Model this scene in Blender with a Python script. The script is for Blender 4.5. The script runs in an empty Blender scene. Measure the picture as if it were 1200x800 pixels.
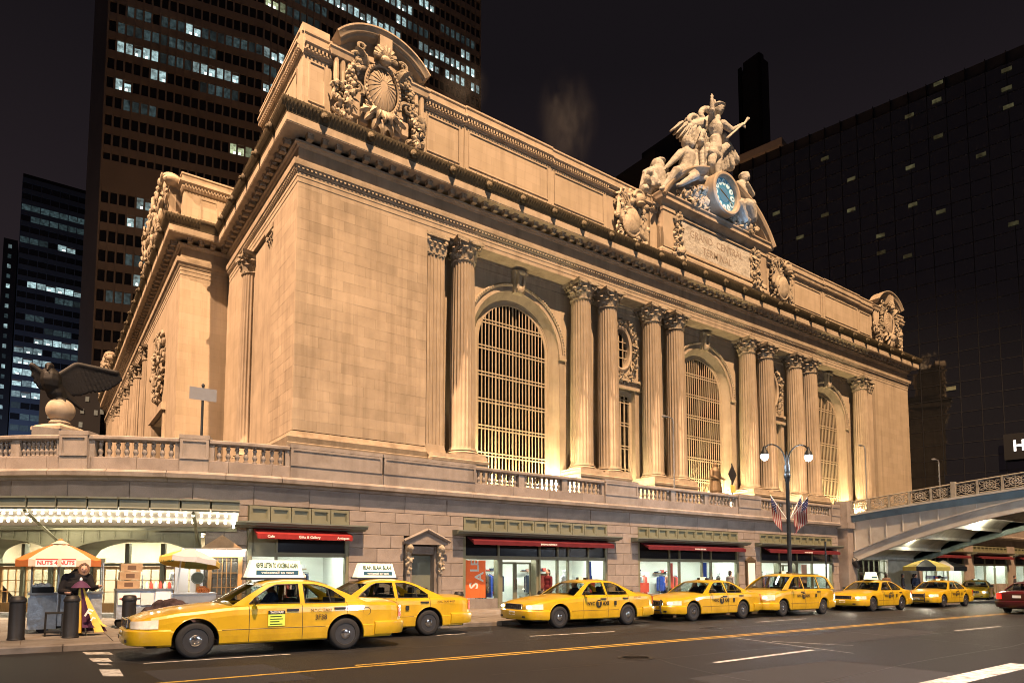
import bpy, bmesh, math, random
from math import sin, cos, pi, sqrt, radians, atan2, hypot
from mathutils import Vector, Matrix, noise
from mathutils.geometry import tessellate_polygon

# ------------------------------------------------------------------ camera, world, exposure, flood lamps
scene = bpy.context.scene
COL = scene.collection
F_PX, YAW, PIT, PPY, CAM_H = 773.0, radians(54.27), radians(4.185), 612.5, 1.6
cam_d = bpy.data.cameras.new("camera")
cam = bpy.data.objects.new("camera", cam_d); COL.objects.link(cam)
cam.location = (0, 0, CAM_H)
cam.rotation_euler = (pi / 2 + PIT, 0, YAW - pi / 2)
cam_d.sensor_width = 36; cam_d.lens = F_PX / 1200 * 36
cam_d.shift_y = (PPY - 400) / 1200
cam_d.clip_start = 0.1; cam_d.clip_end = 3000
scene.camera = cam

world = bpy.data.worlds.new("World"); scene.world = world; world.use_nodes = True
wn = world.node_tree; wn.nodes.clear()
w_out = wn.nodes.new("ShaderNodeOutputWorld"); w_bg = wn.nodes.new("ShaderNodeBackground")
w_tc = wn.nodes.new("ShaderNodeTexCoord"); w_sep = wn.nodes.new("ShaderNodeSeparateXYZ")
w_ramp = wn.nodes.new("ShaderNodeValToRGB")
wn.links.new(w_tc.outputs["Generated"], w_sep.inputs[0]); wn.links.new(w_sep.outputs["Z"], w_ramp.inputs[0])
w_ramp.color_ramp.elements[0].position = 0.0; w_ramp.color_ramp.elements[0].color = (0.034, 0.024, 0.028, 1)
w_ramp.color_ramp.elements[1].position = 0.62; w_ramp.color_ramp.elements[1].color = (0.0085, 0.0068, 0.0085, 1)
wn.links.new(w_ramp.outputs[0], w_bg.inputs[0]); w_bg.inputs[1].default_value = 1.0
wn.links.new(w_bg.outputs[0], w_out.inputs[0])

scene.view_settings.view_transform = 'Standard'; scene.view_settings.look = 'None'
scene.view_settings.exposure = 0.0; scene.view_settings.gamma = 1.0
scene.view_settings.use_curve_mapping = False
scene.cycles.max_bounces = 6; scene.cycles.diffuse_bounces = 2; scene.cycles.glossy_bounces = 3
scene.cycles.transparent_max_bounces = 10; scene.cycles.sample_clamp_indirect = 4.0
scene.cycles.use_denoising = True; scene.cycles.filter_width = 1.0

def spot(name, loc, target, power, col, deg, radius=0.6, blend=0.35):
    d = bpy.data.lights.new(name, 'SPOT'); d.energy = power; d.color = col
    d.spot_size = radians(deg); d.spot_blend = blend; d.shadow_soft_size = radius
    o = bpy.data.objects.new(name, d); COL.objects.link(o); o.location = loc
    o.rotation_euler = (Vector(target) - Vector(loc)).to_track_quat('-Z', 'Y').to_euler()
    return o
def lamp(name, loc, power, col, radius=0.1):
    d = bpy.data.lights.new(name, 'POINT'); d.energy = power; d.color = col; d.shadow_soft_size = radius
    o = bpy.data.objects.new(name, d); COL.objects.link(o); o.location = loc
    return o
def area(name, loc, target, power, col, sx, sy):
    d = bpy.data.lights.new(name, 'AREA'); d.energy = power; d.color = col
    d.shape = 'RECTANGLE'; d.size = sx; d.size_y = sy
    o = bpy.data.objects.new(name, d); COL.objects.link(o); o.location = loc
    o.rotation_euler = (Vector(target) - Vector(loc)).to_track_quat('-Z', 'Y').to_euler()
    return o
# floodlights on the buildings across the street: south front, west flank, east flank
WARM = (1.0, 0.62, 0.34)
spot("roof_floodlight_south", (8, -66, 178), (50, 31, 16), 5.9e6, WARM, 36, 0.9)
spot("roof_floodlight_west", (-85, 28, 140), (9, 74, 17), 4.9e6, (1.0, 0.61, 0.36), 40, 0.8)
spot("roof_floodlight_east", (165, 20, 120), (90, 55, 15), 2.2e6, WARM, 26, 0.8)
spot("street_floodlight", (-30, -30, 62), (3, 16, -2), 1.3e5, (1.0, 0.84, 0.68), 38, 0.6, 0.6)

# ------------------------------------------------------------------ pixel -> place helpers (direction only; distance from the wall or ground touched)
_f = Vector((cos(YAW) * cos(PIT), sin(YAW) * cos(PIT), sin(PIT)))
_r = Vector((sin(YAW), -cos(YAW), 0)); _u = _r.cross(_f)
def ray(x, y): return _f + _r * ((x - 600) / F_PX) + _u * ((PPY - y) / F_PX)
CAMP = Vector((0, 0, CAM_H))
def onY(x, y, Y):
    d = ray(x, y); return CAMP + d * (Y / d.y)
def onX(x, y, X):
    d = ray(x, y); return CAMP + d * (X / d.x)
SLOPE = 0.009
def gz(x): return -SLOPE * x
def onG(x, y, h=0.0):
    d = ray(x, y); t = (h - CAM_H) / (d.z + SLOPE * d.x); return CAMP + d * t

# ------------------------------------------------------------------ materials
def M(name, col, rough=0.6, metal=0.0, var=0.0, vscale=3.0, bump=0.0, bscale=40.0, spec=0.4, coat=0.0,
      emit=None, estr=0.0, speck=0.0, sscale=120.0, dirt=0.0, dscale=0.6, brick=None, stretch=None, streak=0.0, bdist=0.02):
    m = bpy.data.materials.new(name); m.use_nodes = True
    nt = m.node_tree; N = nt.nodes; L = nt.links
    b = N["Principled BSDF"]
    b.inputs["Roughness"].default_value = rough; b.inputs["Metallic"].default_value = metal
    b.inputs["Specular IOR Level"].default_value = spec
    if coat: b.inputs["Coat Weight"].default_value = coat; b.inputs["Coat Roughness"].default_value = 0.06
    c4 = (*col, 1)
    b.inputs["Base Color"].default_value = c4
    tc = N.new("ShaderNodeTexCoord"); vec = tc.outputs["Object"]
    if stretch:
        mp = N.new("ShaderNodeMapping"); mp.inputs["Scale"].default_value = stretch
        L.new(vec, mp.inputs[0]); vecs = mp.outputs[0]
    else: vecs = vec
    cur = None
    def mix(a, fac, colb, mode='MIX'):
        n = N.new("ShaderNodeMix"); n.data_type = 'RGBA'; n.blend_type = mode
        if a is None: n.inputs[6].default_value = c4
        else: L.new(a, n.inputs[6])
        if isinstance(colb, tuple): n.inputs[7].default_value = (*colb[:3], 1)
        else: L.new(colb, n.inputs[7])
        if isinstance(fac, float): n.inputs[0].default_value = fac
        else: L.new(fac, n.inputs[0])
        return n.outputs[2]
    def ramp(sock, p0, p1):
        r = N.new("ShaderNodeMapRange"); r.inputs[1].default_value = p0; r.inputs[2].default_value = p1
        L.new(sock, r.inputs[0]); return r.outputs[0]
    def nz(scale, det=4.0, v=None, rg=0.55):
        n = N.new("ShaderNodeTexNoise"); n.inputs["Scale"].default_value = scale; n.inputs["Detail"].default_value = det
        n.inputs["Roughness"].default_value = rg
        L.new(v if v is not None else vecs, n.inputs["Vector"]); return n.outputs["Fac"]
    hsock = None
    if brick:
        bw, bh, amt = brick
        bt = N.new("ShaderNodeTexBrick"); bt.inputs["Scale"].default_value = 1.0
        bt.inputs["Brick Width"].default_value = bw; bt.inputs["Row Height"].default_value = bh
        bt.inputs["Mortar Size"].default_value = 0.012; bt.inputs["Mortar Smooth"].default_value = 0.3
        k = 1 - amt
        bt.inputs["Color1"].default_value = (1, 1, 1, 1); bt.inputs["Color2"].default_value = (k, k, k * 0.97, 1)
        bt.inputs["Mortar"].default_value = (0.84, 0.82, 0.80, 1)
        # walls run along X or Y: x+y as the horizontal axis
        sp = N.new("ShaderNodeSeparateXYZ"); L.new(vec, sp.inputs[0])
        ad = N.new("ShaderNodeMath"); ad.operation = 'ADD'; L.new(sp.outputs[0], ad.inputs[0]); L.new(sp.outputs[1], ad.inputs[1])
        cb = N.new("ShaderNodeCombineXYZ"); L.new(ad.outputs[0], cb.inputs[0]); L.new(sp.outputs[2], cb.inputs[1])
        L.new(cb.outputs[0], bt.inputs["Vector"])
        cur = mix(cur, 1.0, bt.outputs["Color"], 'MULTIPLY')
        inv = N.new("ShaderNodeMath"); inv.operation = 'SUBTRACT'; inv.inputs[0].default_value = 1.0; L.new(bt.outputs["Fac"], inv.inputs[1])
        hsock = inv.outputs[0]
    if var:
        oi = N.new("ShaderNodeObjectInfo")
        f = ramp(nz(vscale), 0.3, 0.7)
        cur = mix(cur, f, tuple(c * (1 - var) for c in col) if cur is None else (1 - var,) * 3, 'MIX' if cur is None else 'MULTIPLY')
        mr = N.new("ShaderNodeMapRange"); mr.inputs[3].default_value = 1 - var * 0.55; mr.inputs[4].default_value = 1 + var * 0.2
        L.new(oi.outputs["Random"], mr.inputs[0])
        cc = N.new("ShaderNodeCombineColor")
        for i in range(3): L.new(mr.outputs[0], cc.inputs[i])
        cur = mix(cur, 1.0, cc.outputs[0], 'MULTIPLY')
    if speck:
        f = ramp(nz(sscale, 2.0), 0.42, 0.62)
        cur = mix(cur, f, (1 - speck,) * 3, 'MULTIPLY')
    if dirt:
        f = ramp(nz(dscale, 6.0, None, 0.65), 0.45, 0.72)
        cur = mix(cur, f, (1 - dirt, 1 - dirt * 1.05, 1 - dirt * 1.1), 'MULTIPLY')
    if streak:   # rain and soot runs down the face
        ms = N.new("ShaderNodeMapping"); ms.inputs["Scale"].default_value = (1.6, 1.6, 0.10); L.new(vec, ms.inputs[0])
        cur = mix(cur, ramp(nz(1.0, 5.0, ms.outputs[0], 0.6), 0.47, 0.75), (1 - streak, 1 - streak * 1.05, 1 - streak * 1.1), 'MULTIPLY')
    if cur is not None: L.new(cur, b.inputs["Base Color"])
    if bump or hsock is not None:
        bp = N.new("ShaderNodeBump"); bp.inputs["Distance"].default_value = bdist
        if bump:
            h = nz(bscale, 4.0)
            if hsock is not None:
                a2 = N.new("ShaderNodeMath"); a2.operation = 'MULTIPLY_ADD'; L.new(h, a2.inputs[0]); a2.inputs[1].default_value = bump; L.new(hsock, a2.inputs[2]); h = a2.outputs[0]
                bp.inputs["Strength"].default_value = 0.22
            else: bp.inputs["Strength"].default_value = bump
        else: h = hsock; bp.inputs["Strength"].default_value = 0.5
        L.new(h, bp.inputs["Height"]); L.new(bp.outputs[0], b.inputs["Normal"])
    if emit:
        b.inputs["Emission Color"].default_value = (*emit, 1); b.inputs["Emission Strength"].default_value = estr
        if var:
            o2 = N.new("ShaderNodeObjectInfo"); m2 = N.new("ShaderNodeMapRange"); m2.inputs[3].default_value = estr * 0.25; m2.inputs[4].default_value = estr * 1.5
            n2 = N.new("ShaderNodeMath"); n2.operation = 'MULTIPLY'; L.new(o2.outputs["Random"], m2.inputs[0]); L.new(m2.outputs[0], n2.inputs[0])
            L.new(ramp(nz(1.3, 2.0), 0.25, 0.75), n2.inputs[1]); L.new(n2.outputs[0], b.inputs["Emission Strength"])
    return m

def GLASS(name, tint=(0.75, 0.8, 0.8), refl=0.12, rough=0.02):
    m = bpy.data.materials.new(name); m.use_nodes = True
    N = m.node_tree.nodes; L = m.node_tree.links; N.clear()
    o = N.new("ShaderNodeOutputMaterial"); mx = N.new("ShaderNodeMixShader")
    t = N.new("ShaderNodeBsdfTransparent"); t.inputs[0].default_value = (*tint, 1)
    g = N.new("ShaderNodeBsdfGlossy"); g.inputs["Roughness"].default_value = rough; g.inputs[0].default_value = (0.9, 0.9, 0.9, 1)
    fr = N.new("ShaderNodeLayerWeight"); fr.inputs[0].default_value = 0.5
    pw = N.new("ShaderNodeMath"); pw.operation = 'POWER'; L.new(fr.outputs["Facing"], pw.inputs[0]); pw.inputs[1].default_value = 4.0
    ad = N.new("ShaderNodeMath"); ad.operation = 'MULTIPLY_ADD'; L.new(pw.outputs[0], ad.inputs[0]); ad.inputs[1].default_value = 0.6; ad.inputs[2].default_value = refl; ad.use_clamp = True
    L.new(ad.outputs[0], mx.inputs[0]); L.new(t.outputs[0], mx.inputs[1]); L.new(g.outputs[0], mx.inputs[2]); L.new(mx.outputs[0], o.inputs[0])
    return m

LIME = (0.345, 0.285, 0.215)
MT = dict(
    limestone=M("limestone", LIME, 0.85, var=0.24, vscale=0.7, bump=0.25, bscale=25, dirt=0.14, dscale=0.3, spec=0.2, streak=0.30),
    limecourse=M("limestone_coursed", LIME, 0.85, var=0.08, vscale=0.6, bump=0.15, bscale=25, dirt=0.14, dscale=0.25, streak=0.25, brick=(1.5, 0.62, 0.10), spec=0.2),
    limetrim=M("limestone_trim", (0.35, 0.29, 0.22), 0.85, var=0.14, vscale=1.2, bump=0.3, bscale=18, dirt=0.22, dscale=0.8, spec=0.2, streak=0.3),
    carved=M("limestone_carved", (0.35, 0.30, 0.23), 0.88, var=0.25, vscale=2.5, bump=0.7, bscale=6, bdist=0.08, dirt=0.35, dscale=1.5, spec=0.15),
    statue=M("limestone_statue", (0.38, 0.365, 0.33), 0.85, var=0.2, vscale=1.5, bump=0.75, bscale=4, bdist=0.12, dirt=0.5, dscale=1.1, spec=0.2),  # greyer base stands in for the cooler floodlight on statues and tablet
    granite=M("pink_granite", (0.265, 0.225, 0.20), 0.75, var=0.26, vscale=1.5, bump=0.25, bscale=60, speck=0.18, sscale=55, dirt=0.28, dscale=0.9, spec=0.3),
    granite_trim=M("pink_granite_trim", (0.275, 0.24, 0.215), 0.75, var=0.18, vscale=1.5, bump=0.2, bscale=60, speck=0.15, sscale=55, dirt=0.3, dscale=1.3, spec=0.3, streak=0.35),
    ledge=M("darkened_ledge_stone", (0.20, 0.165, 0.125), 0.88, var=0.3, vscale=1.2, bump=0.3, bscale=18, dirt=0.4, dscale=0.9, spec=0.15, streak=0.3),  # darker tone offsets the steep floodlight on upward faces
    grout=M("dark_joint", (0.10, 0.085, 0.075), 0.95, spec=0.1),
    bronze=M("weathered_bronze", (0.085, 0.068, 0.042), 0.65, metal=0.3, var=0.4, vscale=3, bump=0.9, bscale=14, spec=0.3),
    darkbronze=M("dark_bronze", (0.008, 0.007, 0.007), 0.6, spec=0.2, var=0.3, vscale=4, bump=0.3, bscale=20),
    statuebronze=M("brown_bronze", (0.12, 0.085, 0.05), 0.5, metal=0.4, var=0.3, vscale=6, bump=0.2, bscale=20),
    ironbar=M("painted_window_bar", (0.34, 0.28, 0.20), 0.6, var=0.15, vscale=4, spec=0.3),
    darkroom=M("dark_interior", (0.018, 0.015, 0.012), 0.9, spec=0.1, var=0.3, vscale=1.5),
    winglass=GLASS("window_glass", (0.35, 0.33, 0.30), 0.06, 0.05),
    shopglass=GLASS("shop_glass", (0.93, 0.96, 0.95), 0.05, 0.01),
    carglass=GLASS("car_glass", (0.62, 0.66, 0.64), 0.07, 0.01),
    olive=M("olive_painted_metal", (0.155, 0.152, 0.095), 0.5, var=0.12, vscale=2, bump=0.08, bscale=30, dirt=0.15, dscale=1.5),
    olivedark=M("olive_shadow_metal", (0.15, 0.145, 0.09), 0.55, var=0.15, vscale=2, dirt=0.15),
    greenmetal=M("grey_green_metal", (0.125, 0.14, 0.112), 0.5, var=0.15, vscale=2, dirt=0.2, bump=0.1, bscale=20),
    wood=M("oak_door", (0.42, 0.23, 0.085), 0.45, var=0.25, vscale=3, stretch=(8, 8, 1), spec=0.4),
    red_awning=M("red_awning_cloth", (0.23, 0.022, 0.022), 0.8, var=0.15, vscale=3, bump=0.1, bscale=30, spec=0.15),
    maroon_awning=M("maroon_awning_cloth", (0.095, 0.012, 0.017), 0.8, var=0.15, vscale=3, spec=0.15),
    asphalt=M("asphalt", (0.0165, 0.0158, 0.018), 0.58, var=0.4, vscale=0.5, bump=0.6, bscale=90, speck=0.45, sscale=45, dirt=0.5, dscale=0.22, spec=0.35),
    sidewalk=M("sidewalk_concrete", (0.17, 0.152, 0.136), 0.85, var=0.2, vscale=1.3, bump=0.25, bscale=60, speck=0.12, sscale=60, dirt=0.4, dscale=0.9, spec=0.25),
    kerb=M("kerb_granite", (0.15, 0.13, 0.115), 0.8, var=0.25, vscale=2, bump=0.3, bscale=50, dirt=0.3, dscale=2),
    white_paint=M("road_paint_white", (0.46, 0.45, 0.43), 0.7, var=0.35, vscale=6, dirt=0.8, dscale=7, spec=0.3),
    yellow_paint=M("road_paint_yellow", (0.44, 0.28, 0.05), 0.7, var=0.3, vscale=5, dirt=0.7, dscale=7, spec=0.3),
    taxi=M("taxi_yellow_paint", (0.43, 0.27, 0.006), 0.32, coat=0.8, spec=0.5, dirt=0.24, dscale=2.6, streak=0.12),
    redpaint=M("dark_red_paint", (0.05, 0.004, 0.007), 0.3, coat=0.7, dirt=0.2, dscale=2),
    rubber=M("tyre_rubber", (0.016, 0.016, 0.017), 0.8, bump=0.2, bscale=60, spec=0.25),
    steelblack=M("black_steel_wheel", (0.045, 0.045, 0.048), 0.42, metal=0.5),
    chrome=M("chrome", (0.62, 0.62, 0.62), 0.18, metal=1.0),
    blackplastic=M("black_plastic", (0.018, 0.018, 0.019), 0.55),
    blackink=M("black_print", (0.012, 0.012, 0.012), 0.6),
    darkseat=M("dark_upholstery", (0.02, 0.02, 0.022), 0.8),
    whiteplastic=M("white_plastic", (0.72, 0.72, 0.70), 0.5),
    bollard=M("dark_steel_bollard", (0.022, 0.021, 0.022), 0.55, metal=0.4, var=0.2, vscale=5, dirt=0.3, dscale=4),
    lampgreen=M("dark_green_lamp_post", (0.02, 0.024, 0.028), 0.5, metal=0.3, var=0.2, vscale=4),
    skin=M("skin", (0.42, 0.24, 0.17), 0.6),
    blackcoat=M("black_coat", (0.014, 0.013, 0.015), 0.9, var=0.3, vscale=12, bump=0.4, bscale=25, spec=0.15),
    hair=M("dark_hair", (0.015, 0.011, 0.009), 0.6),
    navy=M("navy_cloth", (0.02, 0.03, 0.06), 0.9),
    foil=M("aluminium_foil_side", (0.40, 0.45, 0.52), 0.35, metal=0.35, bump=1.0, bscale=9, var=0.25, vscale=8),
    steel=M("brushed_steel", (0.42, 0.43, 0.44), 0.35, metal=0.8, var=0.2, vscale=5),
    cardboard=M("cardboard", (0.40, 0.27, 0.16), 0.85, var=0.15, vscale=5, dirt=0.15, dscale=5),
    bridgegrey=M("bridge_grey_paint", (0.36, 0.35, 0.325), 0.6, var=0.1, vscale=1.2, dirt=0.25, dscale=0.8, bump=0.1, bscale=20),
    bridgeblue=M("bridge_blue_paint", (0.10, 0.16, 0.21), 0.55, var=0.15, vscale=1.5, dirt=0.25, dscale=1.2),
    bridgegreen=M("bridge_pale_green_paint", (0.24, 0.31, 0.27), 0.6, var=0.15, vscale=1.5, dirt=0.3, dscale=1.2),
    vault=M("whitewashed_vault", (0.55, 0.53, 0.45), 0.8, var=0.15, vscale=1, dirt=0.3, dscale=1),
    railing=M("cast_iron_railing", (0.26, 0.235, 0.19), 0.6, var=0.2, vscale=6, dirt=0.2, dscale=4),
    towerstone=M("tower_concrete", (0.24, 0.195, 0.165), 0.9, var=0.12, vscale=0.15, dirt=0.2, dscale=0.05),
    towerglass=M("tower_dark_glass", (0.012, 0.013, 0.016), 0.12, spec=0.6),
    litcool=M("lit_window_cool", (0.3, 0.35, 0.35), 0.5, emit=(0.62, 0.9, 0.92), estr=0.9, var=0.3),
    litwarmdim=M("lit_window_faint_warm", (0.1, 0.1, 0.06), 0.5, emit=(0.62, 0.6, 0.3), estr=0.16, var=0.3),
    litdim=M("lit_window_dim", (0.1, 0.12, 0.12), 0.5, emit=(0.35, 0.6, 0.65), estr=0.11, var=0.3),
    litwarm=M("lit_window_warm", (0.3, 0.3, 0.2), 0.5, emit=(0.85, 1.0, 0.6), estr=0.8, var=0.3),
    hotelmetal=M("hotel_dark_mullion", (0.012, 0.012, 0.014), 0.5, metal=0.5),
    bluetower=M("hazy_blue_tower_frame", (0.07, 0.085, 0.12), 0.7, var=0.2, vscale=0.1),  # distance haze is mixed into this frame colour
    skyline=M("far_dark_tower", (0.016, 0.015, 0.02), 0.7, var=0.3, vscale=0.1),
    bulb=M("canopy_bulb", (1, 1, 1), 0.4, emit=(1.0, 0.88, 0.62), estr=20.0),
    tubelight=M("fluorescent_tube", (1, 1, 1), 0.4, emit=(1.0, 0.95, 0.85), estr=22.0),
    hallceil=M("hall_light_panel", (1, 1, 1), 0.4, emit=(1.0, 0.93, 0.76), estr=44.0),
    shopceil=M("shop_light_panel", (1, 1, 1), 0.4, emit=(0.97, 1.0, 0.90), estr=36.0),
    shopwall=M("shop_white_wall", (0.74, 0.77, 0.70), 0.7, var=0.05, vscale=1),
    hallwall=M("warm_hall_wall", (0.50, 0.42, 0.29), 0.7, var=0.2, vscale=1),
    lampglow=M("street_lamp_globe", (1, 1, 1), 0.3, emit=(0.78, 0.9, 1.0), estr=60.0),
    headlight=M("lit_headlight", (1, 1, 1), 0.2, emit=(1.0, 0.86, 0.58), estr=16.0),
    headoff=M("clear_headlight", (0.80, 0.74, 0.62), 0.12, spec=0.8, coat=0.8, var=0.3, vscale=9),
    taillight=M("red_tail_lamp", (0.45, 0.02, 0.02), 0.25, emit=(1.0, 0.05, 0.03), estr=0.25, coat=0.5),
    taillit=M("lit_red_tail_lamp", (0.5, 0.02, 0.02), 0.25, emit=(1.0, 0.03, 0.015), estr=1.5),
    adlit=M("lit_roof_advert", (0.8, 0.85, 0.7), 0.5, emit=(0.86, 1.0, 0.70), estr=0.5),
    adblue=M("advert_blue_band", (0.02, 0.08, 0.13), 0.5),
    adgreen=M("advert_green_print", (0.006, 0.03, 0.004), 0.5),
    orange_poster=M("orange_poster", (0.80, 0.13, 0.03), 0.6, emit=(0.9, 0.16, 0.03), estr=0.22),
    whitecard=M("white_card", (0.75, 0.75, 0.72), 0.6),
    signgrey=M("grey_sign_back", (0.20, 0.205, 0.22), 0.5, metal=0.3, var=0.1, vscale=6),
    flagred=M("flag_red", (0.13, 0.010, 0.014), 0.85), flagwhite=M("flag_white", (0.22, 0.20, 0.19), 0.85), flagblue=M("flag_blue", (0.010, 0.014, 0.07), 0.85),
    orange_cloth=M("orange_umbrella_cloth", (0.70, 0.20, 0.045), 0.8, var=0.1, vscale=3),
    cream_cloth=M("cream_umbrella_cloth", (0.66, 0.52, 0.40), 0.8, var=0.1, vscale=3),
    yellow_cloth=M("yellow_umbrella_cloth", (0.66, 0.47, 0.10), 0.8, var=0.1, vscale=3),
    grey_cloth=M("silver_umbrella_cloth", (0.42, 0.44, 0.46), 0.6, var=0.15, vscale=4),
    greenish_cloth=M("green_umbrella_cloth", (0.30, 0.36, 0.14), 0.8),
    purple_cloth=M("purple_umbrella_cloth", (0.07, 0.018, 0.06), 0.8, var=0.2, vscale=6),
    blanket=M("dark_striped_blanket", (0.055, 0.038, 0.04), 0.95, var=0.7, vscale=7, bump=0.6, bscale=12, spec=0.1),
    clockblue=M("clock_blue_glass", (0.04, 0.15, 0.24), 0.35, emit=(0.06, 0.30, 0.52), estr=0.14),
    clockwhite=M("clock_numeral_glass", (0.35, 0.5, 0.55), 0.4, emit=(0.6, 0.88, 1.0), estr=0.16),
    clockgold=M("clock_gilt_hand", (0.30, 0.22, 0.09), 0.35, metal=0.8),
    hotelsign=M("white_sign_letter", (0.9, 0.9, 0.9), 0.5, emit=(0.85, 0.93, 1.0), estr=2.2),
    blueprint=M("blue_display", (0.02, 0.06, 0.33), 0.6), redprint=M("red_display", (0.55, 0.08, 0.06), 0.6),
    darkcloth=M("dark_clothes", (0.03, 0.03, 0.04), 0.9), palecloth=M("pale_clothes", (0.55, 0.55, 0.55), 0.9), peach=M("peach_clothes", (0.62, 0.35, 0.26), 0.9),
    browncloth=M("brown_clothes", (0.12, 0.07, 0.045), 0.9),
    tar=M("tar_seal", (0.008, 0.008, 0.009), 0.45, spec=0.5),
    patch=M("asphalt_patch", (0.017, 0.016, 0.018), 0.85, speck=0.3, sscale=80, var=0.2, vscale=1, bump=0.3, bscale=90),
    manhole=M("cast_iron_cover", (0.03, 0.027, 0.025), 0.45, metal=0.5, var=0.3, vscale=8, bump=0.6, bscale=30),
    officelamp=M("office_ceiling_lamp", (1, 1, 1), 0.5, emit=(0.85, 1.0, 0.95), estr=3.0),
    fare=M("fare_card", (0.50, 0.62, 0.08), 0.6),
)

# ------------------------------------------------------------------ mesh building
class MB:
    def __init__(s): s.V = []; s.F = []
    def add(s, vs, fs):
        b = len(s.V); s.V += [tuple(v) for v in vs]; s.F += [tuple(i + b for i in f) for f in fs]; return s
    def box(s, x0, x1, y0, y1, z0, z1):
        return s.add([(x0, y0, z0), (x1, y0, z0), (x1, y1, z0), (x0, y1, z0), (x0, y0, z1), (x1, y0, z1), (x1, y1, z1), (x0, y1, z1)],
                     [(3, 2, 1, 0), (4, 5, 6, 7), (0, 1, 5, 4), (1, 2, 6, 5), (2, 3, 7, 6), (3, 0, 4, 7)])
    def bev(s, x0, x1, y0, y1, z0, z1, b=0.015):   # box with a chamfered front (y0) face edge
        return s.add([(x0, y1, z0), (x1, y1, z0), (x1, y1, z1), (x0, y1, z1), (x0, y0 + b, z0), (x1, y0 + b, z0), (x1, y0 + b, z1), (x0, y0 + b, z1),
                      (x0 + b, y0, z0 + b), (x1 - b, y0, z0 + b), (x1 - b, y0, z1 - b), (x0 + b, y0, z1 - b)],
                     [(0, 1, 5, 4), (1, 2, 6, 5), (2, 3, 7, 6), (3, 0, 4, 7), (4, 5, 9, 8), (5, 6, 10, 9), (6, 7, 11, 10), (7, 4, 8, 11), (8, 9, 10, 11), (3, 2, 1, 0)])
    def tbox(s, mat, x0, x1, y0, y1, z0, z1):
        t = MB().box(x0, x1, y0, y1, z0, z1); return s.add([mat @ Vector(v) for v in t.V], t.F)
    def merge(s, o, mat=None):
        return s.add([mat @ Vector(v) for v in o.V] if mat else o.V, o.F)
    def lathe(s, prof, c=(0, 0, 0), n=16, mat=None, arc=2 * pi):
        vs = []; fs = []; full = abs(arc - 2 * pi) < 1e-6; m = n if full else n + 1
        for r, z in prof:
            for i in range(m):
                a = arc * i / n; v = Vector((r * cos(a), r * sin(a), z))
                vs.append((mat @ v if mat else v) + Vector(c))
        for k in range(len(prof) - 1):
            for i in range(n):
                j = (i + 1) % m; fs.append((k * m + i, k * m + j, (k + 1) * m + j, (k + 1) * m + i))
        if full and prof[0][0] > 1e-4: fs.append(tuple(range(m))[::-1])
        if full and prof[-1][0] > 1e-4: fs.append(tuple((len(prof) - 1) * m + i for i in range(m)))
        return s.add(vs, fs)
    def tube(s, pts, r, n=8, cap=True):
        pts = [Vector(p) for p in pts]; rs = r if isinstance(r, (list, tuple)) else [r] * len(pts)
        vs = []; fs = []; prev = None
        for i, p in enumerate(pts):
            t = (pts[min(i + 1, len(pts) - 1)] - pts[max(i - 1, 0)]).normalized()
            if prev is None:
                a = Vector((0, 0, 1)) if abs(t.z) < 0.9 else Vector((1, 0, 0)); nrm = t.cross(a).normalized()
            else: nrm = (prev - t * prev.dot(t)).normalized()
            prev = nrm; bn = t.cross(nrm)
            for k in range(n):
                a = 2 * pi * k / n; vs.append(p + (nrm * cos(a) + bn * sin(a)) * rs[i])
        for i in range(len(pts) - 1):
            for k in range(n):
                j = (k + 1) % n; fs.append((i * n + k, i * n + j, (i + 1) * n + j, (i + 1) * n + k))
        if cap: fs.append(tuple(range(n))[::-1]); fs.append(tuple((len(pts) - 1) * n + k for k in range(n)))
        return s.add(vs, fs)
    def bar(s, p, q, w, h=None): return s.tube([p, q], w / sqrt(2) if h is None else w, 4)
    def ell(s, c, r, n=8, m=6, mat=None):
        if not isinstance(r, (tuple, list)): r = (r, r, r)
        vs = []; fs = []; c = Vector(c)
        for k in range(1, m):
            ph = pi * k / m
            for i in range(n):
                a = 2 * pi * i / n; v = Vector((r[0] * sin(ph) * cos(a), r[1] * sin(ph) * sin(a), r[2] * cos(ph)))
                vs.append((mat @ v if mat else v) + c)
        top = Vector((0, 0, r[2])); bot = -top
        if mat: top = mat @ top; bot = mat @ bot
        vs += [top + c, bot + c]; T = len(vs) - 2
        for i in range(n): fs.append((T, i, (i + 1) % n)); fs.append((T + 1, (m - 2) * n + (i + 1) % n, (m - 2) * n + i))
        for k in range(m - 2):
            for i in range(n): j = (i + 1) % n; fs.append((k * n + i, (k + 1) * n + i, (k + 1) * n + j, k * n + j))
        return s.add(vs, fs)
    def cap(s, p, r0, q, r1, n=10):    # tapered capsule, closed
        p = Vector(p); q = Vector(q); d = q - p; L = max(d.length, 1e-5); t = d / L
        pts = [p - t * r0, p - t * r0 * 0.75, p, q, q + t * r1 * 0.75, q + t * r1]
        return s.tube(pts, [r0 * 0.05, r0 * 0.66, r0, r1, r1 * 0.66, r1 * 0.05], n)
    def poly(s, outer, holes, fn, fnb=None):
        """flat polygon with holes, mapped by fn(u,v); with fnb also the back face and the rims"""
        loops = [list(outer)] + [list(h) for h in holes]
        tri = tessellate_polygon([[Vector((u, v, 0)) for u, v in l] for l in loops])
        flat = [p for l in loops for p in l]; b = [fn(*p) for p in flat]
        s.add(b, tri)
        if fnb:
            bb = [fnb(*p) for p in flat]; s.add(bb, [t[::-1] for t in tri])
            for l in loops:
                k = len(l); vs = [fn(*p) for p in l] + [fnb(*p) for p in l]
                s.add(vs, [(i, (i + 1) % k, k + (i + 1) % k, k + i) for i in range(k)])
        return s
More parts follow.
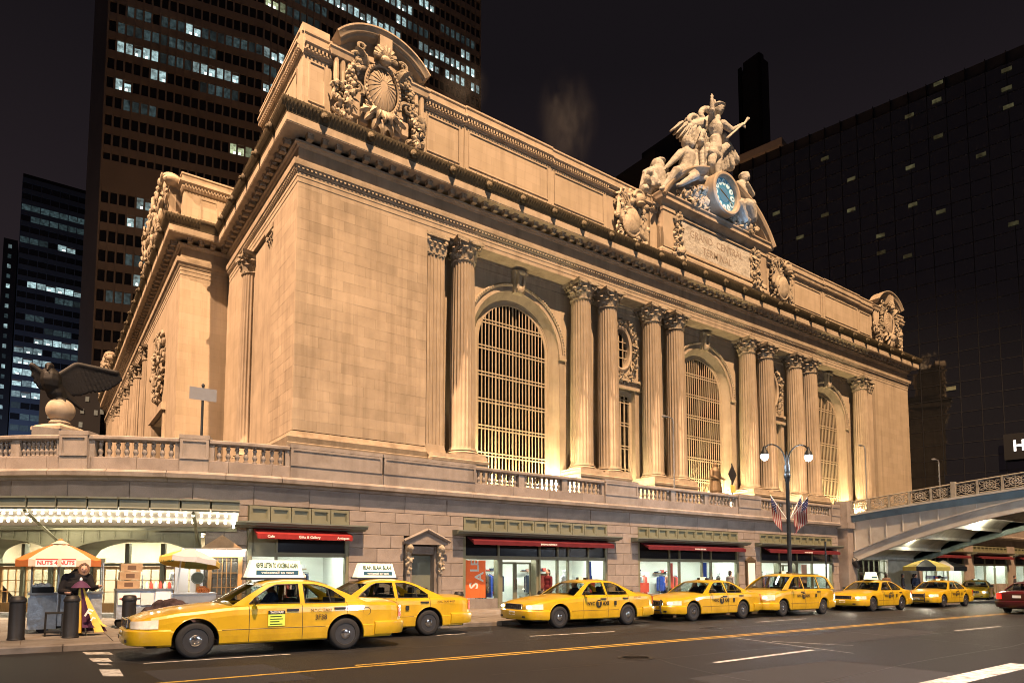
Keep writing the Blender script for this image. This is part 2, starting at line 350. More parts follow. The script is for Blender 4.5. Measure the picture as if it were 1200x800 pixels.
    def sweep(s, prof, path, closed=False, capends=True):
        """prof: (u outward, z); path: plan points; outward is to the right of the walking direction"""
        P = [Vector((p[0], p[1])) for p in path]; n = len(P); vs = []; fs = []; m = len(prof)
        for i, p in enumerate(P):
            if closed: a, c = P[i - 1], P[(i + 1) % n]
            else: a, c = P[max(i - 1, 0)], P[min(i + 1, n - 1)]
            d1 = (p - a).normalized() if (p - a).length > 1e-6 else (c - p).normalized()
            d2 = (c - p).normalized() if (c - p).length > 1e-6 else d1
            n1 = Vector((d1.y, -d1.x)); n2 = Vector((d2.y, -d2.x)); b = n1 + n2
            b = b / max(b.dot(n1), 0.2) if b.length > 1e-6 else n1
            for u, z in prof: vs.append((p.x + b.x * u, p.y + b.y * u, z))
        K = n if closed else n - 1
        for i in range(K):
            j = (i + 1) % n
            for k in range(m - 1): fs.append((i * m + k, j * m + k, j * m + k + 1, i * m + k + 1))
        if not closed and capends: fs.append(tuple(range(m))); fs.append(tuple((n - 1) * m + k for k in range(m))[::-1])
        return s.add(vs, fs)
    def grid(s, fn, nu, nv):
        vs = [fn(i / nu, j / nv) for j in range(nv + 1) for i in range(nu + 1)]; w = nu + 1
        return s.add(vs, [(j * w + i, j * w + i + 1, (j + 1) * w + i + 1, (j + 1) * w + i) for j in range(nv) for i in range(nu)])
    def mesh(s, name, mat=None, smooth=False, ang=40):
        me = bpy.data.meshes.new(name); me.from_pydata(s.V, [], s.F)
        bm = bmesh.new(); bm.from_mesh(me); bmesh.ops.recalc_face_normals(bm, faces=bm.faces); bm.to_mesh(me); bm.free()
        if mat: me.materials.append(MT[mat] if isinstance(mat, str) else mat)
        if smooth:
            for p in me.polygons: p.use_smooth = True
            me.set_sharp_from_angle(angle=radians(ang))
        me.update(); return me
    def build(s, name, mat, parent=None, smooth=False, loc=None, rot=None, ang=40):
        return put(s.mesh(name, mat, smooth, ang), name, parent, loc, rot)

def put(mesh, name, parent=None, loc=None, rot=None, scale=None):
    o = bpy.data.objects.new(name, mesh); COL.objects.link(o)
    if loc is not None: o.location = loc
    if rot is not None: o.rotation_euler = rot
    if scale is not None: o.scale = scale
    if parent is not None:
        o.parent = parent
        if parent.get("_w"): o.matrix_parent_inverse = Matrix.Translation(-Vector(parent["_w"]))
    return o
def tag(o, label, cat, group=None):
    o["label"] = label; o["category"] = cat
    if group: o["group"] = group
    return o
def thing(name, label, cat, loc=(0, 0, 0), group=None, world=False, rotz=0):
    """Empty at the thing's base; world=True: its parts are given in world coordinates"""
    o = bpy.data.objects.new(name, None); COL.objects.link(o); o.location = loc; o.empty_display_size = 0.3
    o.rotation_euler = (0, 0, rotz)
    if world: o["_w"] = tuple(loc)
    return tag(o, label, cat, group)
def structure(o): o["kind"] = "structure"; return o
def stuff(o): o["kind"] = "stuff"; return o
def setw(o, parent):   # parent a world-space part under another world-space part
    o.parent = parent
    return o
def text(name, body, size, loc, rot, mat, parent=None, ext=0.003, bold=0.0, sx=1.0, align='CENTER', fit=None):
    c = bpy.data.curves.new(name, 'FONT'); c.body = body; c.size = size; c.extrude = ext; c.offset = bold * size
    c.align_x = align; c.align_y = 'CENTER'; c.resolution_u = 2
    t = bpy.data.objects.new("tmp_text", c); COL.objects.link(t)
    dg = bpy.context.evaluated_depsgraph_get(); me = bpy.data.meshes.new_from_object(t.evaluated_get(dg))
    if fit and len(me.vertices): sx = fit / max(0.01, max(v.co.x for v in me.vertices) - min(v.co.x for v in me.vertices))
    bpy.data.objects.remove(t); me.materials.clear(); me.materials.append(MT[mat]); me.name = name
    return put(me, name, parent, loc, rot, (sx, 1, 1))
FACE_S = (pi / 2, 0, 0)       # writing that faces the street (-Y)
FACE_W = (pi / 2, 0, -pi / 2)  # writing that faces west (-X)
def sculpt(name, mb, mat, parent=None, voxel=0.06, smooth=2, loc=None, rot=None):
    """fuse overlapping closed shapes into one continuous surface"""
    me = mb.mesh(name); o = bpy.data.objects.new("tmp_sculpt", me); COL.objects.link(o)
    r = o.modifiers.new("r", 'REMESH'); r.mode = 'VOXEL'; r.voxel_size = voxel
    sm = o.modifiers.new("s", 'SMOOTH'); sm.iterations = smooth; sm.factor = 0.5
    dg = bpy.context.evaluated_depsgraph_get(); m2 = bpy.data.meshes.new_from_object(o.evaluated_get(dg))
    bpy.data.objects.remove(o)
    m2.materials.clear(); m2.materials.append(MT[mat]); m2.name = name
    for p in m2.polygons: p.use_smooth = True
    return put(m2, name, parent, loc, rot)
RZ = lambda a: Matrix.Rotation(a, 4, 'Z')
def rrot(rng): return Matrix.Rotation(rng.uniform(0, 6.3), 3, 'X') @ Matrix.Rotation(rng.uniform(0, 6.3), 3, 'Z')
# ------------------------------------------------------------------ ground, road, pavement
def sheet(name, mat, x0, x1, y0, y1, h, nx=1):
    mb = MB()
    for i in range(nx):
        a = x0 + (x1 - x0) * i / nx; b = x0 + (x1 - x0) * (i + 1) / nx
        mb.add([(a, y0, gz(a) + h), (b, y0, gz(b) + h), (b, y1, gz(b) + h), (a, y1, gz(a) + h)], [(0, 1, 2, 3)])
    return mb.build(name, mat)
structure(sheet("ground", "asphalt", -700, 900, -500, 1200, -0.02))
road = structure(sheet("road", "asphalt", -60, 160, -3.5, 17.36, 0.0, 8))
CURB = 17.32
# pavement: base slab with a real kerb step, kerb stones and flagstones as pieces
pave = MB()
pp = [(-60, 16.15), (2.4, 16.15), (4.4, CURB), (160, CURB)]
for (a, ya), (b, yb) in zip(pp, pp[1:]):
    pave.add([(a, ya + 0.30, gz(a) + 0.11), (b, yb + 0.30, gz(b) + 0.11), (b, 60, gz(b) + 0.11), (a, 60, gz(a) + 0.11)], [(0, 1, 2, 3)])
pavement = structure(pave.build("pavement", "grout"))
rng = random.Random(5)
def kerbstone(a, ya, b, yb):
    mb = MB(); g = 0.008; za = gz(a); zb = gz(b)
    d = Vector((b - a, yb - ya)).normalized(); n = Vector((-d.y, d.x)) * 0.30; e = Vector((d.x, d.y)) * g
    A = Vector((a, ya)) + e; B = Vector((b, yb)) - e; j = rng.uniform(-0.008, 0.008)
    t = 0.135 + j; c = 0.03; nn = n.normalized() * c
    vs = [(A.x, A.y, za - 0.05), (B.x, B.y, zb - 0.05), (B.x, B.y, zb + t - c), (A.x, A.y, za + t - c), (A.x + nn.x, A.y + nn.y, za + t), (B.x + nn.x, B.y + nn.y, zb + t), (B.x + n.x, B.y + n.y, zb + t), (A.x + n.x, A.y + n.y, za + t),
          (A.x + n.x, A.y + n.y, za - 0.05), (B.x + n.x, B.y + n.y, zb - 0.05)]
    mb.add(vs, [(0, 1, 2, 3), (3, 2, 5, 4), (4, 5, 6, 7), (0, 3, 4, 7, 8), (1, 9, 6, 5, 2), (8, 7, 6, 9), (0, 8, 9, 1)])
    mb.build("kerb_stone", "kerb", pavement)
for (a, ya), (b, yb) in zip(pp, pp[1:]):
    a0 = max(a, -5.2); b0 = min(b, 62)
    if b0 <= a0: continue
    L = hypot(b0 - a0, (yb - ya)); n = max(1, round(L / 1.9))
    for i in range(n):
        u, v = i / n, (i + 1) / n; x0 = a0 + (b0 - a0) * u; x1 = a0 + (b0 - a0) * v
        kerbstone(x0, ya + (yb - ya) * (x0 - a) / (b - a), x1, ya + (yb - ya) * (x1 - a) / (b - a))
mb = MB()
for a, b in ((-60, -5.2), (62, 160)):
    y = 16.15 if a < 0 else CURB
    mb.add([(a, y, gz(a)), (b, y, gz(b)), (b, y, gz(b) + 0.13), (a, y, gz(a) + 0.13), (a, y + 0.3, gz(a) + 0.13), (b, y + 0.3, gz(b) + 0.13)], [(0, 1, 2, 3), (3, 2, 5, 4)])
stuff(mb.build("kerb_run", "kerb", pavement))
def flag(x0, x1, y0, y1):
    g = 0.006; t = 0.13 + rng.uniform(-0.004, 0.004); mb = MB(); q = []
    for x, y in ((x0 + g, y0 + g), (x1 - g, y0 + g), (x1 - g, y1 - g), (x0 + g, y1 - g)): q += [(x, y, gz(x) + 0.09), (x, y, gz(x) + t)]
    mb.add(q, [(1, 3, 5, 7), (0, 2, 3, 1), (2, 4, 5, 3), (4, 6, 7, 5), (6, 0, 1, 7)]); mb.build("paving_slab", "sidewalk", pavement)
rows = [CURB + 0.32, 18.9, 20.4, 21.9, 23.4, 24.9, 26.4, 27.9, 29.4]
for k in range(len(rows) - 1):
    x = -5.0
    while x < 24:
        w = 1.6 if x < 14 else 2.4
        if not (x > 8.2 and k > 4): flag(x, x + w, rows[k], rows[k + 1])
        x += w
for x0, x1, y in ((-5, -3.4, 16.47), (-3.4, -1.8, 16.47), (-1.8, -0.2, 16.47), (-0.2, 1.4, 16.47), (1.4, 2.4, 16.47)): flag(x0, x1, y, CURB + 0.31)
mb = MB()
mb.add([(24.2, CURB + 0.31, gz(24.2) + 0.13), (160, CURB + 0.31, gz(160) + 0.13), (160, 26, gz(160) + 0.13), (24.2, 26, gz(24.2) + 0.13)], [(0, 1, 2, 3)])
mb.add([(-60, 16.46, gz(-60) + 0.13), (-5, 16.46, gz(-5) + 0.13), (-5, 60, gz(-5) + 0.13), (-60, 60, gz(-60) + 0.13)], [(0, 1, 2, 3)])
stuff(mb.build("paving_run", "sidewalk", pavement))
# road markings
def stripe(name, mat, pts, w, h=0.004):
    mb = MB()
    for (a, b) in zip(pts, pts[1:]):
        A = Vector(a); B = Vector(b); d = (B - A).normalized(); n = Vector((-d.y, d.x)) * w / 2
        q = [A - n, B - n, B + n, A + n]; mb.add([(p.x, p.y, gz(p.x) + h) for p in q], [(0, 1, 2, 3)])
    return structure(mb.build(name, mat))
stripe("yellow_centre_line", "yellow_paint", [(-3, 10.80), (12, 10.95), (70, 11.9)], 0.11)
stripe("yellow_centre_line", "yellow_paint", [(4.6, 11.10), (12, 11.18), (70, 12.13)], 0.11)
def px_stripe(name, p, q, w, mat="white_paint"):
    a = onG(*p); b = onG(*q); return stripe(name, mat, [(a.x, a.y), (b.x, b.y)], w)
px_stripe("lane_dash", (838, 776), (953, 761), 0.13)
px_stripe("lane_dash", (1120, 738.5), (1172, 733.5), 0.13)
px_stripe("lane_dash", (168, 777), (340, 766), 0.10)
px_stripe("lane_dash", (621, 745), (720, 739.5), 0.10)
px_stripe("lane_dash", (886, 728.5), (945, 724.5), 0.10)
px_stripe("lane_dash", (512, 744), (545, 742), 0.10)
px_stripe("stop_line", (1090, 803), (1200, 778), 0.42)
for (x0, x1, y0, y1) in ((96, 133, 763.5, 766.5), (104, 132, 771, 775), (113, 132, 777, 779), (116, 145, 784, 792)):
    a = onG((x0 + x1) / 2 - 14, (y0 + y1) / 2); b = onG((x0 + x1) / 2 + 14, (y0 + y1) / 2)
    p = [onG(x0, y0), onG(x1 - 5, y0), onG(x1, y1), onG(x0 + 5, y1)]
    structure(MB().add([(v.x, v.y, gz(v.x) + 0.004) for v in p], [(0, 1, 2, 3)]).build("crosswalk_bar", "white_paint"))
px_stripe("faded_line", (855, 746), (1000, 765), 0.05)
px_stripe("faded_line", (905, 751), (1000, 756), 0.05)

rg = random.Random(31)
def crack(pts, w=0.025):
    return stripe("tar_seam", "tar", pts, w, 0.003)
for (x0, y0, dx, dy, n) in ((3, 5.5, 1.1, 0.05, 26), (6, 8.9, 1.0, -0.02, 30), (12, 3.6, 1.2, 0.08, 24), (4, 13.0, 1.0, 0.0, 34), (9, 6.2, 0.15, 0.55, 12), (17, 2.0, 0.2, 0.6, 16), (25, 4.0, 0.1, 0.6, 18)):
    p = [(x0, y0)]
    for k in range(n): p.append((p[-1][0] + dx * rg.uniform(0.5, 1.2), p[-1][1] + dy * rg.uniform(0.5, 1.2) + rg.uniform(-0.06, 0.06)))
    crack(p, rg.uniform(0.015, 0.04))
for (x0, x1, y0, y1) in ((8.2, 12.6, 4.6, 6.9), (14.5, 22, 8.6, 10.2), (1.6, 3.4, 10.0, 12.2), (24, 29, 3.2, 5.6), (15.5, 18, 12.6, 14.4)):
    j = [rg.uniform(-0.15, 0.15) for _ in range(8)]; q = [(x0 + j[0], y0 + j[1]), (x1 + j[2], y0 + j[3]), (x1 + j[4], y1 + j[5]), (x0 + j[6], y1 + j[7])]
    structure(MB().add([(x, y, gz(x) + 0.0018) for x, y in q], [(0, 1, 2, 3)]).build("asphalt_patch", "patch"))
for i, (x, y, lab) in enumerate(((9.6, 9.2, "round cast iron manhole cover in the lane nearest the white dash"), (17.0, 13.1, "round cast iron manhole cover near the yellow lines, before the taxis"))):
    m = MB(); m.lathe([(0.36, 0.0), (0.36, 0.006), (0.33, 0.008), (0.31, 0.004), (0.0, 0.005)], n=28)
    for a in range(3): m.lathe([(0.07 + a * 0.09, 0.005), (0.085 + a * 0.09, 0.011), (0.10 + a * 0.09, 0.005)], n=24)
    tag(m.build("manhole_cover", "manhole", None, loc=(x, y, gz(x) + 0.004)), lab, "manhole")
# ------------------------------------------------------------------ terrace podium: curved at the west corner, straight along the street
PR, PCX, PY0 = 12.9, 8.0, 24.0
def pod(s, off=0.0):
    """point on the podium face: s = X on the straight, s < 8 runs round the curve; off = outward"""
    if s >= PCX: return Vector((s, PY0 - off)), 0.0
    a = (PCX - s) / PR; R = PR + off
    return Vector((PCX - R * sin(a), PY0 + PR - R * cos(a))), -a
def podpath(s0, s1, step=0.7):
    pts = []; s = s0
    while s < min(s1, PCX) - 1e-6: pts.append(s); s += step
    if s0 >= PCX: pts.append(s0)
    elif s1 > PCX: pts.append(PCX)
    pts.append(s1); return [tuple(pod(q)[0]) for q in pts]
S_END = 46.4
podium = thing("terrace_podium", "long pink granite terrace with balustrade carrying the road around the station", "terrace", (20, 24, gz(20)), world=True)
def at_pod(mb, s, z, name, mat, par=podium, smooth=False):
    """place a piece built round the origin (x along, -y outward) on the podium face"""
    p, a = pod(s); return mb.build(name, mat, par, smooth, loc=(p.x, p.y, z), rot=(0, 0, a))
# core behind the stones, with the shop openings left free
OPEN = [(5.95, 9.62), (14.72, 23.15), (25.35, 33.85), (36.05, 44.45)]
Z_OPEN = 3.92
ENT0, ENT1 = -5.4, 4.6          # entrance part of the curve (steel front), s range
mb = MB()
seg = [(4.6, 5.95), (9.62, 11.95), (13.6, 14.72), (23.15, 25.35), (33.85, 36.05), (44.45, S_END)]
for a, b in seg: mb.sweep([(-0.3, -0.8), (-0.3, 4.6), (-1.2, 4.6), (-1.2, -0.8)], podpath(a, b)[::1], capends=True)
mb.sweep([(-0.3, Z_OPEN), (-0.3, 5.0), (-1.2, 5.0), (-1.2, Z_OPEN)], podpath(-9, S_END))
mb.box(11.95, 13.6, 24.3, 25.2, 2.62, 4.2)
mb.build("core_wall", "grout", podium)
rng = random.Random(11)
def stones(a, b, z0, z1, w, shift, proud=0.0):
    L = b - a; n = max(1, round(L / w)); cuts = [a]
    if n > 1:
        for i in range(n - 1 + (shift > 0)): cuts.append(a + L * (i + 1 - shift) / n)
    else:
        if shift > 0 and L > 1.0: cuts.append(a + L * 0.45)
    cuts = [c for c in cuts if c < b - 0.15] + [b]
    for u, v in zip(cuts, cuts[1:]):
        if v - u < 0.08: continue
        h = (v - u) / 2; j = rng.uniform(0, 0.008)
        at_pod(MB().bev(-h + 0.006, h - 0.006, -0.002 - proud + j, 0.32, 0.006, z1 - z0 - 0.006, 0.014), (u + v) / 2, z0, "granite_block", "granite")
zc = [-0.55, 0.28, 0.82, 1.38, 1.94, 2.50, 3.02, 3.52, 3.92]
free = [(4.6, 5.95), (9.62, 11.93), (13.62, 14.72), (23.15, 25.35), (33.85, 36.05), (44.45, S_END)]
for k, (z0, z1) in enumerate(zip(zc, zc[1:])):
    for a, b in free:
        if b == 11.93 and z0 >= 2.6: b = 14.72
        if a == 13.62 and z0 >= 2.6: continue
        if z1 < 1.0 and a > 30: pass
        stones(a, b, z0, z1, 1.25, 0.5 * (k % 2), proud=0.05 if z1 < 0.85 else 0.0)
stones(-3.6, 13.9, 3.92, 4.62, 1.9, 0.0); stones(13.9, S_END, 3.92, 4.62, 2.6, 0.0)
# cornice moulding and plinth course
CORN = [(-0.05, 4.60), (0.06, 4.62), (0.10, 4.70), (0.34, 4.74), (0.36, 4.88), (0.30, 4.90), (0.26, 4.97), (-0.2, 4.985)]
q = -9.0; cuts = [-9, -6, -3.6, -2, -0.2, 1.6, 3.4, 5.2, 7.0, 8.8, 10.9, 13.2, 15.0, 18, 21, 24.1, 27.5, 31, 34.9, 38.5, 42, S_END]
for a, b in zip(cuts, cuts[1:]):
    P = podpath(a + 0.004, b - 0.004, 0.45); MB().sweep(CORN, P).build("cornice_stone", "granite_trim", podium, True, ang=25)
def course(a, b, z0, z1, w, out):
    n = max(1, round((b - a) / w))
    for i in range(n):
        u = a + (b - a) * i / n + 0.005; v = a + (b - a) * (i + 1) / n - 0.005
        MB().sweep([(-0.25, z0 + 0.004), (out - 0.012, z0 + 0.004), (out, z0 + 0.016), (out, z1 - 0.016), (out - 0.012, z1 - 0.004), (-0.25, z1 - 0.004)], podpath(u, v, 0.5)).build("plinth_stone", "granite", podium)
course(-9, -0.4, 4.985, 5.40, 1.5, 0.10); course(-0.4, 15.2, 4.985, 5.40, 1.45, 0.10); course(15.2, S_END, 4.985, 5.40, 2.05, 0.10)
# balustrade
bal = MB().lathe([(0.085, 0), (0.085, 0.045), (0.05, 0.06), (0.045, 0.08), (0.075, 0.15), (0.088, 0.2), (0.07, 0.26), (0.045, 0.32), (0.06, 0.345), (0.045, 0.37), (0.07, 0.42), (0.075, 0.46), (0.05, 0.51), (0.085, 0.53), (0.085, 0.56)], n=10).mesh("baluster", "granite_trim", True)
ZR = 5.40; ZB = 5.96; ZT = 6.12
def railing_bay(a, b, n_b):
    e = 0.16
    for u, v in ((a, a + e), (b - e, b)):
        MB().sweep([(-0.2, ZR), (0.06, ZR), (0.06, ZB), (-0.2, ZB)], podpath(u, v, 0.4)).build("end_block", "granite_trim", podium)
    for i in range(n_b):
        s = a + e + (b - a - 2 * e) * (i + 0.5) / n_b; p, an = pod(s, -0.07)
        put(bal, "baluster", podium, (p.x, p.y, ZR), (0, 0, an))
def coping(a, b, z=ZB, zt=ZT, out=0.13):
    MB().sweep([(-0.3, z), (out - 0.06, z), (out, z + 0.04), (out, zt - 0.03), (out - 0.04, zt), (-0.3, zt)], podpath(a, b, 0.4)).build("coping_stone", "granite_trim", podium)
def pier(a, b, zt=6.22, out=0.16):
    L = b - a; c = (a + b) / 2; h = L / 2
    m = MB().box(-h, h, -out, 0.35, ZR - 0.42, zt - 0.14); at_pod(m, c, 0, "pier", "granite_trim")
    m = MB().box(-h - 0.03, h + 0.03, -out - 0.03, 0.38, zt - 0.137, zt); at_pod(m, c, 0, "pier_cap", "granite_trim")
    # raised frame round the sunk panel
    f = MB(); e = 0.09; z0, z1 = ZR + 0.06, zt - 0.2
    f.box(-h, -h + e, -out - 0.035, -out + 0.003, z0 - 0.05, z1 + 0.05); f.box(h - e, h, -out - 0.035, -out + 0.003, z0 - 0.05, z1 + 0.05)
    f.box(-h + e, h - e, -out - 0.035, -out + 0.003, z1 - 0.03, z1 + 0.05); f.box(-h + e, h - e, -out - 0.035, -out + 0.003, z0 - 0.05, z0 + 0.03)
    at_pod(f, c, 0, "panel_frame", "granite_trim")
piers = [(-8.3, -7.3), (-4.0, -3.2), (0.05, 0.95), (3.75, 4.65), (7.3, 10.86), (10.94, 15.2), (22.9, 25.2), (33.8, 36.0), (44.25, S_END)]
for a, b in piers: pier(a, b, 6.24 if b - a < 2 else 6.2)
bays = [(-7.3, -4.0, 9), (-3.2, -1.55, 7), (-1.55, 0.05, 8), (0.95, 3.75, 9), (4.65, 7.3, 8)]
for a, b, n in bays: railing_bay(a, b, n); coping(a, b)
for a, b in ((15.2, 22.9), (25.2, 33.8), (36.0, 44.25)):
    n = 3
    for i in range(n): railing_bay(a + (b - a) * i / n, a + (b - a) * (i + 1) / n, 8)
    coping(a, b)
# road deck on the terrace
dk = MB(); dk.add([(-30, 24.4, 5.02), (150, 24.4, 5.02), (150, 160, 5.02), (-30, 160, 5.02)], [(0, 1, 2, 3)])
dk = MB(); outl = [tuple(pod(s, -0.3)[0]) for s in [ -12.26 + 20.26 * i / 24 for i in range(25)]] + [(95, 24.3), (95, 140), (-4.6, 140)]
dk.poly(outl, [], lambda u, v: (u, v, 5.03), lambda u, v: (u, v, 4.70)); structure(dk.build("terrace_roadway", "asphalt"))
MB().sweep([(-0.3, 3.9), (-0.3, 6.0), (-0.8, 6.0), (-0.8, 3.9)], [(-4.9, 130), (-4.9, 36.9)]).build("side_parapet", "granite_trim", podium)

# ------------------------------------------------------------------ steel entrance front on the curve: arches, doors, canopy with bulbs
entr = thing("station_entrance", "olive painted steel station entrance with arches and oak doors under bulb canopy", "entrance", (-0.5, 27, gz(0)), world=True)
GE = gz(0) + 0.13
def arc_sheet(mb, outer, holes, off, thick):
    """sheet on the podium curve: u = s, v = z (both refined by the caller)"""
    f = lambda u, v: (*pod(u, off)[0], v); b = lambda u, v: (*pod(u, off - thick)[0], v); mb.poly(outer, holes, f, b)
def refine(loop, step=0.35):
    out = []
    for (a, b), (c, d) in zip(loop, loop[1:] + loop[:1]):
        n = max(1, int(abs(c - a) / step)); out += [(a + (c - a) * i / n, b + (d - b) * i / n) for i in range(n)]
    return out
def seg_arch(s0, s1, zs, rise, n=14):
    return [(s0 + (s1 - s0) * i / n, zs + rise * (1 - (2 * i / n - 1) ** 2) ** 0.5 if 0 < i < n else zs) for i in range(n + 1)]
bayS = [(-7.6, -4.35), (-3.95, -0.15), (0.3, 4.25)]
# front arched plate
mb = MB(); Zs, RISE = 2.05, 0.62
for s0, s1 in bayS:
    arch = [(s0 - 0.22, Zs - 0.0)] + seg_arch(s0, s1, Zs, RISE, 24) + [(s1 + 0.22, Zs)]; k = len(arch)
    vs = [(*pod(u, o)[0], z if e == 0 else 3.55) for u, z in arch for o, e in ((-0.10, 0), (-0.10, 1), (-0.20, 1), (-0.20, 0))]
    mb.add(vs, [(4 * i + j, 4 * i + 4 + j, 4 * i + 4 + (j + 1) % 4, 4 * i + (j + 1) % 4) for i in range(k - 1) for j in range(4)])
mb.build("arched_plate", "olive", entr)
mb = MB()
for s0, s1 in bayS:
    for i in range(9):
        s = s0 + (s1 - s0) * i / 8
        zb = Zs + RISE * sqrt(max(0, 1 - (2 * i / 8 - 1) ** 2)) + 0.06
        p, a = pod(s, -0.10); m = Matrix.Translation((p.x, p.y, 0)) @ RZ(a)
        rib = MB(); rib.tbox(m, -0.02, 0.02, -0.035, 0.0, zb, 3.42); rib.build("plate_rib", "olive", entr)
        for side in (-0.055, 0.055):
            z = zb + 0.08
            while z < 3.4: mb.ell(m @ Vector((side, 0, z)), 0.014, 5, 4); z += 0.105
stuff(mb.build("rivets", "olive", entr))
for s0, s1 in bayS:   # arch edge band
    pts = seg_arch(s0, s1, Zs, RISE, 24); mb = MB(); vs = []
    for (s, z) in pts:
        for off, dz in ((-0.05, 0.0), (-0.05, 0.055), (-0.10, 0.055), (-0.25, 0.0)): vs.append((*pod(s, off)[0], z + dz))
    mb.add(vs, [(i * 4 + k, (i + 1) * 4 + k, (i + 1) * 4 + k + 1, i * 4 + k + 1) for i in range(24) for k in range(3)]); mb.build("arch_band", "olive", entr, True)
# columns between the bays, front and back row
colm = MB().lathe([(0.20, 0), (0.20, 0.10), (0.15, 0.14), (0.13, 0.22), (0.10, 0.26), (0.095, 1.55), (0.12, 1.60), (0.12, 1.64), (0.15, 1.74), (0.19, 1.86), (0.19, 1.92)], n=12).mesh("column", "olive", True)
for s in (-7.8, -4.15, 0.08, 4.47):
    p, a = pod(s, -0.15); put(colm, "column", entr, (p.x, p.y, GE), (0, 0, a))
    mb = MB(); mb.box(-0.2, 0.2, -0.02, 0.25, 1.95 + GE - 0.05, Zs + 0.25); o = mb.build("bracket_block", "olive", entr, loc=(p.x, p.y, 0), rot=(0, 0, a))
# vaulted soffit and inner door wall, 1.5 m behind
DO = -1.6
for s0, s1 in bayS:
    mb = MB(); n = 16
    A = seg_arch(s0, s1, Zs, RISE, n)
    vs = [(*pod(s, o)[0], z) for o in (-0.2, DO) for s, z in A]
    mb.add(vs, [(i, i + 1, n + 2 + i, n + 1 + i) for i in range(n)]); mb.build("vault_soffit", "olivedark", entr, True)
    # arched transom lights over three oak doors each
    w = (s1 - s0); nb = 3 if w > 3.5 else 2
    for k in range(nb):
        a = s0 + w * k / nb; b = s0 + w * (k + 1) / nb; c = (a + b) / 2; h = (b - a) / 2 * 0.885
        p, an = pod(c, DO); Mx = Matrix.Translation((p.x, p.y, GE)) @ RZ(an)
        def bx(name, mat, *bb, par=entr):
            m = MB(); m.box(*bb); return m.build(name, mat, par, loc=(p.x, p.y, GE), rot=(0, 0, an))
        bx("door_post", "olive", -h - 0.07, -h, -0.10, 0.08, 0, 2.45); bx("door_post", "olive", h, h + 0.07, -0.10, 0.08, 0, 2.45)
        bx("door_lintel", "olive", -h, h, -0.12, 0.08, 1.66, 1.76)
        d = MB(); e = 0.11
        d.box(-h, -h + e, -0.03, 0.03, 0.03, 1.65); d.box(h - e, h, -0.03, 0.03, 0.03, 1.65); d.box(-h + e, h - e, -0.03, 0.03, 1.65 - e, 1.65); d.box(-h + e, h - e, -0.03, 0.03, 0.03, 0.36)
        door = d.build("oak_door", "wood", entr, loc=(p.x, p.y, GE), rot=(0, 0, an))
        hm = MB(); hm.tube([(h - 0.06, -0.07, 0.85), (h - 0.06, -0.07, 1.15)], 0.015, 6); hm.build("handle", "chrome", door)
        for t in (-0.33, 0.33): hm = MB(); hm.box(h * t - 0.014, h * t + 0.014, -0.022, 0.022, 0.36, 1.55); hm.build("glazing_bar", "wood", door)
        for z in (0.75, 1.15): hm = MB(); hm.box(-h + e, h - e, -0.018, 0.018, z - 0.012, z + 0.012); hm.build("glazing_bar", "wood", door)
        hm = MB(); hm.box(-h + e, h - e, -0.005, 0.005, 0.36, 1.55); hm.build("pane", "shopglass", door)
        bx("transom_light", "shopglass", -h, h, -0.006, 0.006, 1.76, 2.55)
    mb = MB(); mb.sweep([(DO - 0.05, GE + 2.5), (DO - 0.05, 3.6)], podpath(s0, s1, 0.4), capends=False); mb.build("upper_wall", "olivedark", entr)
# hall behind the doors (lit) : floor, back wall, ceiling tubes
mb = MB(); mb.sweep([(DO - 2.4, GE), (DO - 2.4, 3.0), (DO, 3.0)], podpath(-7.6, 4.6, 0.6), capends=True); mb.build("hall_wall", "hallwall", entr)
mb = MB(); mb.sweep([(DO - 0.6, 2.92), (DO - 1.4, 2.92)], podpath(-7.0, 4.2, 0.6), capends=False); mb.build("hall_ceiling_lamp", "hallceil", entr)
# canopy: curved fascia, soffit with two rows of bulbs, raking braces
can = thing("entrance_canopy", "curved green metal canopy edged with rows of bare light bulbs", "canopy", (2, 24, GE), world=True)
c0, c1 = -6.4, 5.6; CO = 2.0; ZC0, ZC1 = 3.48, 3.86
ncan = 16
for i in range(ncan):
    a = c0 + (c1 - c0) * i / ncan + 0.01; b = c0 + (c1 - c0) * (i + 1) / ncan - 0.01
    mb = MB(); mb.sweep([(CO - 0.08, ZC0), (CO, ZC0), (CO + 0.02, ZC0 + 0.05), (CO, ZC0 + 0.08), (CO, ZC1 - 0.08), (CO + 0.05, ZC1 - 0.05), (CO + 0.05, ZC1), (CO - 0.08, ZC1)], podpath(a, b, 0.3)); mb.build("fascia_panel", "greenmetal", can)
mb = MB(); mb.sweep([(-0.1, ZC1 - 0.03), (CO, ZC1 - 0.03), (CO, ZC1 - 0.06), (-0.1, ZC1 - 0.06)], podpath(c0, c1, 0.4)); mb.build("roof_sheet", "greenmetal", can)
mb = MB(); mb.sweep([(0.0, ZC0 - 0.38), (CO - 0.07, ZC0 + 0.05), (CO - 0.07, ZC0 + 0.09), (0.0, ZC0 - 0.34)], podpath(c0, c1, 0.4)); mb.build("soffit", "whiteplastic", can)
mb = MB(); mb.sweep([(0.0, ZC0 - 0.52), (0.07, ZC0 - 0.52), (0.07, ZC0 - 0.38), (0.0, ZC0 - 0.38)], podpath(c0, c1, 0.4)); mb.build("wall_rail", "olive", can)
bulb = MB().lathe([(0.0, -0.055), (0.028, -0.048), (0.041, -0.022), (0.036, 0.0), (0.018, 0.025), (0.016, 0.06)], n=8).mesh("bulb", "bulb", True)
for row, (off, z, n) in enumerate(((CO - 0.35, ZC0 - 0.09, 56), (CO - 1.15, ZC0 - 0.26, 52))):
    for i in range(n):
        s = c0 + 0.2 + (c1 - c0 - 0.35) * i / (n - 1); p, a = pod(s, off); put(bulb, "bulb", can, (p.x, p.y, z))
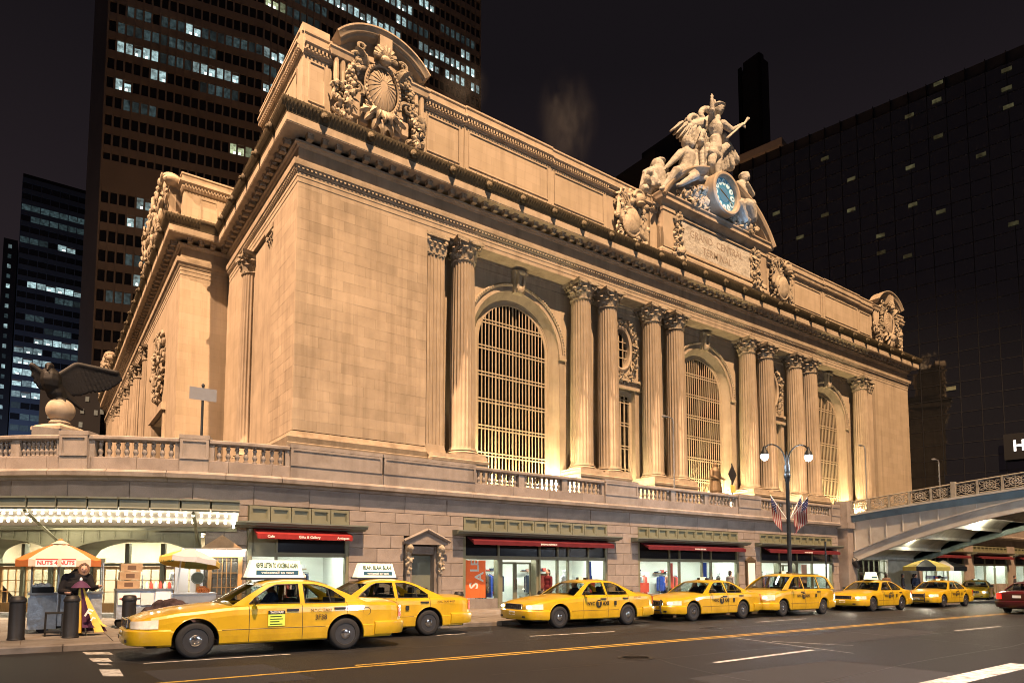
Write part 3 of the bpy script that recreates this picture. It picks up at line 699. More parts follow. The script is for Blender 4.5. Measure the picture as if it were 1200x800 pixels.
for i in range(7):
    p, a = pod(c1 - 0.12, 0.25 + i * 0.24); put(bulb, "bulb", can, (p.x, p.y, ZC0 - 0.36 + i * 0.05))
for s in (-3.9, 0.15, 4.4):
    p, a = pod(s, 0.0); q, a = pod(s, CO - 0.25); MB().tube([(p.x, p.y, 2.5), (q.x, q.y, ZC0 - 0.03)], 0.055, 4).build("brace", "olive", can)
area("canopy_bulbs_glow", (*pod(0, 0.9)[0], ZC0 - 0.45), (*pod(0, 0.9)[0], 0), 260, (1.0, 0.86, 0.6), 8, 1.4)
# small gabled porch beside the canopy, with a fluorescent strip
por = thing("side_porch", "small gabled porch with bright strip light and oak framed glass doors", "porch", (5.2, 24.2, gz(5)), world=True)
p, a = pod(5.15); loc = (p.x, p.y, GE - 0.03); rot = (0, 0, a)
def pb(name, mat, *bb):
    return MB().box(*bb).build(name, mat, por, loc=loc, rot=rot)
hood = MB(); hood.add([(-0.62, -0.75, 2.28), (0.62, -0.75, 2.28), (0.0, -0.75, 2.72), (-0.62, 0.0, 2.28), (0.62, 0.0, 2.28), (0, 0, 2.72)], [(0, 1, 2), (3, 5, 4), (0, 2, 5, 3), (1, 4, 5, 2), (0, 3, 4, 1)])
hood.build("gable_hood", "cardboard", por, loc=loc, rot=rot)
pb("strip_light", "tubelight", -1.15, 0.72, -0.42, -0.30, 2.02, 2.22)
pb("strip_housing", "whiteplastic", -1.2, 0.78, -0.44, 0.0, 2.225, 2.275)
for x0, x1 in ((-0.78, -0.66), (-0.42, -0.30), (0.52, 0.66)): pb("door_jamb", "wood", x0, x1, -0.12, 0.05, 0, 1.98)
pb("door_head", "wood", -0.78, 0.66, -0.12, 0.05, 1.98, 2.08)
pb("door_panel", "wood", -0.28, 0.5, -0.05, 0.02, 0, 0.45)
for x in (-0.12, 0.02, 0.16, 0.3): pb("glazing_bar", "wood", x - 0.014, x + 0.014, -0.05, 0.0, 0.45, 1.95)
for z in (0.95, 1.45): pb("glazing_bar", "wood", -0.28, 0.5, -0.045, 0.0, z - 0.014, z + 0.014)
pb("pane", "shopglass", -0.66, 0.52, -0.02, -0.01, 0.4, 1.98)
pb("back_room", "hallwall", -0.8, 0.7, 0.27, 0.3, 0, 2.1)
for x in (-1.42, -0.96): pb("side_panel", "whiteplastic", x, x + 0.40, -0.06, -0.02, 0.1, 1.95)
mb = MB(); mb.lathe([(0.17, 0), (0.19, 0.012), (0.21, 0)], n=20, mat=Matrix.Rotation(pi / 2, 3, 'X')); mb.build("round_notice", "greenmetal", por, loc=(p.x - 0.75, p.y - 0.06, GE + 1.25), rot=rot)
# ------------------------------------------------------------------ shop fronts in the podium wall
YS = 24.10   # frame plane of the shop fronts
def person_body(kind, mb, h=1.7, seed=0, walk=0.0):
    """simple standing figure: one closed body, returned in mb (feet at origin, facing -Y)"""
    k = h / 1.75
    hip = 0.92 * k
    for sx in (-1, 1):
        st = walk * sx
        mb.cap((sx * 0.095 * k, 0, hip), 0.095 * k, (sx * 0.10 * k, -0.02 + st * 0.16, 0.50 * k), 0.062 * k)
        mb.cap((sx * 0.10 * k, -0.02 + st * 0.16, 0.50 * k), 0.06 * k, (sx * 0.10 * k, 0.02 + st * 0.24, 0.09 * k), 0.042 * k)
        mb.cap((sx * 0.10 * k, 0.04 + st * 0.24, 0.05 * k), 0.045 * k, (sx * 0.11 * k, -0.13 + st * 0.24, 0.035 * k), 0.035 * k)
        mb.cap((sx * 0.19 * k, 0, 1.42 * k), 0.062 * k, (sx * 0.25 * k, 0.02 - st * 0.06, 1.12 * k), 0.047 * k)
        mb.cap((sx * 0.25 * k, 0.02 - st * 0.06, 1.12 * k), 0.045 * k, (sx * 0.23 * k, -0.10 - st * 0.06, 0.88 * k), 0.034 * k)
        for f in range(5):
            mb.cap((sx * 0.23 * k, -0.11 - st * 0.06, 0.87 * k), 0.018 * k, (sx * (0.21 + 0.012 * f) * k, -0.135 - st * 0.06, (0.79 + 0.012 * abs(f - 2)) * k), 0.010 * k, 6)
    mb.ell((0, 0, 1.0 * k), (0.175 * k, 0.125 * k, 0.15 * k)); mb.ell((0, 0.01, 1.2 * k), (0.165 * k, 0.115 * k, 0.22 * k)); mb.ell((0, 0, 1.38 * k), (0.205 * k, 0.115 * k, 0.11 * k))
    mb.cap((0, 0, 1.45 * k), 0.055 * k, (0, -0.01, 1.56 * k), 0.052 * k)
    mb.ell((0, -0.015, 1.64 * k), (0.078 * k, 0.095 * k, 0.118 * k), 10, 8)
    mb.ell((0, -0.112 * k, 1.635 * k), (0.014 * k, 0.02 * k, 0.026 * k), 6, 5)
    for sx in (-1, 1): mb.ell((sx * 0.08 * k, 0, 1.635 * k), (0.014 * k, 0.022 * k, 0.032 * k), 6, 5)
    return mb
def split_person(name, label, cat, loc, rotz, coat, legs, h=1.7, walk=0.0, hood=None, group=None, skinmat="skin", hairmat="hair", voxel=0.022):
    """person: one continuous body mesh with material bands (skin, coat, trousers) and a hair mesh as child"""
    body = sculpt("person" if cat == "person" else name, person_body(0, MB(), h, 0, walk), coat, None, voxel, 1)
    body.name = name
    me = body.data; me.materials.append(MT[legs]); me.materials.append(MT[skinmat]); k = h / 1.75
    for p in me.polygons:
        c = p.center
        if c.z < 0.86 * k and abs(c.x) < 0.2 * k and not (c.z > 0.75 * k and abs(c.x) > 0.19 * k): p.material_index = 1
        if c.z > 1.50 * k or (abs(c.x) > 0.185 * k and c.z < 0.90 * k and c.z > 0.74 * k): p.material_index = 2
    body.location = loc; body.rotation_euler = (0, 0, rotz); tag(body, label, cat, group)
    if hairmat:
        hm = MB(); hm.ell((0, 0.012, 1.665 * k), (0.086 * k, 0.098 * k, 0.108 * k), 12, 8); hm.ell((0, 0.05 * k, 1.60 * k), (0.075 * k, 0.06 * k, 0.10 * k), 10, 6)
        hm.build("hair", hairmat, body, True)
        em = MB()
        for sx in (-1, 1): em.ell((sx * 0.03 * k, -0.098 * k, 1.648 * k), (0.012 * k, 0.008 * k, 0.008 * k), 6, 4)
        em.ell((0, -0.100 * k, 1.582 * k), (0.022 * k, 0.008 * k, 0.006 * k), 6, 4)
        em.build("eyes_and_mouth", "hair", body)
    return body

def shop(x0, x1, npan, awn_mat, words, bays, label, zsill=0.42, base=None):
    t = thing("shop_front", label, "shop", ((x0 + x1) / 2, YS, gz((x0 + x1) / 2)), world=True)
    g = gz((x0 + x1) / 2) + 0.125
    def b(name, mat, *bb): return MB().box(*bb).build(name, mat, t)
    # sunk panels over the opening
    w = (x1 - x0) / npan; z0, z1 = 3.36, 3.90
    b("panel_back", "olivedark", x0, x1, YS + 0.0, YS + 0.12, z0, z1 + 0.02)
    for i in range(npan):
        a = x0 + w * i + 0.012; c = x0 + w * (i + 1) - 0.012; m = MB(); e = 0.10; y = YS - 0.10
        for k, (e0, e1, y0, y1) in enumerate(((0, e, y, y + 0.09), (e, e + 0.03, y + 0.03, y + 0.09))):
            m.box(a + e0, a + e1, y0, y1, z0 + e0, z1 - e0); m.box(c - e1, c - e0, y0, y1, z0 + e0, z1 - e0)
            m.box(a + e1, c - e1, y0, y1, z1 - e1, z1 - e0); m.box(a + e1, c - e1, y0, y1, z0 + e0, z0 + e1)
        m.box(a + e + 0.03, c - e - 0.03, y + 0.07, y + 0.095, z0 + e + 0.03, z1 - e - 0.03)
        m.build("sunk_panel", "olive", t)
    # projecting ledge
    led = MB(); led.sweep([(-0.2, 3.12), (0.30, 3.12), (0.34, 3.16), (0.52, 3.18), (0.55, 3.24), (0.60, 3.27), (0.60, 3.32), (-0.2, 3.35)], [(x0 - 0.55, YS - 0.05), (x1 + 0.55, YS - 0.05)]); led.build("ledge", "greenmetal", t)
    # awning with valance
    y = YS - 0.08; m = MB(); a0, a1 = x0 + 0.15, x1 - 0.1; n = 12
    m.add([(a0, y, 3.10), (a1, y, 3.10), (a1, y - 0.62, 2.90), (a0, y - 0.62, 2.90)], [(0, 1, 2, 3)])
    aw = m.build("awning", awn_mat, t)
    m = MB(); vs = []
    for i in range(4 * n + 1):
        x = a0 + (a1 - a0) * i / (4 * n); vs += [(x, y - 0.62 - 0.008 * sin(i * 1.3), 2.90), (x, y - 0.625 - 0.012 * sin(i * 1.3), 2.725 + 0.006 * sin(i * 2.1))]
    m.add(vs, [(2 * i, 2 * i + 2, 2 * i + 3, 2 * i + 1) for i in range(4 * n)]); m.build("valance", awn_mat, aw)
    m = MB(); m.add([(a0, y, 3.10), (a0, y - 0.62, 2.90), (a0, y - 0.62, 2.75)], [(0, 1, 2)]); m.add([(a1, y, 3.10), (a1, y - 0.62, 2.90), (a1, y - 0.62, 2.75)], [(0, 1, 2)]); m.build("side_flap", awn_mat, aw)
    for wd, px, sz in words: text("awning_lettering", wd, sz, (px, y - 0.645, 2.81), FACE_S, "whitecard", aw, 0.002, 0.012)
    # frame
    for xx in (x0, x1 - 0.13): b("corner_post", "olive", xx, xx + 0.13, YS - 0.08, YS + 0.12, g, 3.1)
    b("transom_bar", "olive", x0 + 0.13, x1 - 0.13, YS - 0.06, YS + 0.08, 2.12, 2.28)
    b("transom_glass", "towerglass", x0 + 0.13, x1 - 0.13, YS + 0.02, YS + 0.04, 2.28, 3.1)
    for (a, c, kind) in bays:
        if kind != 'open': b("mullion", "olive", a - 0.07, a + 0.0, YS - 0.07, YS + 0.09, g, 3.1)
        if kind == 'infill': b("infill_panel", "olivedark", a, c, YS + 0.0, YS + 0.05, 2.28, 3.1); continue
        if kind == 'door':
            for s in (0, 1):
                h0 = a + 0.22 + (c - a - 0.44) * s / 2; h1 = a + 0.22 + (c - a - 0.44) * (s + 1) / 2 - 0.02; m = MB(); e = 0.09
                m.box(h0, h0 + e, YS + 0.35, YS + 0.40, g, 2.02); m.box(h1 - e, h1, YS + 0.35, YS + 0.40, g, 2.02); m.box(h0 + e, h1 - e, YS + 0.35, YS + 0.40, 2.02 - e, 2.02); m.box(h0 + e, h1 - e, YS + 0.35, YS + 0.40, g, g + 0.28)
                d = m.build("door", "olivedark", t); MB().box(h0 + e, h1 - e, YS + 0.37, YS + 0.38, g + 0.28, 2.02 - e).build("pane", "shopglass", d)
                MB().tube([(h1 - e / 2 if s == 0 else h0 + e / 2, YS + 0.31, 0.75), (h1 - e / 2 if s == 0 else h0 + e / 2, YS + 0.31, 1.25)], 0.018, 6).build("handle", "chrome", d)
            b("door_reveal", "olivedark", a, a + 0.2, YS, YS + 0.4, g, 2.12); b("door_reveal", "olivedark", c - 0.2, c, YS, YS + 0.4, g, 2.12)
        else:
            b("stall_riser", "granite_trim", a, c, YS - 0.02, YS + 0.1, g - 0.1, zsill)
            b("pane", "shopglass", a, c, YS + 0.02, YS + 0.03, zsill, 2.12)
            if kind == 'poster': pass
    # lit interior
    dpt = 2.6; m = MB()
    i0, i1 = x0 + 0.015, x1 - 0.015
    m.add([(i0, YS + 0.13, g), (i1, YS + 0.13, g), (i1, YS + dpt, g), (i0, YS + dpt, g), (i0, YS + 0.13, 2.55), (i1, YS + 0.13, 2.55), (i1, YS + dpt, 2.55), (i0, YS + dpt, 2.55)],
          [(0, 1, 2, 3), (2, 6, 7, 3), (0, 3, 7, 4), (1, 5, 6, 2), (4, 7, 6, 5)]); m.build("shop_interior", "shopwall", t)
    n = max(1, round((x1 - x0) / 2.2))
    for i in range(n):
        a = x0 + (x1 - x0) * (i + 0.5) / n; b("ceiling_light", "shopceil", a - 0.8, a + 0.8, YS + 0.5, YS + 1.0, 2.50, 2.53)
    return t
BR = [("BANANA REPUBLIC", 18.9, 0.11)]
shop(5.95, 9.62, 5, "red_awning", [("Cafe", 6.55, 0.13), ("Gifts & Gallery", 7.9, 0.13), ("Antiques", 9.15, 0.13)],
     [(6.1, 6.98, 'infill'), (6.98, 9.49, 'window')], "shop front beside the porch with short bright red awning")
shop(14.72, 23.15, 11, "maroon_awning", BR, [(14.85, 16.62, 'window'), (16.62, 18.92, 'door'), (18.92, 20.0, 'window'), (20.0, 20.66, 'window'), (20.66, 21.95, 'window'), (21.95, 23.02, 'window')],
     "long shop front with maroon awning and orange sale poster, left of three")
shop(25.35, 33.85, 11, "maroon_awning", [("BANANA REPUBLIC", 29.6, 0.11)], [(25.48, 27.85, 'window'), (27.85, 28.68, 'window'), (28.68, 30.6, 'window'), (30.6, 31.4, 'window'), (31.4, 33.72, 'window')],
     "maroon awning shop front with five pale display windows behind taxis")
shop(36.05, 44.45, 11, "maroon_awning", [("BANANA REPUBLIC", 40.4, 0.11)], [(36.18, 38.2, 'window'), (38.2, 40.2, 'door'), (40.2, 42.0, 'window'), (42.0, 44.32, 'window')],
     "maroon awning shop front behind the street lamp, next to the bridge")
# things in the shop windows
def slab(name, mat, label, cat, x0, x1, z0, z1, y=YS + 0.16, d=0.03, group=None):
    return tag(MB().box(x0, x1, y, y + d, z0, z1).build(name, mat), label, cat, group)
sp = slab("sale_poster", "orange_poster", "tall orange poster with white SALE lettering in shop window", "poster", 14.93, 16.02, 0.45, 2.08)
text("poster_lettering", "S", 0.62, (15.42, YS + 0.145, 0.98), (pi / 2, -pi / 2, 0), "whitecard", sp, 0.004, 0.02)
text("poster_lettering", "A", 0.62, (15.70, YS + 0.145, 1.36), (pi / 2, -pi / 2, 0), "whitecard", sp, 0.004, 0.02)
text("poster_lettering", "L", 0.62, (15.46, YS + 0.145, 1.72), (pi / 2, -pi / 2, 0), "whitecard", sp, 0.004, 0.02)
text("poster_lettering", "E", 0.55, (15.46, YS + 0.145, 1.98), (pi / 2, -pi / 2, 0), "whitecard", sp, 0.004, 0.02)
slab("display_board", "blueprint", "curved blue and red swoosh board in shop window by first maroon awning", "display", 22.02, 22.3, 1.2, 2.1)
slab("display_board", "redprint", "red display board low in window of first maroon shop", "display", 22.1, 22.5, 0.5, 1.1)
slab("display_board", "blueprint", "tall blue display board in second maroon awning shop", "display", 30.75, 31.2, 1.0, 2.1)
slab("display_board", "redprint", "red poster strip at left window of second maroon awning shop", "display", 25.6, 26.4, 0.5, 1.0)
slab("display_board", "redprint", "narrow red poster in the second maroon shop's small window", "display", 28.0, 28.3, 0.6, 2.05)
slab("display_board", "peach", "pale red poster in shop window beside the bridge", "display", 41.0, 41.6, 0.5, 2.05)
es = thing("sign_easel", "black framed notice on easel beside shop doors", "easel", (19.35, 24.5, gz(19) + 0.13))
MB().box(-0.36, 0.36, -0.03, 0.0, 0.75, 1.55).build("board", "browncloth", es); MB().box(-0.28, 0.28, -0.035, -0.03, 0.85, 1.45).build("notice", "redprint", es)
for x in (-0.3, 0.3): MB().tube([(x * 0.8, -0.02, 0.8), (x * 1.2, -0.05, 0.0)], 0.018, 5).build("leg", "blackplastic", es)
MB().tube([(0, 0.02, 0.8), (0, 0.4, 0.0)], 0.018, 5).build("leg", "blackplastic", es)
MN = 0
for (x, coat, legs, lab) in ((16.25, "browncloth", "darkcloth", "mannequin in brown jacket behind the sale poster"), (20.95, "palecloth", "palecloth", "mannequin in speckled white top left of blue swoosh"), (22.6, "darkcloth", "navy", "mannequin in dark jacket right of blue swoosh"),
                             (26.2, "palecloth", "navy", "mannequin in pale jacket in leftmost window of second maroon shop"), (28.42, "peach", "browncloth", "mannequin in peach clothes in the second maroon shop's narrow window"),
                             (32.2, "navy", "darkcloth", "mannequin in navy coat in rightmost window of second maroon shop"), (32.9, "darkcloth", "darkcloth", "mannequin in black at right end of second maroon shop"), (37.2, "navy", "darkcloth", "mannequin in navy coat in window left of street lamp"), (40.7, "palecloth", "navy", "mannequin in white in window right of street lamp")):
    o = split_person("mannequin", lab, "mannequin", (x, 24.75, gz(x) + 0.13), 0.3, coat, legs, 1.75, group="mannequins in the shop windows", skinmat="palecloth", hairmat=None, voxel=0.045)
# lit menu box on the pier between the shops
mc = thing("notice_case", "bronze framed notice case on the granite pier between two shops", "sign", (34.9, 23.9, 1.0), world=True)
MB().box(34.45, 35.35, 23.86, 23.99, 0.55, 2.25).build("case_frame", "statuebronze", mc); MB().box(34.56, 35.24, 23.84, 23.858, 0.72, 2.1).build("notice", "whitecard", mc)
m = MB(); m.add([(34.4, 23.86, 2.25), (35.4, 23.86, 2.25), (34.9, 23.86, 2.5), (34.4, 23.99, 2.25), (35.4, 23.99, 2.25), (34.9, 23.99, 2.5)], [(0, 1, 2), (3, 5, 4), (0, 2, 5, 3), (1, 4, 5, 2)]); m.build("crest", "statuebronze", mc)
# pedimented doorway between shop one and two
nd = thing("pedimented_doorway", "grey metal door under a stone pediment with carved brackets", "doorway", (12.8, 24, gz(12)), world=True)
MB().box(12.28, 13.32, 24.35, 24.42, -0.1, 2.45).build("door_leaf", "greenmetal", nd)
MB().box(12.0, 12.28, 24.0, 24.6, -0.1, 2.62).build("jamb", "granite_trim", nd); MB().box(13.32, 13.6, 24.0, 24.6, -0.1, 2.62).build("jamb", "granite_trim", nd); MB().box(12.28, 13.32, 24.05, 24.6, 2.30, 2.62).build("lintel", "granite_trim", nd)
m = MB(); m.add([(11.85, 23.72, 2.68), (13.8, 23.72, 2.68), (13.8, 23.72, 2.8), (12.82, 23.72, 3.24), (11.85, 23.72, 2.8), (11.85, 24.02, 2.68), (13.8, 24.02, 2.68), (13.8, 24.02, 2.8), (12.82, 24.02, 3.24), (11.85, 24.02, 2.8)],
    [(0, 1, 2, 3, 4), (0, 5, 6, 1), (1, 6, 7, 2), (2, 7, 8, 3), (3, 8, 9, 4), (4, 9, 5, 0)]); m.build("pediment", "granite", nd)
m = MB()
for (x, z), (x2, z2) in (((11.78, 2.79), (12.82, 3.26)), ((12.82, 3.26), (13.87, 2.79))): m.tube([(x, 23.66, z + 0.02), (x2, 23.66, z2 + 0.02)], 0.075, 4)
m.build("raking_moulding", "granite_trim", nd)
for x in (12.08, 13.52):
    m = MB(); rg = random.Random(int(x * 10))
    m.cap((x, 23.85, 2.6), 0.17, (x, 23.9, 2.1), 0.1); m.ell((x, 23.72, 2.52), (0.16, 0.12, 0.14)); m.cap((x, 23.85, 2.1), 0.1, (x, 23.92, 1.6), 0.07); m.ell((x, 23.85, 1.55), (0.1, 0.08, 0.1))
    for k in range(26): m.ell((x + rg.uniform(-0.15, 0.15), 23.8 + rg.uniform(-0.08, 0.1), rg.uniform(1.6, 2.6)), (rg.uniform(0.03, 0.07),) * 3, 6, 5)
    sculpt("carved_bracket", m, "carved", nd, 0.03, 1)
    MB().tube([(x, 23.93, 1.7), (x, 23.93, -0.1)], 0.09, 10).build("half_column", "granite_trim", nd)

rg = random.Random(62)
for (x, y, lab) in ((17.3, 25.9, "clothes rail behind the shop doors right of the sale poster"), (20.3, 26.0, "clothes rail at the back of the first maroon shop"), (27.2, 26.0, "clothes rail at the back of the second maroon shop, left"), (30.0, 26.1, "clothes rail at the back of the second maroon shop, centre"), (38.9, 26.0, "clothes rail at the back of the shop behind the lamp"), (42.8, 26.0, "clothes rail at the back of the shop beside the bridge"), (8.0, 26.0, "clothes rail at the back of the red awning shop")):
    t = thing("clothes_rail", lab, "clothes rail", (x, y, gz(x) + 0.13))
    for sx in (-0.75, 0.75): MB().tube([(sx, 0, 0), (sx, 0, 1.5)], 0.02, 6).build("upright", "chrome", t)
    MB().tube([(-0.75, 0, 1.5), (0.75, 0, 1.5)], 0.018, 6).build("rail", "chrome", t)
    for k in range(13):
        h = rg.uniform(0.65, 1.0); c = -0.66 + 0.11 * k; m = MB(); m.add([(c - 0.025, -0.05, 1.46), (c + 0.025, -0.05, 1.46), (c + 0.03, 0.05, 1.46), (c - 0.03, 0.05, 1.46), (c - 0.035, -0.24, 1.38), (c + 0.035, -0.24, 1.38), (c + 0.035, 0.24, 1.38), (c - 0.035, 0.24, 1.38), (c - 0.03, -0.26, 1.4 - h), (c + 0.04, -0.25, 1.4 - h), (c + 0.04, 0.25, 1.4 - h), (c - 0.03, 0.26, 1.4 - h)],
            [(0, 1, 2, 3), (0, 4, 5, 1), (1, 5, 6, 2), (2, 6, 7, 3), (3, 7, 4, 0), (4, 8, 9, 5), (5, 9, 10, 6), (6, 10, 11, 7), (7, 11, 8, 4)]); m.build("garment", rg.choice(["navy", "darkcloth", "palecloth", "peach", "browncloth", "blueprint", "redprint"]), t)
    MB().box(-0.8, 0.8, 0.35, 0.42, 1.62, 1.66).build("shelf", "wood", t)
    for k in range(6): MB().box(-0.72 + 0.25 * k, -0.54 + 0.25 * k, 0.24, 0.42, 1.663, 1.72 + 0.05 * (k % 3)).build("folded_jumper", rg.choice(["palecloth", "peach", "navy", "redprint"]), t)
# ------------------------------------------------------------------ the station building
XW, XE, YF = 11.65, 90.05, 38.0       # west and east corners, south face
XC = (XW + XE) / 2
YC, YB, YWIN = 38.30, 39.45, 40.05     # column axis, back wall, window plane
YP, XP = 55.6, 8.15                    # west pavilion steps out at YP to XP
ZA = 24.43                             # underside of the architrave
ZBASE = 9.75                           # column foot
st = thing("station_building", "floodlit limestone station with giant columns, arched windows and deep cornice", "building", (XC, YF, 5.03), world=True)
COLX = [XC + d for d in (-27.5, -16.55, -13.65, -8.4, -5.35, 5.35, 8.4, 13.65, 16.55, 27.5)]
BAYX = [XC - 22.0, XC, XC + 22.0]; SIDEX = [XC - 11.03, XC + 11.03]
AW, ASP = 4.05, 18.7                   # arch opening half width and springing height
def archpts(cx, r, zs, z0, n=20):
    return [(cx - r, z0)] + [(cx - r * cos(pi * i / n), zs + r * sin(pi * i / n)) for i in range(n + 1)] + [(cx + r, z0)]
# back wall with openings
holes = [archpts(c, AW, ASP, 5.4) for c in BAYX]
for c in SIDEX:
    holes.append([(c - 1.55, 5.4), (c - 1.55, 17.1), (c + 1.55, 17.1), (c + 1.55, 5.4)])
    holes.append([(c + 1.05 * cos(a), 20.6 + 1.75 * sin(a)) for a in [2 * pi * i / 20 for i in range(20)]])
mb = MB(); mb.poly([(21.0, 5.03), (21.0, ZA + 0.2), (XE - (21.0 - XW), ZA + 0.2), (XE - (21.0 - XW), 5.03)], holes, lambda u, v: (u, YB, v), lambda u, v: (u, YB + 0.5, v))
mb.build("back_wall", "limecourse", st)
# corner pavilions: core and facing blocks
mb = MB(); mb.box(XW + 0.2, 20.15, YF + 0.2, 50, 5.03, ZA + 0.3); mb.build("pavilion_core", "limestone", st)
rng = random.Random(3)
ZB0 = 9.78; ncr = 23; ch = (ZA - ZB0) / ncr
def ashlar_s(x0, x1, first):
    for k in range(ncr):
        z0 = ZB0 + k * ch; n = 6; sh = 0.5 * (k % 2); cuts = [x0] + [x0 + (x1 - x0) * (i + 1 - sh) / n for i in range(n)] ; cuts = [c for c in cuts if c < x1 - 0.2] + [x1]
        for a, b in zip(cuts, cuts[1:]):
            j = rng.uniform(0, 0.006); MB().bev(a + 0.0012, b - 0.0012, YF + j, YF + 0.22, z0 + 0.0012, z0 + ch - 0.0012, 0.0045).build("ashlar_block", "limestone", st)
ashlar_s(XW, 20.35, True)
for k in range(ncr):     # west return of the corner pavilion
    z0 = ZB0 + k * ch; n = 3; y0, y1 = YF + 0.22, 42.95; sh = 0.5 * ((k + 1) % 2); cuts = [y0] + [y0 + (y1 - y0) * (i + 1 - sh) / n for i in range(n)]; cuts = [c for c in cuts if c < y1 - 0.2] + [y1]
    for a, b in zip(cuts, cuts[1:]):
        m = MB().bev(-b + 0.0012, -a - 0.0012, XW + rng.uniform(0, 0.005), XW + 0.22, z0 + 0.0012, z0 + ch - 0.0012, 0.0045)
        m.V = [(y, -x, z) for x, y, z in m.V]; m.build("ashlar_block", "limestone", st)
PLINTH = [(-0.2, 5.03), (0.42, 5.03), (0.42, 8.95), (0.34, 9.0), (0.36, 9.32), (0.26, 9.42), (0.14, 9.6), (0.05, 9.72), (-0.2, 9.78)]
# east pavilion (mirror, coursed material)
mb = MB(); mb.box(XE - 8.7, XE, YF, 60, 5.03, ZA - 0.003); mb.build("east_pavilion", "limecourse", st)
# continuous plinth: street side goes round pavilions and the column line; columns stand on pedestal blocks
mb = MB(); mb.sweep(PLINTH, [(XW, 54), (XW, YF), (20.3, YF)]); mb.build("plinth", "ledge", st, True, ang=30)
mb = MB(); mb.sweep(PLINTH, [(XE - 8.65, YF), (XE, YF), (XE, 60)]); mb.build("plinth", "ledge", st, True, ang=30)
# column pedestals in pairs
def pedestal(x0, x1):
    m = MB(); m.box(x0, x1, YC - 1.25, YB + 0.1, 5.03, 8.75); m.sweep([(0, 8.75), (0.06, 8.77), (0.1, 8.95), (0, 9.0), (-0.02, 9.28), (-0.5, 9.285)], [(x0, YB), (x0, YC - 1.25), (x1, YC - 1.25), (x1, YB)])
    m.box(x0 + 0.03, x1 - 0.03, YC - 1.2, YB + 0.05, 8.9, 9.27); m.build("pedestal", "limetrim", st)
pedestal(20.4, COLX[0] + 1.25); pedestal(COLX[1] - 1.25, COLX[2] + 1.25); pedestal(COLX[3] - 1.25, COLX[4] + 1.25)
pedestal(COLX[5] - 1.25, COLX[6] + 1.25); pedestal(COLX[7] - 1.25, COLX[8] + 1.25); pedestal(COLX[9] - 1.25, XE - 8.7)
# fluted column: shaft, base, leafy capital
HS = ZA - 1.45 - (ZBASE + 0.0)
def flute_ring(r, nf=22):
    out = []
    for i in range(nf):
        for k in range(6):
            a = 2 * pi * (i + k / 6) / nf; t = k / 6
            d = 0.0 if k in (0, 1) else (0.5 if k in (2, 5) else 1.0); out.append((r - d * 0.062) * 1.0); out.append(a)
    return [(out[2 * i] * cos(out[2 * i + 1]), out[2 * i] * sin(out[2 * i + 1])) for i in range(len(out) // 2)]
def shaft_mesh():
    m = MB(); zs = [0, 0.12, 0.3, HS * 0.33, HS * 0.66, HS - 0.25, HS - 0.1, HS]; rs = [0.98, 0.93, 0.90, 0.895, 0.85, 0.785, 0.785, 0.83]; vs = []; n = 0
    for z, r in zip(zs, rs):
        ring = flute_ring(r) if 0.2 < z < HS - 0.15 else [(r * cos(2 * pi * i / 132), r * sin(2 * pi * i / 132)) for i in range(132)]
        n = len(ring); vs += [(x, y, z) for x, y in ring]
    m.add(vs, [(k * n + i, k * n + (i + 1) % n, (k + 1) * n + (i + 1) % n, (k + 1) * n + i) for k in range(len(zs) - 1) for i in range(n)])
    return m.mesh("column_shaft", "limestone", True, 35)
def base_mesh():
    m = MB(); m.box(-1.17, 1.17, -1.17, 1.17, -0.46, -0.28)
    prof = [(1.14, -0.28)]
    prof += [(1.04 + 0.12 * sin(pi * i / 8), -0.28 + 0.17 * i / 8) for i in range(9)] + [(1.0, -0.09), (0.98, -0.06)] + [(0.99 + 0.07 * sin(pi * i / 6), -0.05 + 0.08 * i / 6) for i in range(7)] + [(0.9, 0.05)]
    m.lathe(prof, n=32); return m.mesh("column_base", "limetrim", True, 35)
def leaf(m, ang, r0, z0, h, w, out):
    vs = []; n = 6
    for i in range(n + 1):
        t = i / n; rr = r0 + out * (t ** 2.2) ; z = z0 + h * (t if t < 0.8 else 0.8 - (t - 0.8) * 0.7); ww = w * (0.75 + 0.5 * sin(pi * t)) * (1 - 0.55 * t ** 4)
        c, s_ = cos(ang), sin(ang)
        for k in (-1, -0.5, 0, 0.5, 1):
            rad = rr + (0.05 * (1 - abs(k)) if abs(k) < 0.9 else -0.01) + 0.012 * (i % 2); x, y = rad, ww * k * (1 + 0.12 * (i % 2) * (abs(k) == 1))
            vs.append((x * c - y * s_, x * s_ + y * c, z))
    m.add(vs, [(i * 5 + k, i * 5 + k + 1, (i + 1) * 5 + k + 1, (i + 1) * 5 + k) for i in range(n) for k in range(4)])
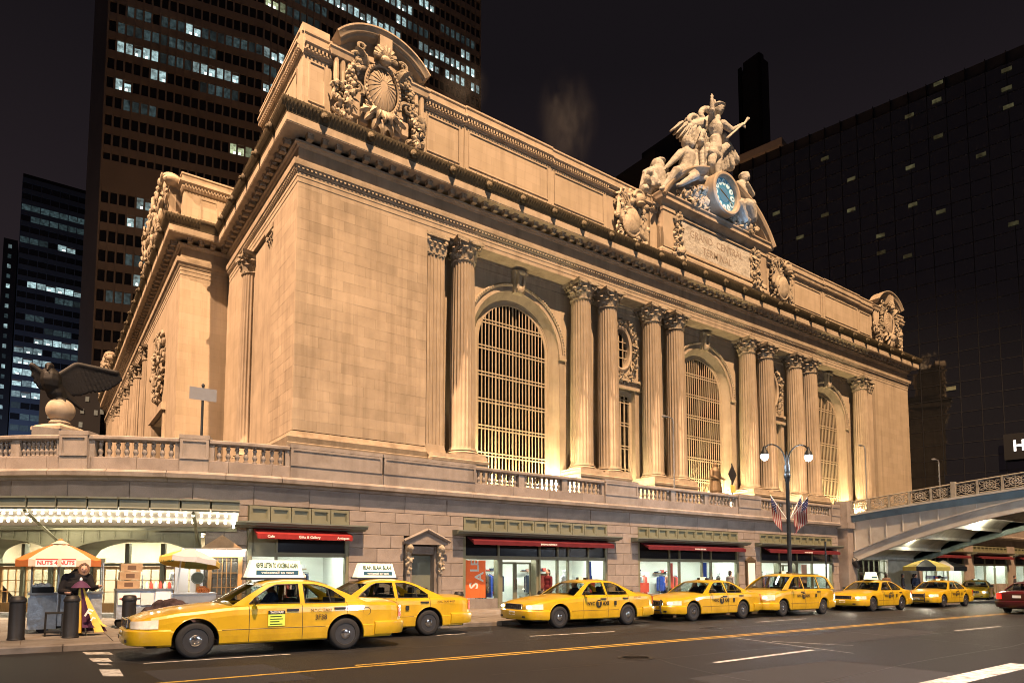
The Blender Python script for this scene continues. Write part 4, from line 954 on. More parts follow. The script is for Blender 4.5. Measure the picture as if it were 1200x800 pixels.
def capital_mesh(r=0.80, H=1.42, n8=8):
    m = MB(); m.lathe([(r + 0.05, -0.06), (r + 0.09, 0.0), (r + 0.03, 0.05), (r - 0.04, 0.1), (r - 0.03, 0.8), (r + 0.12, 1.12), (r + 0.16, 1.16)], n=24)
    for i in range(n8): leaf(m, 2 * pi * i / n8, r - 0.02, 0.05, 0.62, 0.27, 0.30)
    for i in range(n8): leaf(m, 2 * pi * (i + 0.5) / n8, r - 0.02, 0.12, 0.98, 0.26, 0.36)
    for i in range(4):
        a = pi / 4 + i * pi / 2
        for s_ in (-1, 1):     # corner volutes
            pts = []; rad = []
            for k in range(15):
                t = k / 14; th = -1.2 + t * 7.2; rr = 0.20 * (1 - 0.72 * t); cx, cz = r + 0.36, 0.98
                u = cx + rr * cos(th + 1.6) * 0.9; z = cz + rr * sin(th + 1.6); off = s_ * 0.075
                pts.append((u * cos(a) - off * sin(a), u * sin(a) + off * cos(a), z)); rad.append(0.05 * (1 - 0.4 * t))
            m.tube(pts, rad, 6)
        b = i * pi / 2; m.ell(((r + 0.22) * cos(b), (r + 0.22) * sin(b), 1.26), (0.14, 0.14, 0.14), 8, 6)
    N = 12; pl = []
    for i in range(4):
        a0 = pi / 4 + i * pi / 2; a1 = a0 + pi / 2
        for k in range(N):
            t = k / N; x = (1 - t) * cos(a0) * 1.52 + t * cos(a1) * 1.52; y = (1 - t) * sin(a0) * 1.52 + t * sin(a1) * 1.52; L = hypot(x, y); f = 1 - 0.13 * sin(pi * t) if 0.04 < t < 0.96 else 1.0
            pl.append((x * f, y * f))
    m.poly(pl, [], lambda u, v: (u, v, 1.18), lambda u, v: (u * 1.02, v * 1.02, 1.44)); return m.mesh("column_capital", "carved", True, 50)
SH, BA, CA = shaft_mesh(), base_mesh(), capital_mesh()
def column(x, y):
    o = put(SH, "column", st, (x, y, ZBASE)); put(BA, "base", o); put(CA, "capital", o, (0, 0, HS)); return o
for x in COLX: column(x, YC)
# fluted pilasters beside the end columns
def pilaster(x0, x1, y, dep=0.35, along='x', par=st):
    m = MB(); n = 5; w = (x1 - x0); pts = []
    for i in range(n):
        a = x0 + w * (i + 0.12) / n; b = x0 + w * (i + 0.88) / n
        pts += [(a, 0), (a + 0.02, 0.05), ((a + b) / 2, 0.085), (b - 0.02, 0.05), (b, 0)]
    prof = [(x0, 0)] + pts + [(x1, 0)]
    zs = [ZBASE + 0.25, ZA - 1.45]
    vs = [((u, y + d, z) if along == 'x' else (y + d, u, z)) for z in zs for u, d in prof]; k = len(prof)
    m.add(vs, [(i, i + 1, k + i + 1, k + i) for i in range(k - 1)])
    def bb(u0, u1, d0, d1, z0, z1):
        if along == 'x': m.box(u0, u1, y + d0, y + d1, z0, z1)
        else: m.box(y + d0, y + d1, u0, u1, z0, z1)
    bb(x0 + 0.0, x0 + 0.012, 0.0, dep, zs[0], zs[1]); bb(x1 - 0.012, x1, 0.0, dep, zs[0], zs[1])
    bb(x0 - 0.1, x1 + 0.1, -0.12, dep, ZBASE - 0.45, ZBASE - 0.1); bb(x0 - 0.06, x1 + 0.06, -0.07, dep, ZBASE - 0.1, ZBASE + 0.1); bb(x0 - 0.03, x1 + 0.03, -0.04, dep, ZBASE + 0.1, zs[0] + 0.003)
    o = m.build("pilaster", "limestone", par)
    c = MB(); w2 = w / 2
    def P(u, d, z): return (u, y + d, z) if along == 'x' else (y + d, u, z)
    cx = (x0 + x1) / 2
    for r_, (zz, hh) in enumerate(((0.05, 0.6), (0.12, 0.95))):
        for i in range(3 + r_):
            u = x0 + w * (i + 0.5 - 0.25 * r_) / (3 if r_ == 0 else 3.5) ; vs = []
            for k in range(6):
                t = k / 5; d = -0.02 - (0.20 + 0.05 * r_) * t ** 2.2; z = ZA - 1.45 + zz + hh * (t if t < 0.8 else 0.8 - (t - 0.8) * 0.7); ww = 0.20 * (0.75 + 0.5 * sin(pi * t)) * (1 - 0.55 * t ** 4)
                for q in (-1, 0, 1): vs.append(P(u + ww * q, d - (0.05 if q == 0 else 0), z))
            c.add(vs, [(k * 3 + q, k * 3 + q + 1, k * 3 + q + 4, k * 3 + q + 3) for k in range(5) for q in range(2)])
    for u in (x0 - 0.02, x1 + 0.02):
        c.ell(P(u, -0.12, ZA - 0.5), (0.17, 0.17, 0.19), 8, 6)
    vs = [P(x0 - 0.2, -0.28, ZA - 0.26), P(x1 + 0.2, -0.28, ZA - 0.26), P(x1 + 0.2, dep, ZA - 0.26), P(x0 - 0.2, dep, ZA - 0.26)]; vs += [(a, b, ZA - 0.003) for a, b, _ in vs]
    c.add(vs, [(0, 1, 2, 3), (4, 7, 6, 5), (0, 4, 5, 1), (1, 5, 6, 2), (2, 6, 7, 3), (3, 7, 4, 0)])
    vs = [P(x0, 0.0, ZA - 1.45), P(x1, 0.0, ZA - 1.45), P(x1, dep, ZA - 1.45), P(x0, dep, ZA - 1.45)]; vs += [(a, b, ZA - 0.26) for a, b, _ in vs]
    c.add(vs, [(0, 1, 5, 4), (1, 2, 6, 5), (3, 0, 4, 7)])
    c.build("capital", "carved", o, True, ang=50)
    return o
pilaster(20.50, 21.85, YF + 0.25, 1.4); pilaster(XE - (21.85 - XW), XE - (20.50 - XW), YF + 0.25, 1.4)
mb = MB(); mb.box(20.15, 22.0, YF + 1.3, YB + 0.3, 5.03, ZA + 0.2); mb.build("recess_jamb", "limestone", st)
# arched windows: splayed reveal, archivolt, keystone, grille of bars, glass
RW = 3.48
def arch_strip(name, mat, cx, prof, par, z0=5.4, n=28, smooth=True):
    """prof: (radius, y); swept up the jambs and round the arch"""
    vs = []; k = len(prof); path = [('j', 0)] + [('a', pi * i / n) for i in range(n + 1)] + [('j', 1)]
    for kind, a in path:
        for r, y in prof:
            if kind == 'j': vs.append((cx + (-r if a == 0 else r), y, z0))
            else: vs.append((cx - r * cos(a), y, ASP + r * sin(a)))
    L = len(path); m = MB(); m.add(vs, [(i * k + j, (i + 1) * k + j, (i + 1) * k + j + 1, i * k + j + 1) for i in range(L - 1) for j in range(k - 1)])
    return m.build(name, mat, par, smooth, ang=30)
def arched_window(cx):
    fr = arch_strip("arched_window", "ironbar", cx, [(RW + 0.02, YWIN - 0.06), (RW - 0.06, YWIN - 0.06), (RW - 0.06, YWIN - 0.02), (RW - 0.30, YWIN - 0.02), (RW - 0.30, YWIN - 0.06), (RW - 0.36, YWIN - 0.06), (RW - 0.36, YWIN + 0.05)], st, smooth=False)
    arch_strip("splayed_reveal", "limestone", cx, [(AW, YB - 0.0), (RW + 0.02, YWIN - 0.02), (RW + 0.02, YWIN + 0.3)], st)
    m = MB()   # archivolt only round the arch
    prof = [(AW - 0.02, YB + 0.02), (AW - 0.02, YB - 0.10), (AW + 0.16, YB - 0.10), (AW + 0.17, YB - 0.05), (AW + 0.34, YB - 0.05), (AW + 0.36, YB - 0.16), (AW + 0.50, YB - 0.20), (AW + 0.62, YB - 0.13), (AW + 0.64, YB + 0.02)]
    n = 36; k = len(prof); vs = [(cx - r * cos(pi * i / n), y, ASP + r * sin(pi * i / n)) for i in range(n + 1) for r, y in prof]
    m.add(vs, [(i * k + j, (i + 1) * k + j, (i + 1) * k + j + 1, i * k + j + 1) for i in range(n) for j in range(k - 1)]); m.build("archivolt", "limetrim", st, True, ang=25)
    m = MB()   # leaf band on the archivolt
    for i in range(60):
        a = pi * (i + 0.5) / 60; r = AW + 0.50; m.ell((cx - r * cos(a), YB - 0.21, ASP + r * sin(a)), (0.09, 0.05, 0.09), 6, 4)
    m.build("leaf_band", "carved", st, True)
    for s_ in (-1, 1):   # impost
        x = cx + s_ * (AW + 0.32); MB().box(x - 0.36, x + 0.36, YB - 0.26, YB + 0.1, ASP - 0.42, ASP - 0.30).build("impost", "limetrim", st); MB().box(x - 0.32, x + 0.32, YB - 0.18, YB + 0.1, ASP - 0.30, ASP - 0.003).build("impost", "limetrim", st)
        MB().box(x - 0.28, x + 0.28, YB - 0.08, YB + 0.1, 5.4, ASP - 0.43).build("arch_pier", "limestone", st)
    ks = MB(); z = ASP + AW; ks.add([(cx - 0.45, YB - 0.30, z - 0.15), (cx + 0.45, YB - 0.30, z - 0.15), (cx + 0.62, YB - 0.55, z + 1.5), (cx - 0.62, YB - 0.55, z + 1.5), (cx - 0.45, YB + 0.1, z - 0.15), (cx + 0.45, YB + 0.1, z - 0.15), (cx + 0.62, YB + 0.1, z + 1.5), (cx - 0.62, YB + 0.1, z + 1.5)],
                 [(0, 1, 2, 3), (0, 3, 7, 4), (1, 5, 6, 2), (3, 2, 6, 7), (0, 4, 5, 1)])
    for q in (-0.25, 0.25): ks.tube([(cx + q, YB - 0.42, z + 0.1), (cx + q * 1.3, YB - 0.62, z + 1.35)], 0.14, 8)
    ks.ell((cx, YB - 0.42, z + 0.05), (0.34, 0.22, 0.34), 10, 8); ks.ell((cx, YB - 0.6, z + 1.35), (0.62, 0.2, 0.2), 10, 6); ks.build("keystone", "carved", st, True, ang=40)
    # bars
    nv = 20
    for i in range(1, nv):
        x = -RW + 0.36 + (2 * RW - 0.72) * i / nv; zt = ASP + sqrt((RW - 0.36) ** 2 - x * x); w = 0.036 if i % 5 else 0.055
        MB().box(cx + x - w, cx + x + w, YWIN - 0.05, YWIN + 0.0, 5.4, zt + 0.02).build("mullion", "ironbar", fr)
    for zz in (8.05, 10.05, 12.05, 14.05, 16.05, 18.05, 20.05):
        x = RW - 0.36 if zz < ASP else sqrt((RW - 0.36) ** 2 - (zz - ASP) ** 2)
        for dz in (0, 0.24): MB().box(cx - x, cx + x, YWIN - 0.075, YWIN - 0.052, zz + dz - 0.045, zz + dz + 0.045).build("transom", "ironbar", fr)
    pts = archpts(cx, RW - 0.34, ASP, 5.4); m = MB(); m.poly(pts, [], lambda u, v: (u, YWIN + 0.04, v)); m.build("glass", "winglass", fr)
    # dim hall behind, with inner window grid
    m = MB(); m.box(cx - 4.4, cx + 4.4, YWIN + 0.62, YWIN + 3.4, 5.05, 23.4); m.F = [f for k_, f in enumerate(m.F) if k_ != 2]; m.build("hall_recess", "darkroom", fr)
for c in BAYX: arched_window(c)
def side_window(cx):
    fr = MB(); z1 = 17.0; fr.box(cx - 1.55, cx - 1.25, YWIN - 0.3, YWIN - 0.1, 5.4, z1); fr.box(cx + 1.25, cx + 1.55, YWIN - 0.3, YWIN - 0.1, 5.4, z1); fr.box(cx - 1.25, cx + 1.25, YWIN - 0.3, YWIN - 0.1, z1 - 0.35, z1 + 0.08)
    fr = fr.build("side_window", "ironbar", st)
    for i in range(1, 5): x = cx - 1.25 + 2.5 * i / 5; MB().box(x - 0.045, x + 0.045, YWIN - 0.27, YWIN - 0.15, 5.4, z1 - 0.35).build("mullion", "ironbar", fr)
    for zz in (8.05, 10.05, 12.05, 14.05, 16.05):
        for dz in (0, 0.24): MB().box(cx - 1.25, cx + 1.25, YWIN - 0.285, YWIN - 0.272, zz + dz - 0.04, zz + dz + 0.04).build("transom", "ironbar", fr)
    MB().box(cx - 1.25, cx + 1.25, YWIN - 0.14, YWIN - 0.13, 5.4, z1 - 0.35).build("glass", "winglass", fr)
    m = MB(); m.box(cx - 1.7, cx + 1.7, YWIN + 0.0, YWIN + 2.4, 5.05, 23); m.F = [f for k_, f in enumerate(m.F) if k_ != 2]; m.build("hall_recess", "darkroom", fr)
    m = MB(); m.box(cx - 2.3, cx + 2.3, YB - 0.3, YB + 0.2, 17.1, 17.35); m.box(cx - 2.1, cx + 2.1, YB - 0.18, YB + 0.2, 17.35, 17.75); m.box(cx - 2.4, cx + 2.4, YB - 0.42, YB + 0.2, 17.753, 17.95); m.build("window_head", "limetrim", st)
    for s_ in (-1, 1): MB().box(cx + s_ * 1.8 - 0.24, cx + s_ * 1.8 + 0.24, YB - 0.12, YB + 0.2, 5.4, 17.1).build("window_jamb", "limestone", st)
    # oval eye with carved wreath
    m = MB(); n = 28; pr = [(1.02, 0.3), (1.02, -0.12), (1.18, -0.2), (1.34, -0.12), (1.36, 0.02)]; k = len(pr)
    vs = [(cx + r * cos(2 * pi * i / n), YB + y, 20.6 + (r + 0.68) * sin(2 * pi * i / n)) for i in range(n) for r, y in pr]
    m.add(vs, [(i * k + j, ((i + 1) % n) * k + j, ((i + 1) % n) * k + j + 1, i * k + j + 1) for i in range(n) for j in range(k - 1)]); m.build("oval_frame", "limetrim", st, True)
    for x in (-0.5, 0, 0.5): MB().box(cx + x - 0.045, cx + x + 0.045, YB + 0.2, YB + 0.28, 19.0, 22.2).build("oval_bar", "ironbar", st)
    for z in (19.9, 20.6, 21.3): MB().box(cx - 1.05, cx + 1.05, YB + 0.18, YB + 0.197, z - 0.04, z + 0.04).build("oval_bar", "ironbar", st)
    m = MB(); rg = random.Random(int(cx * 7))
    for i in range(220):
        a = rg.uniform(0, 2 * pi); 
        if 1.0 < a < 2.1 and rg.random() < 0.5: continue
        rx = rg.uniform(1.3, 1.95); rz = rg.uniform(2.05, 2.65) + (0.35 if 3.6 < a < 5.8 else 0)
        m.ell((cx + rx * cos(a), YB - rg.uniform(0.02, 0.3), 20.55 + rz * sin(a)), (rg.uniform(0.08, 0.16), rg.uniform(0.06, 0.12), rg.uniform(0.2, 0.42)), 7, 5, rrot(rg))
    m.build("carved_wreath", "carved", st, True)
for c in SIDEX: side_window(c)
# frieze band under the soffit at the back wall
mb = MB(); mb.sweep([(-0.1, 23.75), (0.05, 23.78), (0.05, 24.2), (0.14, 24.25), (0.14, ZA), (-0.1, ZA)], [(20.5, YB), (XE - 8.85, YB)]); mb.build("inner_band", "limetrim", st)

# ------------------------------------------------------------------ entablature, round the south front and the west flank
EP = [(XP, 125.0), (XP, YP), (XW, YP), (XW, YF), (XE, YF), (XE, 75.0)]
def ent(name, mat, prof, path=EP, smooth=False, ang=25): return MB().sweep(prof, path).build(name, mat, st, smooth, ang=ang)
ent("architrave", "limetrim", [(-1.6, ZA), (0.0, ZA), (0.0, 24.72), (0.03, 24.74), (0.03, 25.03), (0.06, 25.05), (0.06, 25.30), (-0.5, 25.30)])
ent("architrave_moulding", "limetrim", [(0.0, 25.303), (0.10, 25.32), (0.16, 25.42), (0.16, 25.50), (0.30, 25.62), (0.34, 25.85), (0.34, 25.95), (0.0, 26.03)], smooth=True)
ent("frieze", "limestone", [(-0.3, 26.0), (0.02, 26.0), (0.02, 26.85), (-0.3, 26.85)])
ent("bed_moulding", "limetrim", [(0.0, 26.85), (0.10, 26.88), (0.16, 27.0), (0.28, 27.03), (0.28, 27.15), (0.0, 27.16)], smooth=True)
ent("corona", "limetrim", [(0.0, 27.50), (1.02, 27.50), (1.02, 27.55), (1.05, 27.56), (1.05, 28.02), (0.0, 28.04)])
ent("gutter_cresting", "bronze", [(0.9, 28.04), (1.06, 28.05), (1.08, 28.14), (1.12, 28.22), (1.20, 28.40), (1.32, 28.58), (1.36, 28.62), (1.36, 28.78), (0.9, 28.80)], smooth=True, ang=50)
ent("roof_ledge", "limetrim", [(0.95, 28.70), (-0.6, 28.72), (-0.6, 28.0)])
# modillion blocks under the corona: individual pieces on the south front and the near flank
mod = MB(); mod.box(-0.17, 0.17, -0.40, 0.0, 0, 0.24); mod.box(-0.20, 0.20, -0.45, 0.0, 0.243, 0.33); modm = mod.mesh("modillion", "limetrim")
ml = MB()
n = 88
for i in range(n): put(modm, "modillion", st, (XW + 0.05 + (XE - XW - 0.1) * (i + 0.5) / n, YF - 0.27, 27.165))
for i in range(19): put(modm, "modillion", st, (XW - 0.27, YF + 0.3 + (YP - YF - 0.6) * (i + 0.5) / 19, 27.165), (0, 0, -pi / 2))
for i in range(4): put(modm, "modillion", st, (XP + 0.1 + 3.3 * (i + 0.5) / 4, YP - 0.27, 27.165))
for i in range(70): put(modm, "modillion", st, (XP - 0.27, YP + 0.3 + (125 - YP) * (i + 0.5) / 70, 27.165), (0, 0, -pi / 2))
den = MB()   # small bead row over the architrave
x = XW - 0.1
while x < XE: den.box(x, x + 0.13, YF - 0.24, YF - 0.1, 25.44, 25.60); x += 0.26
y = YF
while y < YP: den.box(XW - 0.24, XW - 0.1, y, y + 0.13, 25.44, 25.60); y += 0.26
stuff(den.build("bead_row", "limetrim", st))
# lion heads and leaf cresting on the gutter
lion = MB(); lion.ell((0, -0.02, 0), (0.27, 0.2, 0.3), 10, 8); lion.ell((0, -0.22, -0.06), (0.14, 0.14, 0.14), 8, 6); lion.ell((-0.22, 0, 0.16), 0.09, 6, 5); lion.ell((0.22, 0, 0.16), 0.09, 6, 5); lion.ell((0, -0.3, -0.14), (0.1, 0.07, 0.06), 6, 5); lionm = lion.mesh("lion_head", "bronze", True)
for i in range(27): put(lionm, "lion_head", st, (XW + 1.1 + (XE - XW - 2.2) * i / 26, YF - 1.26, 28.40))
for i in range(5): put(lionm, "lion_head", st, (XW - 1.26, YF + 1.4 + i * 3.2, 28.40), (0, 0, -pi / 2))
for i in range(16): put(lionm, "lion_head", st, (XP - 1.26, YP + 1.4 + i * 3.4, 28.40), (0, 0, -pi / 2))
cr = MB(); rg = random.Random(8)
def crest(x, y, ux, uy, nx, ny, L, step):
    s_ = 0.0
    while s_ < L:
        c = Vector((x + ux * s_, y + uy * s_, 28.45)); h = 0.30 + 0.1 * (int(s_ / step) % 2)
        cr.add([c + Vector((ux * -0.09 + nx * 0.10, uy * -0.09 + ny * 0.10, -0.2)), c + Vector((ux * 0.09 + nx * 0.10, uy * 0.09 + ny * 0.10, -0.2)), c + Vector((ux * 0.09 + nx * 0.28, uy * 0.09 + ny * 0.28, 0.12)), c + Vector((nx * 0.34, ny * 0.34, h)), c + Vector((-ux * 0.09 + nx * 0.28, -uy * 0.09 + ny * 0.28, 0.12)), c + Vector((nx * 0.24, ny * 0.24, 0.0))],
               [(0, 1, 5), (1, 2, 5), (2, 3, 5), (3, 4, 5), (4, 0, 5)]); s_ += step
crest(XW - 1.3, YF - 1.08, 1, 0, 0, -1, XE - XW + 2.6, 0.22); crest(XW - 1.08, YP - 1.2, 0, -1, -1, 0, YP - YF, 0.22); crest(XP - 1.08, 120, 0, -1, -1, 0, 120 - YP + 1.2, 0.3); crest(XP - 1.2, YP - 1.08, 1, 0, 0, -1, 2.4, 0.22)
stuff(cr.build("leaf_cresting", "bronze", st))

# ------------------------------------------------------------------ attic over the cornice
YA = 38.25
XA0, XA1 = XW + 0.2, XE - 0.2
ZT0, ZT1 = 28.7, 34.4
mb = MB(); mb.box(XA0 + 0.3, XA1 - 0.3, YA + 0.3, YA + 3.0, ZT0, ZT1 - 0.3); mb.build("attic_core", "limestone", st)
ATB = [(-0.3, ZT0), (0.25, ZT0), (0.25, 29.55), (0.18, 29.62), (0.05, 29.78), (-0.3, 29.8)]
ATC = [(-0.3, 33.05), (0.06, 33.08), (0.10, 33.20), (0.22, 33.24), (0.22, 33.48), (0.30, 33.5), (0.42, 33.6), (0.42, 33.75), (0.25, 33.8), (0.2, 33.82), (0.2, 34.25), (0.28, 34.3), (0.28, 34.42), (-0.3, 34.45)]
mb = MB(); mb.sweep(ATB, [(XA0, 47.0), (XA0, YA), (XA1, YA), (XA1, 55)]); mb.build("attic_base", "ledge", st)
def attic_cornice(x0, x1, dy=0.0): MB().sweep(ATC, [(x0, YA - dy), (x1, YA - dy)]).build("attic_cornice", "limetrim", st)
def panel(x0, x1, y, z0=29.85, z1=33.05, proud=0.0, name="attic_panel"):
    m = MB(); e = 0.28; m.box(x0, x1, y - proud, y + 0.3, z0, z1)
    o = m.build(name, "limecourse", st)
    f = MB(); a, b, c, d = x0 + 0.35, x1 - 0.35, z0 + 0.3, z1 - 0.3; yy = y - proud
    for (p, q, r, s_) in ((a, b, d - 0.09, d), (a, b, c, c + 0.09), (a, a + 0.09, c + 0.09, d - 0.09), (b - 0.09, b, c + 0.09, d - 0.09)): f.box(p, q, yy - 0.07, yy + 0.003, r, s_)
    f.build("panel_frame", "limetrim", o); return o
def dentils(x0, x1, y, name="dentil_row"):
    m = MB(); x = x0
    while x < x1: m.box(x, x + 0.12, y - 0.34, y - 0.2, 33.26, 33.46); x += 0.24
    stuff(m.build(name, "limetrim", st))
# stretches: (x0, x1, proud)  west half then mirrored
half = [(XA0, 13.6, 0.0), (20.0, 23.3, 0.0), (23.3, 31.2, 0.10), (31.2, 37.2, 0.0), (42.3, 43.2, 0.12)]
for x0, x1, pr in half:
    for a, b in ((x0, x1), (2 * XC - x1, 2 * XC - x0)):
        if b - a > 1.6: panel(a, b, YA, proud=pr)
        else: MB().box(a, b, YA - pr, YA + 0.3, 29.81, 33.04).build("attic_wall", "limecourse", st)
        MB().sweep(ATC, [(a, YA - pr), (b, YA - pr)]).build("attic_cornice", "limetrim", st); dentils(a + 0.1, b - 0.1, YA - pr)
for a, b in ((37.2, 42.3), (2 * XC - 42.3, 2 * XC - 37.2), (13.6, 20.0), (2 * XC - 20.0, 2 * XC - 13.6)):
    MB().box(a, b, YA + 0.05, YA + 0.35, 29.8, 33.04).build("attic_wall", "limestone", st)
    MB().sweep(ATC, [(a, YA), (b, YA)]).build("attic_cornice", "limetrim", st)
# corner pediments with carved shields
def curl(m, c, r, t0, t1, w, y, turns=1.4):
    pts = []; rad = []
    for k in range(14):
        t = k / 13; th = t0 + (t1 - t0) * t; rr = r * (1 - 0.65 * t); pts.append((c[0] + rr * cos(th), y - 0.05 * sin(t * 6), c[1] + rr * sin(th))); rad.append(w * (1 - 0.5 * t))
    m.tube(pts, rad, 7)
def carved(name, x0, x1, z0, z1, y, dep, seed, n=120, shape=None, par=st, mat="carved", big=1.0):
    m = MB(); rg = random.Random(seed); cx = (x0 + x1) / 2; hw = (x1 - x0) / 2; k = 0; n = int(n * 1.5)
    while k < n:
        x = rg.uniform(x0, x1); z = rg.uniform(z0, z1); u = (x - cx) / hw; v = (z - z0) / (z1 - z0)
        if shape and not shape(u, v): continue
        k += 1; s_ = rg.uniform(0.10, 0.30) * big; kind = rg.random(); yy = y - dep * rg.uniform(0.1, 1.0) * (1 - 0.5 * abs(u))
        if kind < 0.16: m.ell((x, yy, z), (s_ * rg.uniform(0.6, 1.3), s_ * rg.uniform(0.6, 1.1), s_ * rg.uniform(0.7, 1.3)), 8, 6, rrot(rg))
        elif kind < 0.66:
            th = rg.uniform(0, 6.28); L_ = s_ * 3.0; w_ = s_ * 0.95; vs = []   # curling leaf with a ridge and lobed edge
            for a in range(6):
                t = a / 5; ww = w_ * (0.35 + 1.1 * sin(pi * min(1, t * 0.92 + 0.08))) * (1.25 if a % 2 else 0.9); lift = -0.28 * big * sin(pi * t * 0.8) * (1 + t)
                for q in (-1, 0, 1): u_ = L_ * (t - 0.4) ; v_ = ww * q * 0.6; vs.append((x + u_ * cos(th) - v_ * sin(th), yy + lift + (0.10 * big if q else 0), z + u_ * sin(th) + v_ * cos(th)))
            m.add(vs, [(3 * a + q, 3 * a + q + 1, 3 * a + q + 4, 3 * a + q + 3) for a in range(5) for q in (0, 1)])
        elif kind < 0.88: curl(m, (x, z), s_ * 1.6, rg.uniform(0, 6), rg.uniform(6, 12), 0.10 * big, yy)
        else: m.cap((x, yy, z), s_ * 0.5, (x + rg.uniform(-0.5, 0.5) * big, yy - 0.1, z + rg.uniform(-0.6, 0.6) * big), s_ * 0.35, 7)
    m.grid(lambda a, b: (x0 + (x1 - x0) * a, y + 0.02, z0 + (z1 - z0) * b), 1, 1) if shape is None else None
    return m.build(name, mat, par, True, ang=60)
def corner_pediment(cx, mir):
    hw = 3.25; y = YA - 0.15
    # segmental hood
    R = 4.15; zc = 36.25 - R; a0 = math.asin(min(1, hw / R)); n = 22; prof = [(0.0, 0.3), (0.0, -0.55), (0.14, -0.6), (0.16, -0.75), (0.30, -0.8), (0.45, -0.95), (0.55, -0.95), (0.55, 0.3)]; k = len(prof)
    m = MB(); vs = []
    for i in range(n + 1):
        a = -a0 + 2 * a0 * i / n
        for r, d in prof: vs.append((cx + (R - 0.55 + r) * sin(a), y + d, zc + (R - 0.55 + r) * cos(a)))
    m.add(vs, [(i * k + j, (i + 1) * k + j, (i + 1) * k + j + 1, i * k + j + 1) for i in range(n) for j in range(k - 1)] + [tuple(range(k)), tuple(n * k + j for j in range(k))[::-1]]); m.build("segmental_hood", "limetrim", st, True, ang=30)
    m = MB(); out = [(cx - hw + 0.2, 33.0)] + [(cx + (R - 0.5) * sin(-a0 + 2 * a0 * i / n) * 0.97, zc + (R - 0.5) * cos(-a0 + 2 * a0 * i / n)) for i in range(n + 1)] + [(cx + hw - 0.2, 33.0)]
    m.poly(out, [], lambda u, v: (u, y + 0.0, v), lambda u, v: (u, y + 1.2, v)); m.build("tympanum", "limestone", st)
    for s_ in (-1, 1):  # end blocks with half entablature and pilaster strips
        x = cx + s_ * 2.55; MB().sweep([(-0.4, 33.5), (0.05, 33.5), (0.12, 33.8), (0.2, 33.9), (0.2, 34.0), (-0.4, 34.05)], [(x - 0.75, y + 0.2), (x - 0.75, y - 0.3), (x + 0.75, y - 0.3), (x + 0.75, y + 0.2)]).build("pediment_block", "limetrim", st)
        for q in (-0.42, 0, 0.42): MB().tube([(x + q, y - 0.12, 33.5), (x + q, y - 0.12, 32.6), (x + q, y - 0.2, 31.6)], [0.17, 0.19, 0.14], 8).build("fluted_strip", "limetrim", st, True)
        carved("fruit_drop", x - 0.62, x + 0.62, 29.4, 31.7, y - 0.05, 0.45, 40 + s_ + int(cx), 34, lambda u, v: abs(u) < 0.4 + 0.6 * v)
    # oval shield with rays, scrolls, fruit garlands, acanthus fan, shell crest
    m = MB(); m.ell((cx, y - 0.25, 32.45), (1.05, 0.5, 1.5), 24, 14)
    for k in range(22): a = 2 * pi * k / 22; m.tube([(cx + 0.25 * cos(a), y - 0.74, 32.6 + 0.35 * sin(a)), (cx + 0.65 * cos(a), y - 0.64, 32.5 + 0.95 * sin(a)), (cx + 0.95 * cos(a), y - 0.42, 32.45 + 1.38 * sin(a))], [0.02, 0.06, 0.085], 5)
    m.build("shield", "limetrim", st, True)
    m = MB(); m.tube([(cx + 1.16 * cos(2 * pi * k / 36), y - 0.5, 32.45 + 1.62 * sin(2 * pi * k / 36)) for k in range(37)], 0.13, 7, cap=False)
    for i in range(40): a = 2 * pi * i / 40; m.ell((cx + 1.16 * cos(a), y - 0.62, 32.45 + 1.62 * sin(a)), 0.075, 6, 4)
    m.build("shield_rim", "limetrim", st, True)
    m = MB()
    for s_ in (-1, 1):
        for (ox, oz, r_, t0, t1, w_) in ((1.55, 33.7, 0.62, 0.5, 8.5, 0.17), (1.75, 31.9, 0.5, 3.6, -4.0, 0.15), (0.95, 30.75, 0.55, 1.2, 9.0, 0.16), (1.45, 34.7, 0.34, 2.5, -4.5, 0.12)):
            pts = []; rad = []
            for k in range(22): t = k / 21; th = t0 + (t1 - t0) * t; rr = r_ * (1 - 0.8 * t); pts.append((cx + s_ * (ox + rr * cos(th)), y - 0.35 - 0.25 * t, oz + rr * sin(th))); rad.append(w_ * (1 - 0.45 * t))
            m.tube(pts, rad, 7)
    m.build("scrolls", "carved", st, True)
    rg = random.Random(int(cx))
    for s_ in (-1, 1):
        m = MB()
        for k in range(26):
            t = k / 25; x = cx + s_ * (1.25 + 1.05 * t + 0.25 * sin(pi * t)); z = 34.2 - 3.6 * t ** 1.3; w_ = 0.16 + 0.16 * sin(pi * t)
            for q in range(4): m.ell((x + rg.uniform(-w_, w_), y - 0.35 - rg.uniform(0, 0.3), z + rg.uniform(-0.1, 0.1)), rg.uniform(0.09, 0.16), 7, 5)
        m.build("fruit_garland", "carved", st, True)
    def big_leaf(m, x, z, th, L_, w_, yy):
        vs = []
        for a in range(9):
            t = a / 8; ww = w_ * sin(pi * min(1, 0.12 + t * 0.88)) * (1.22 if a % 2 else 0.86); lift = -0.45 * sin(pi * t * 0.75) - (0.12 * t)
            for q in (-1, -0.5, 0, 0.5, 1): u_ = L_ * t; v_ = ww * q; vs.append((x + u_ * cos(th) - v_ * sin(th), yy + lift + 0.16 * abs(q) + (0.0 if q else -0.05), z + u_ * sin(th) + v_ * cos(th)))
        m.add(vs, [(5 * a + q, 5 * a + q + 1, 5 * a + q + 6, 5 * a + q + 5) for a in range(8) for q in range(4)])
    m = MB()
    for k in range(7): th = -pi / 2 + (k - 3) * 0.36; big_leaf(m, cx + (k - 3) * 0.16, 31.0, th, 1.75 - 0.16 * abs(k - 3), 0.34, y - 0.25)
    for k in range(5): th = -pi / 2 + (k - 2) * 0.4; big_leaf(m, cx + (k - 2) * 0.12, 31.1, th, 1.05, 0.26, y - 0.5)
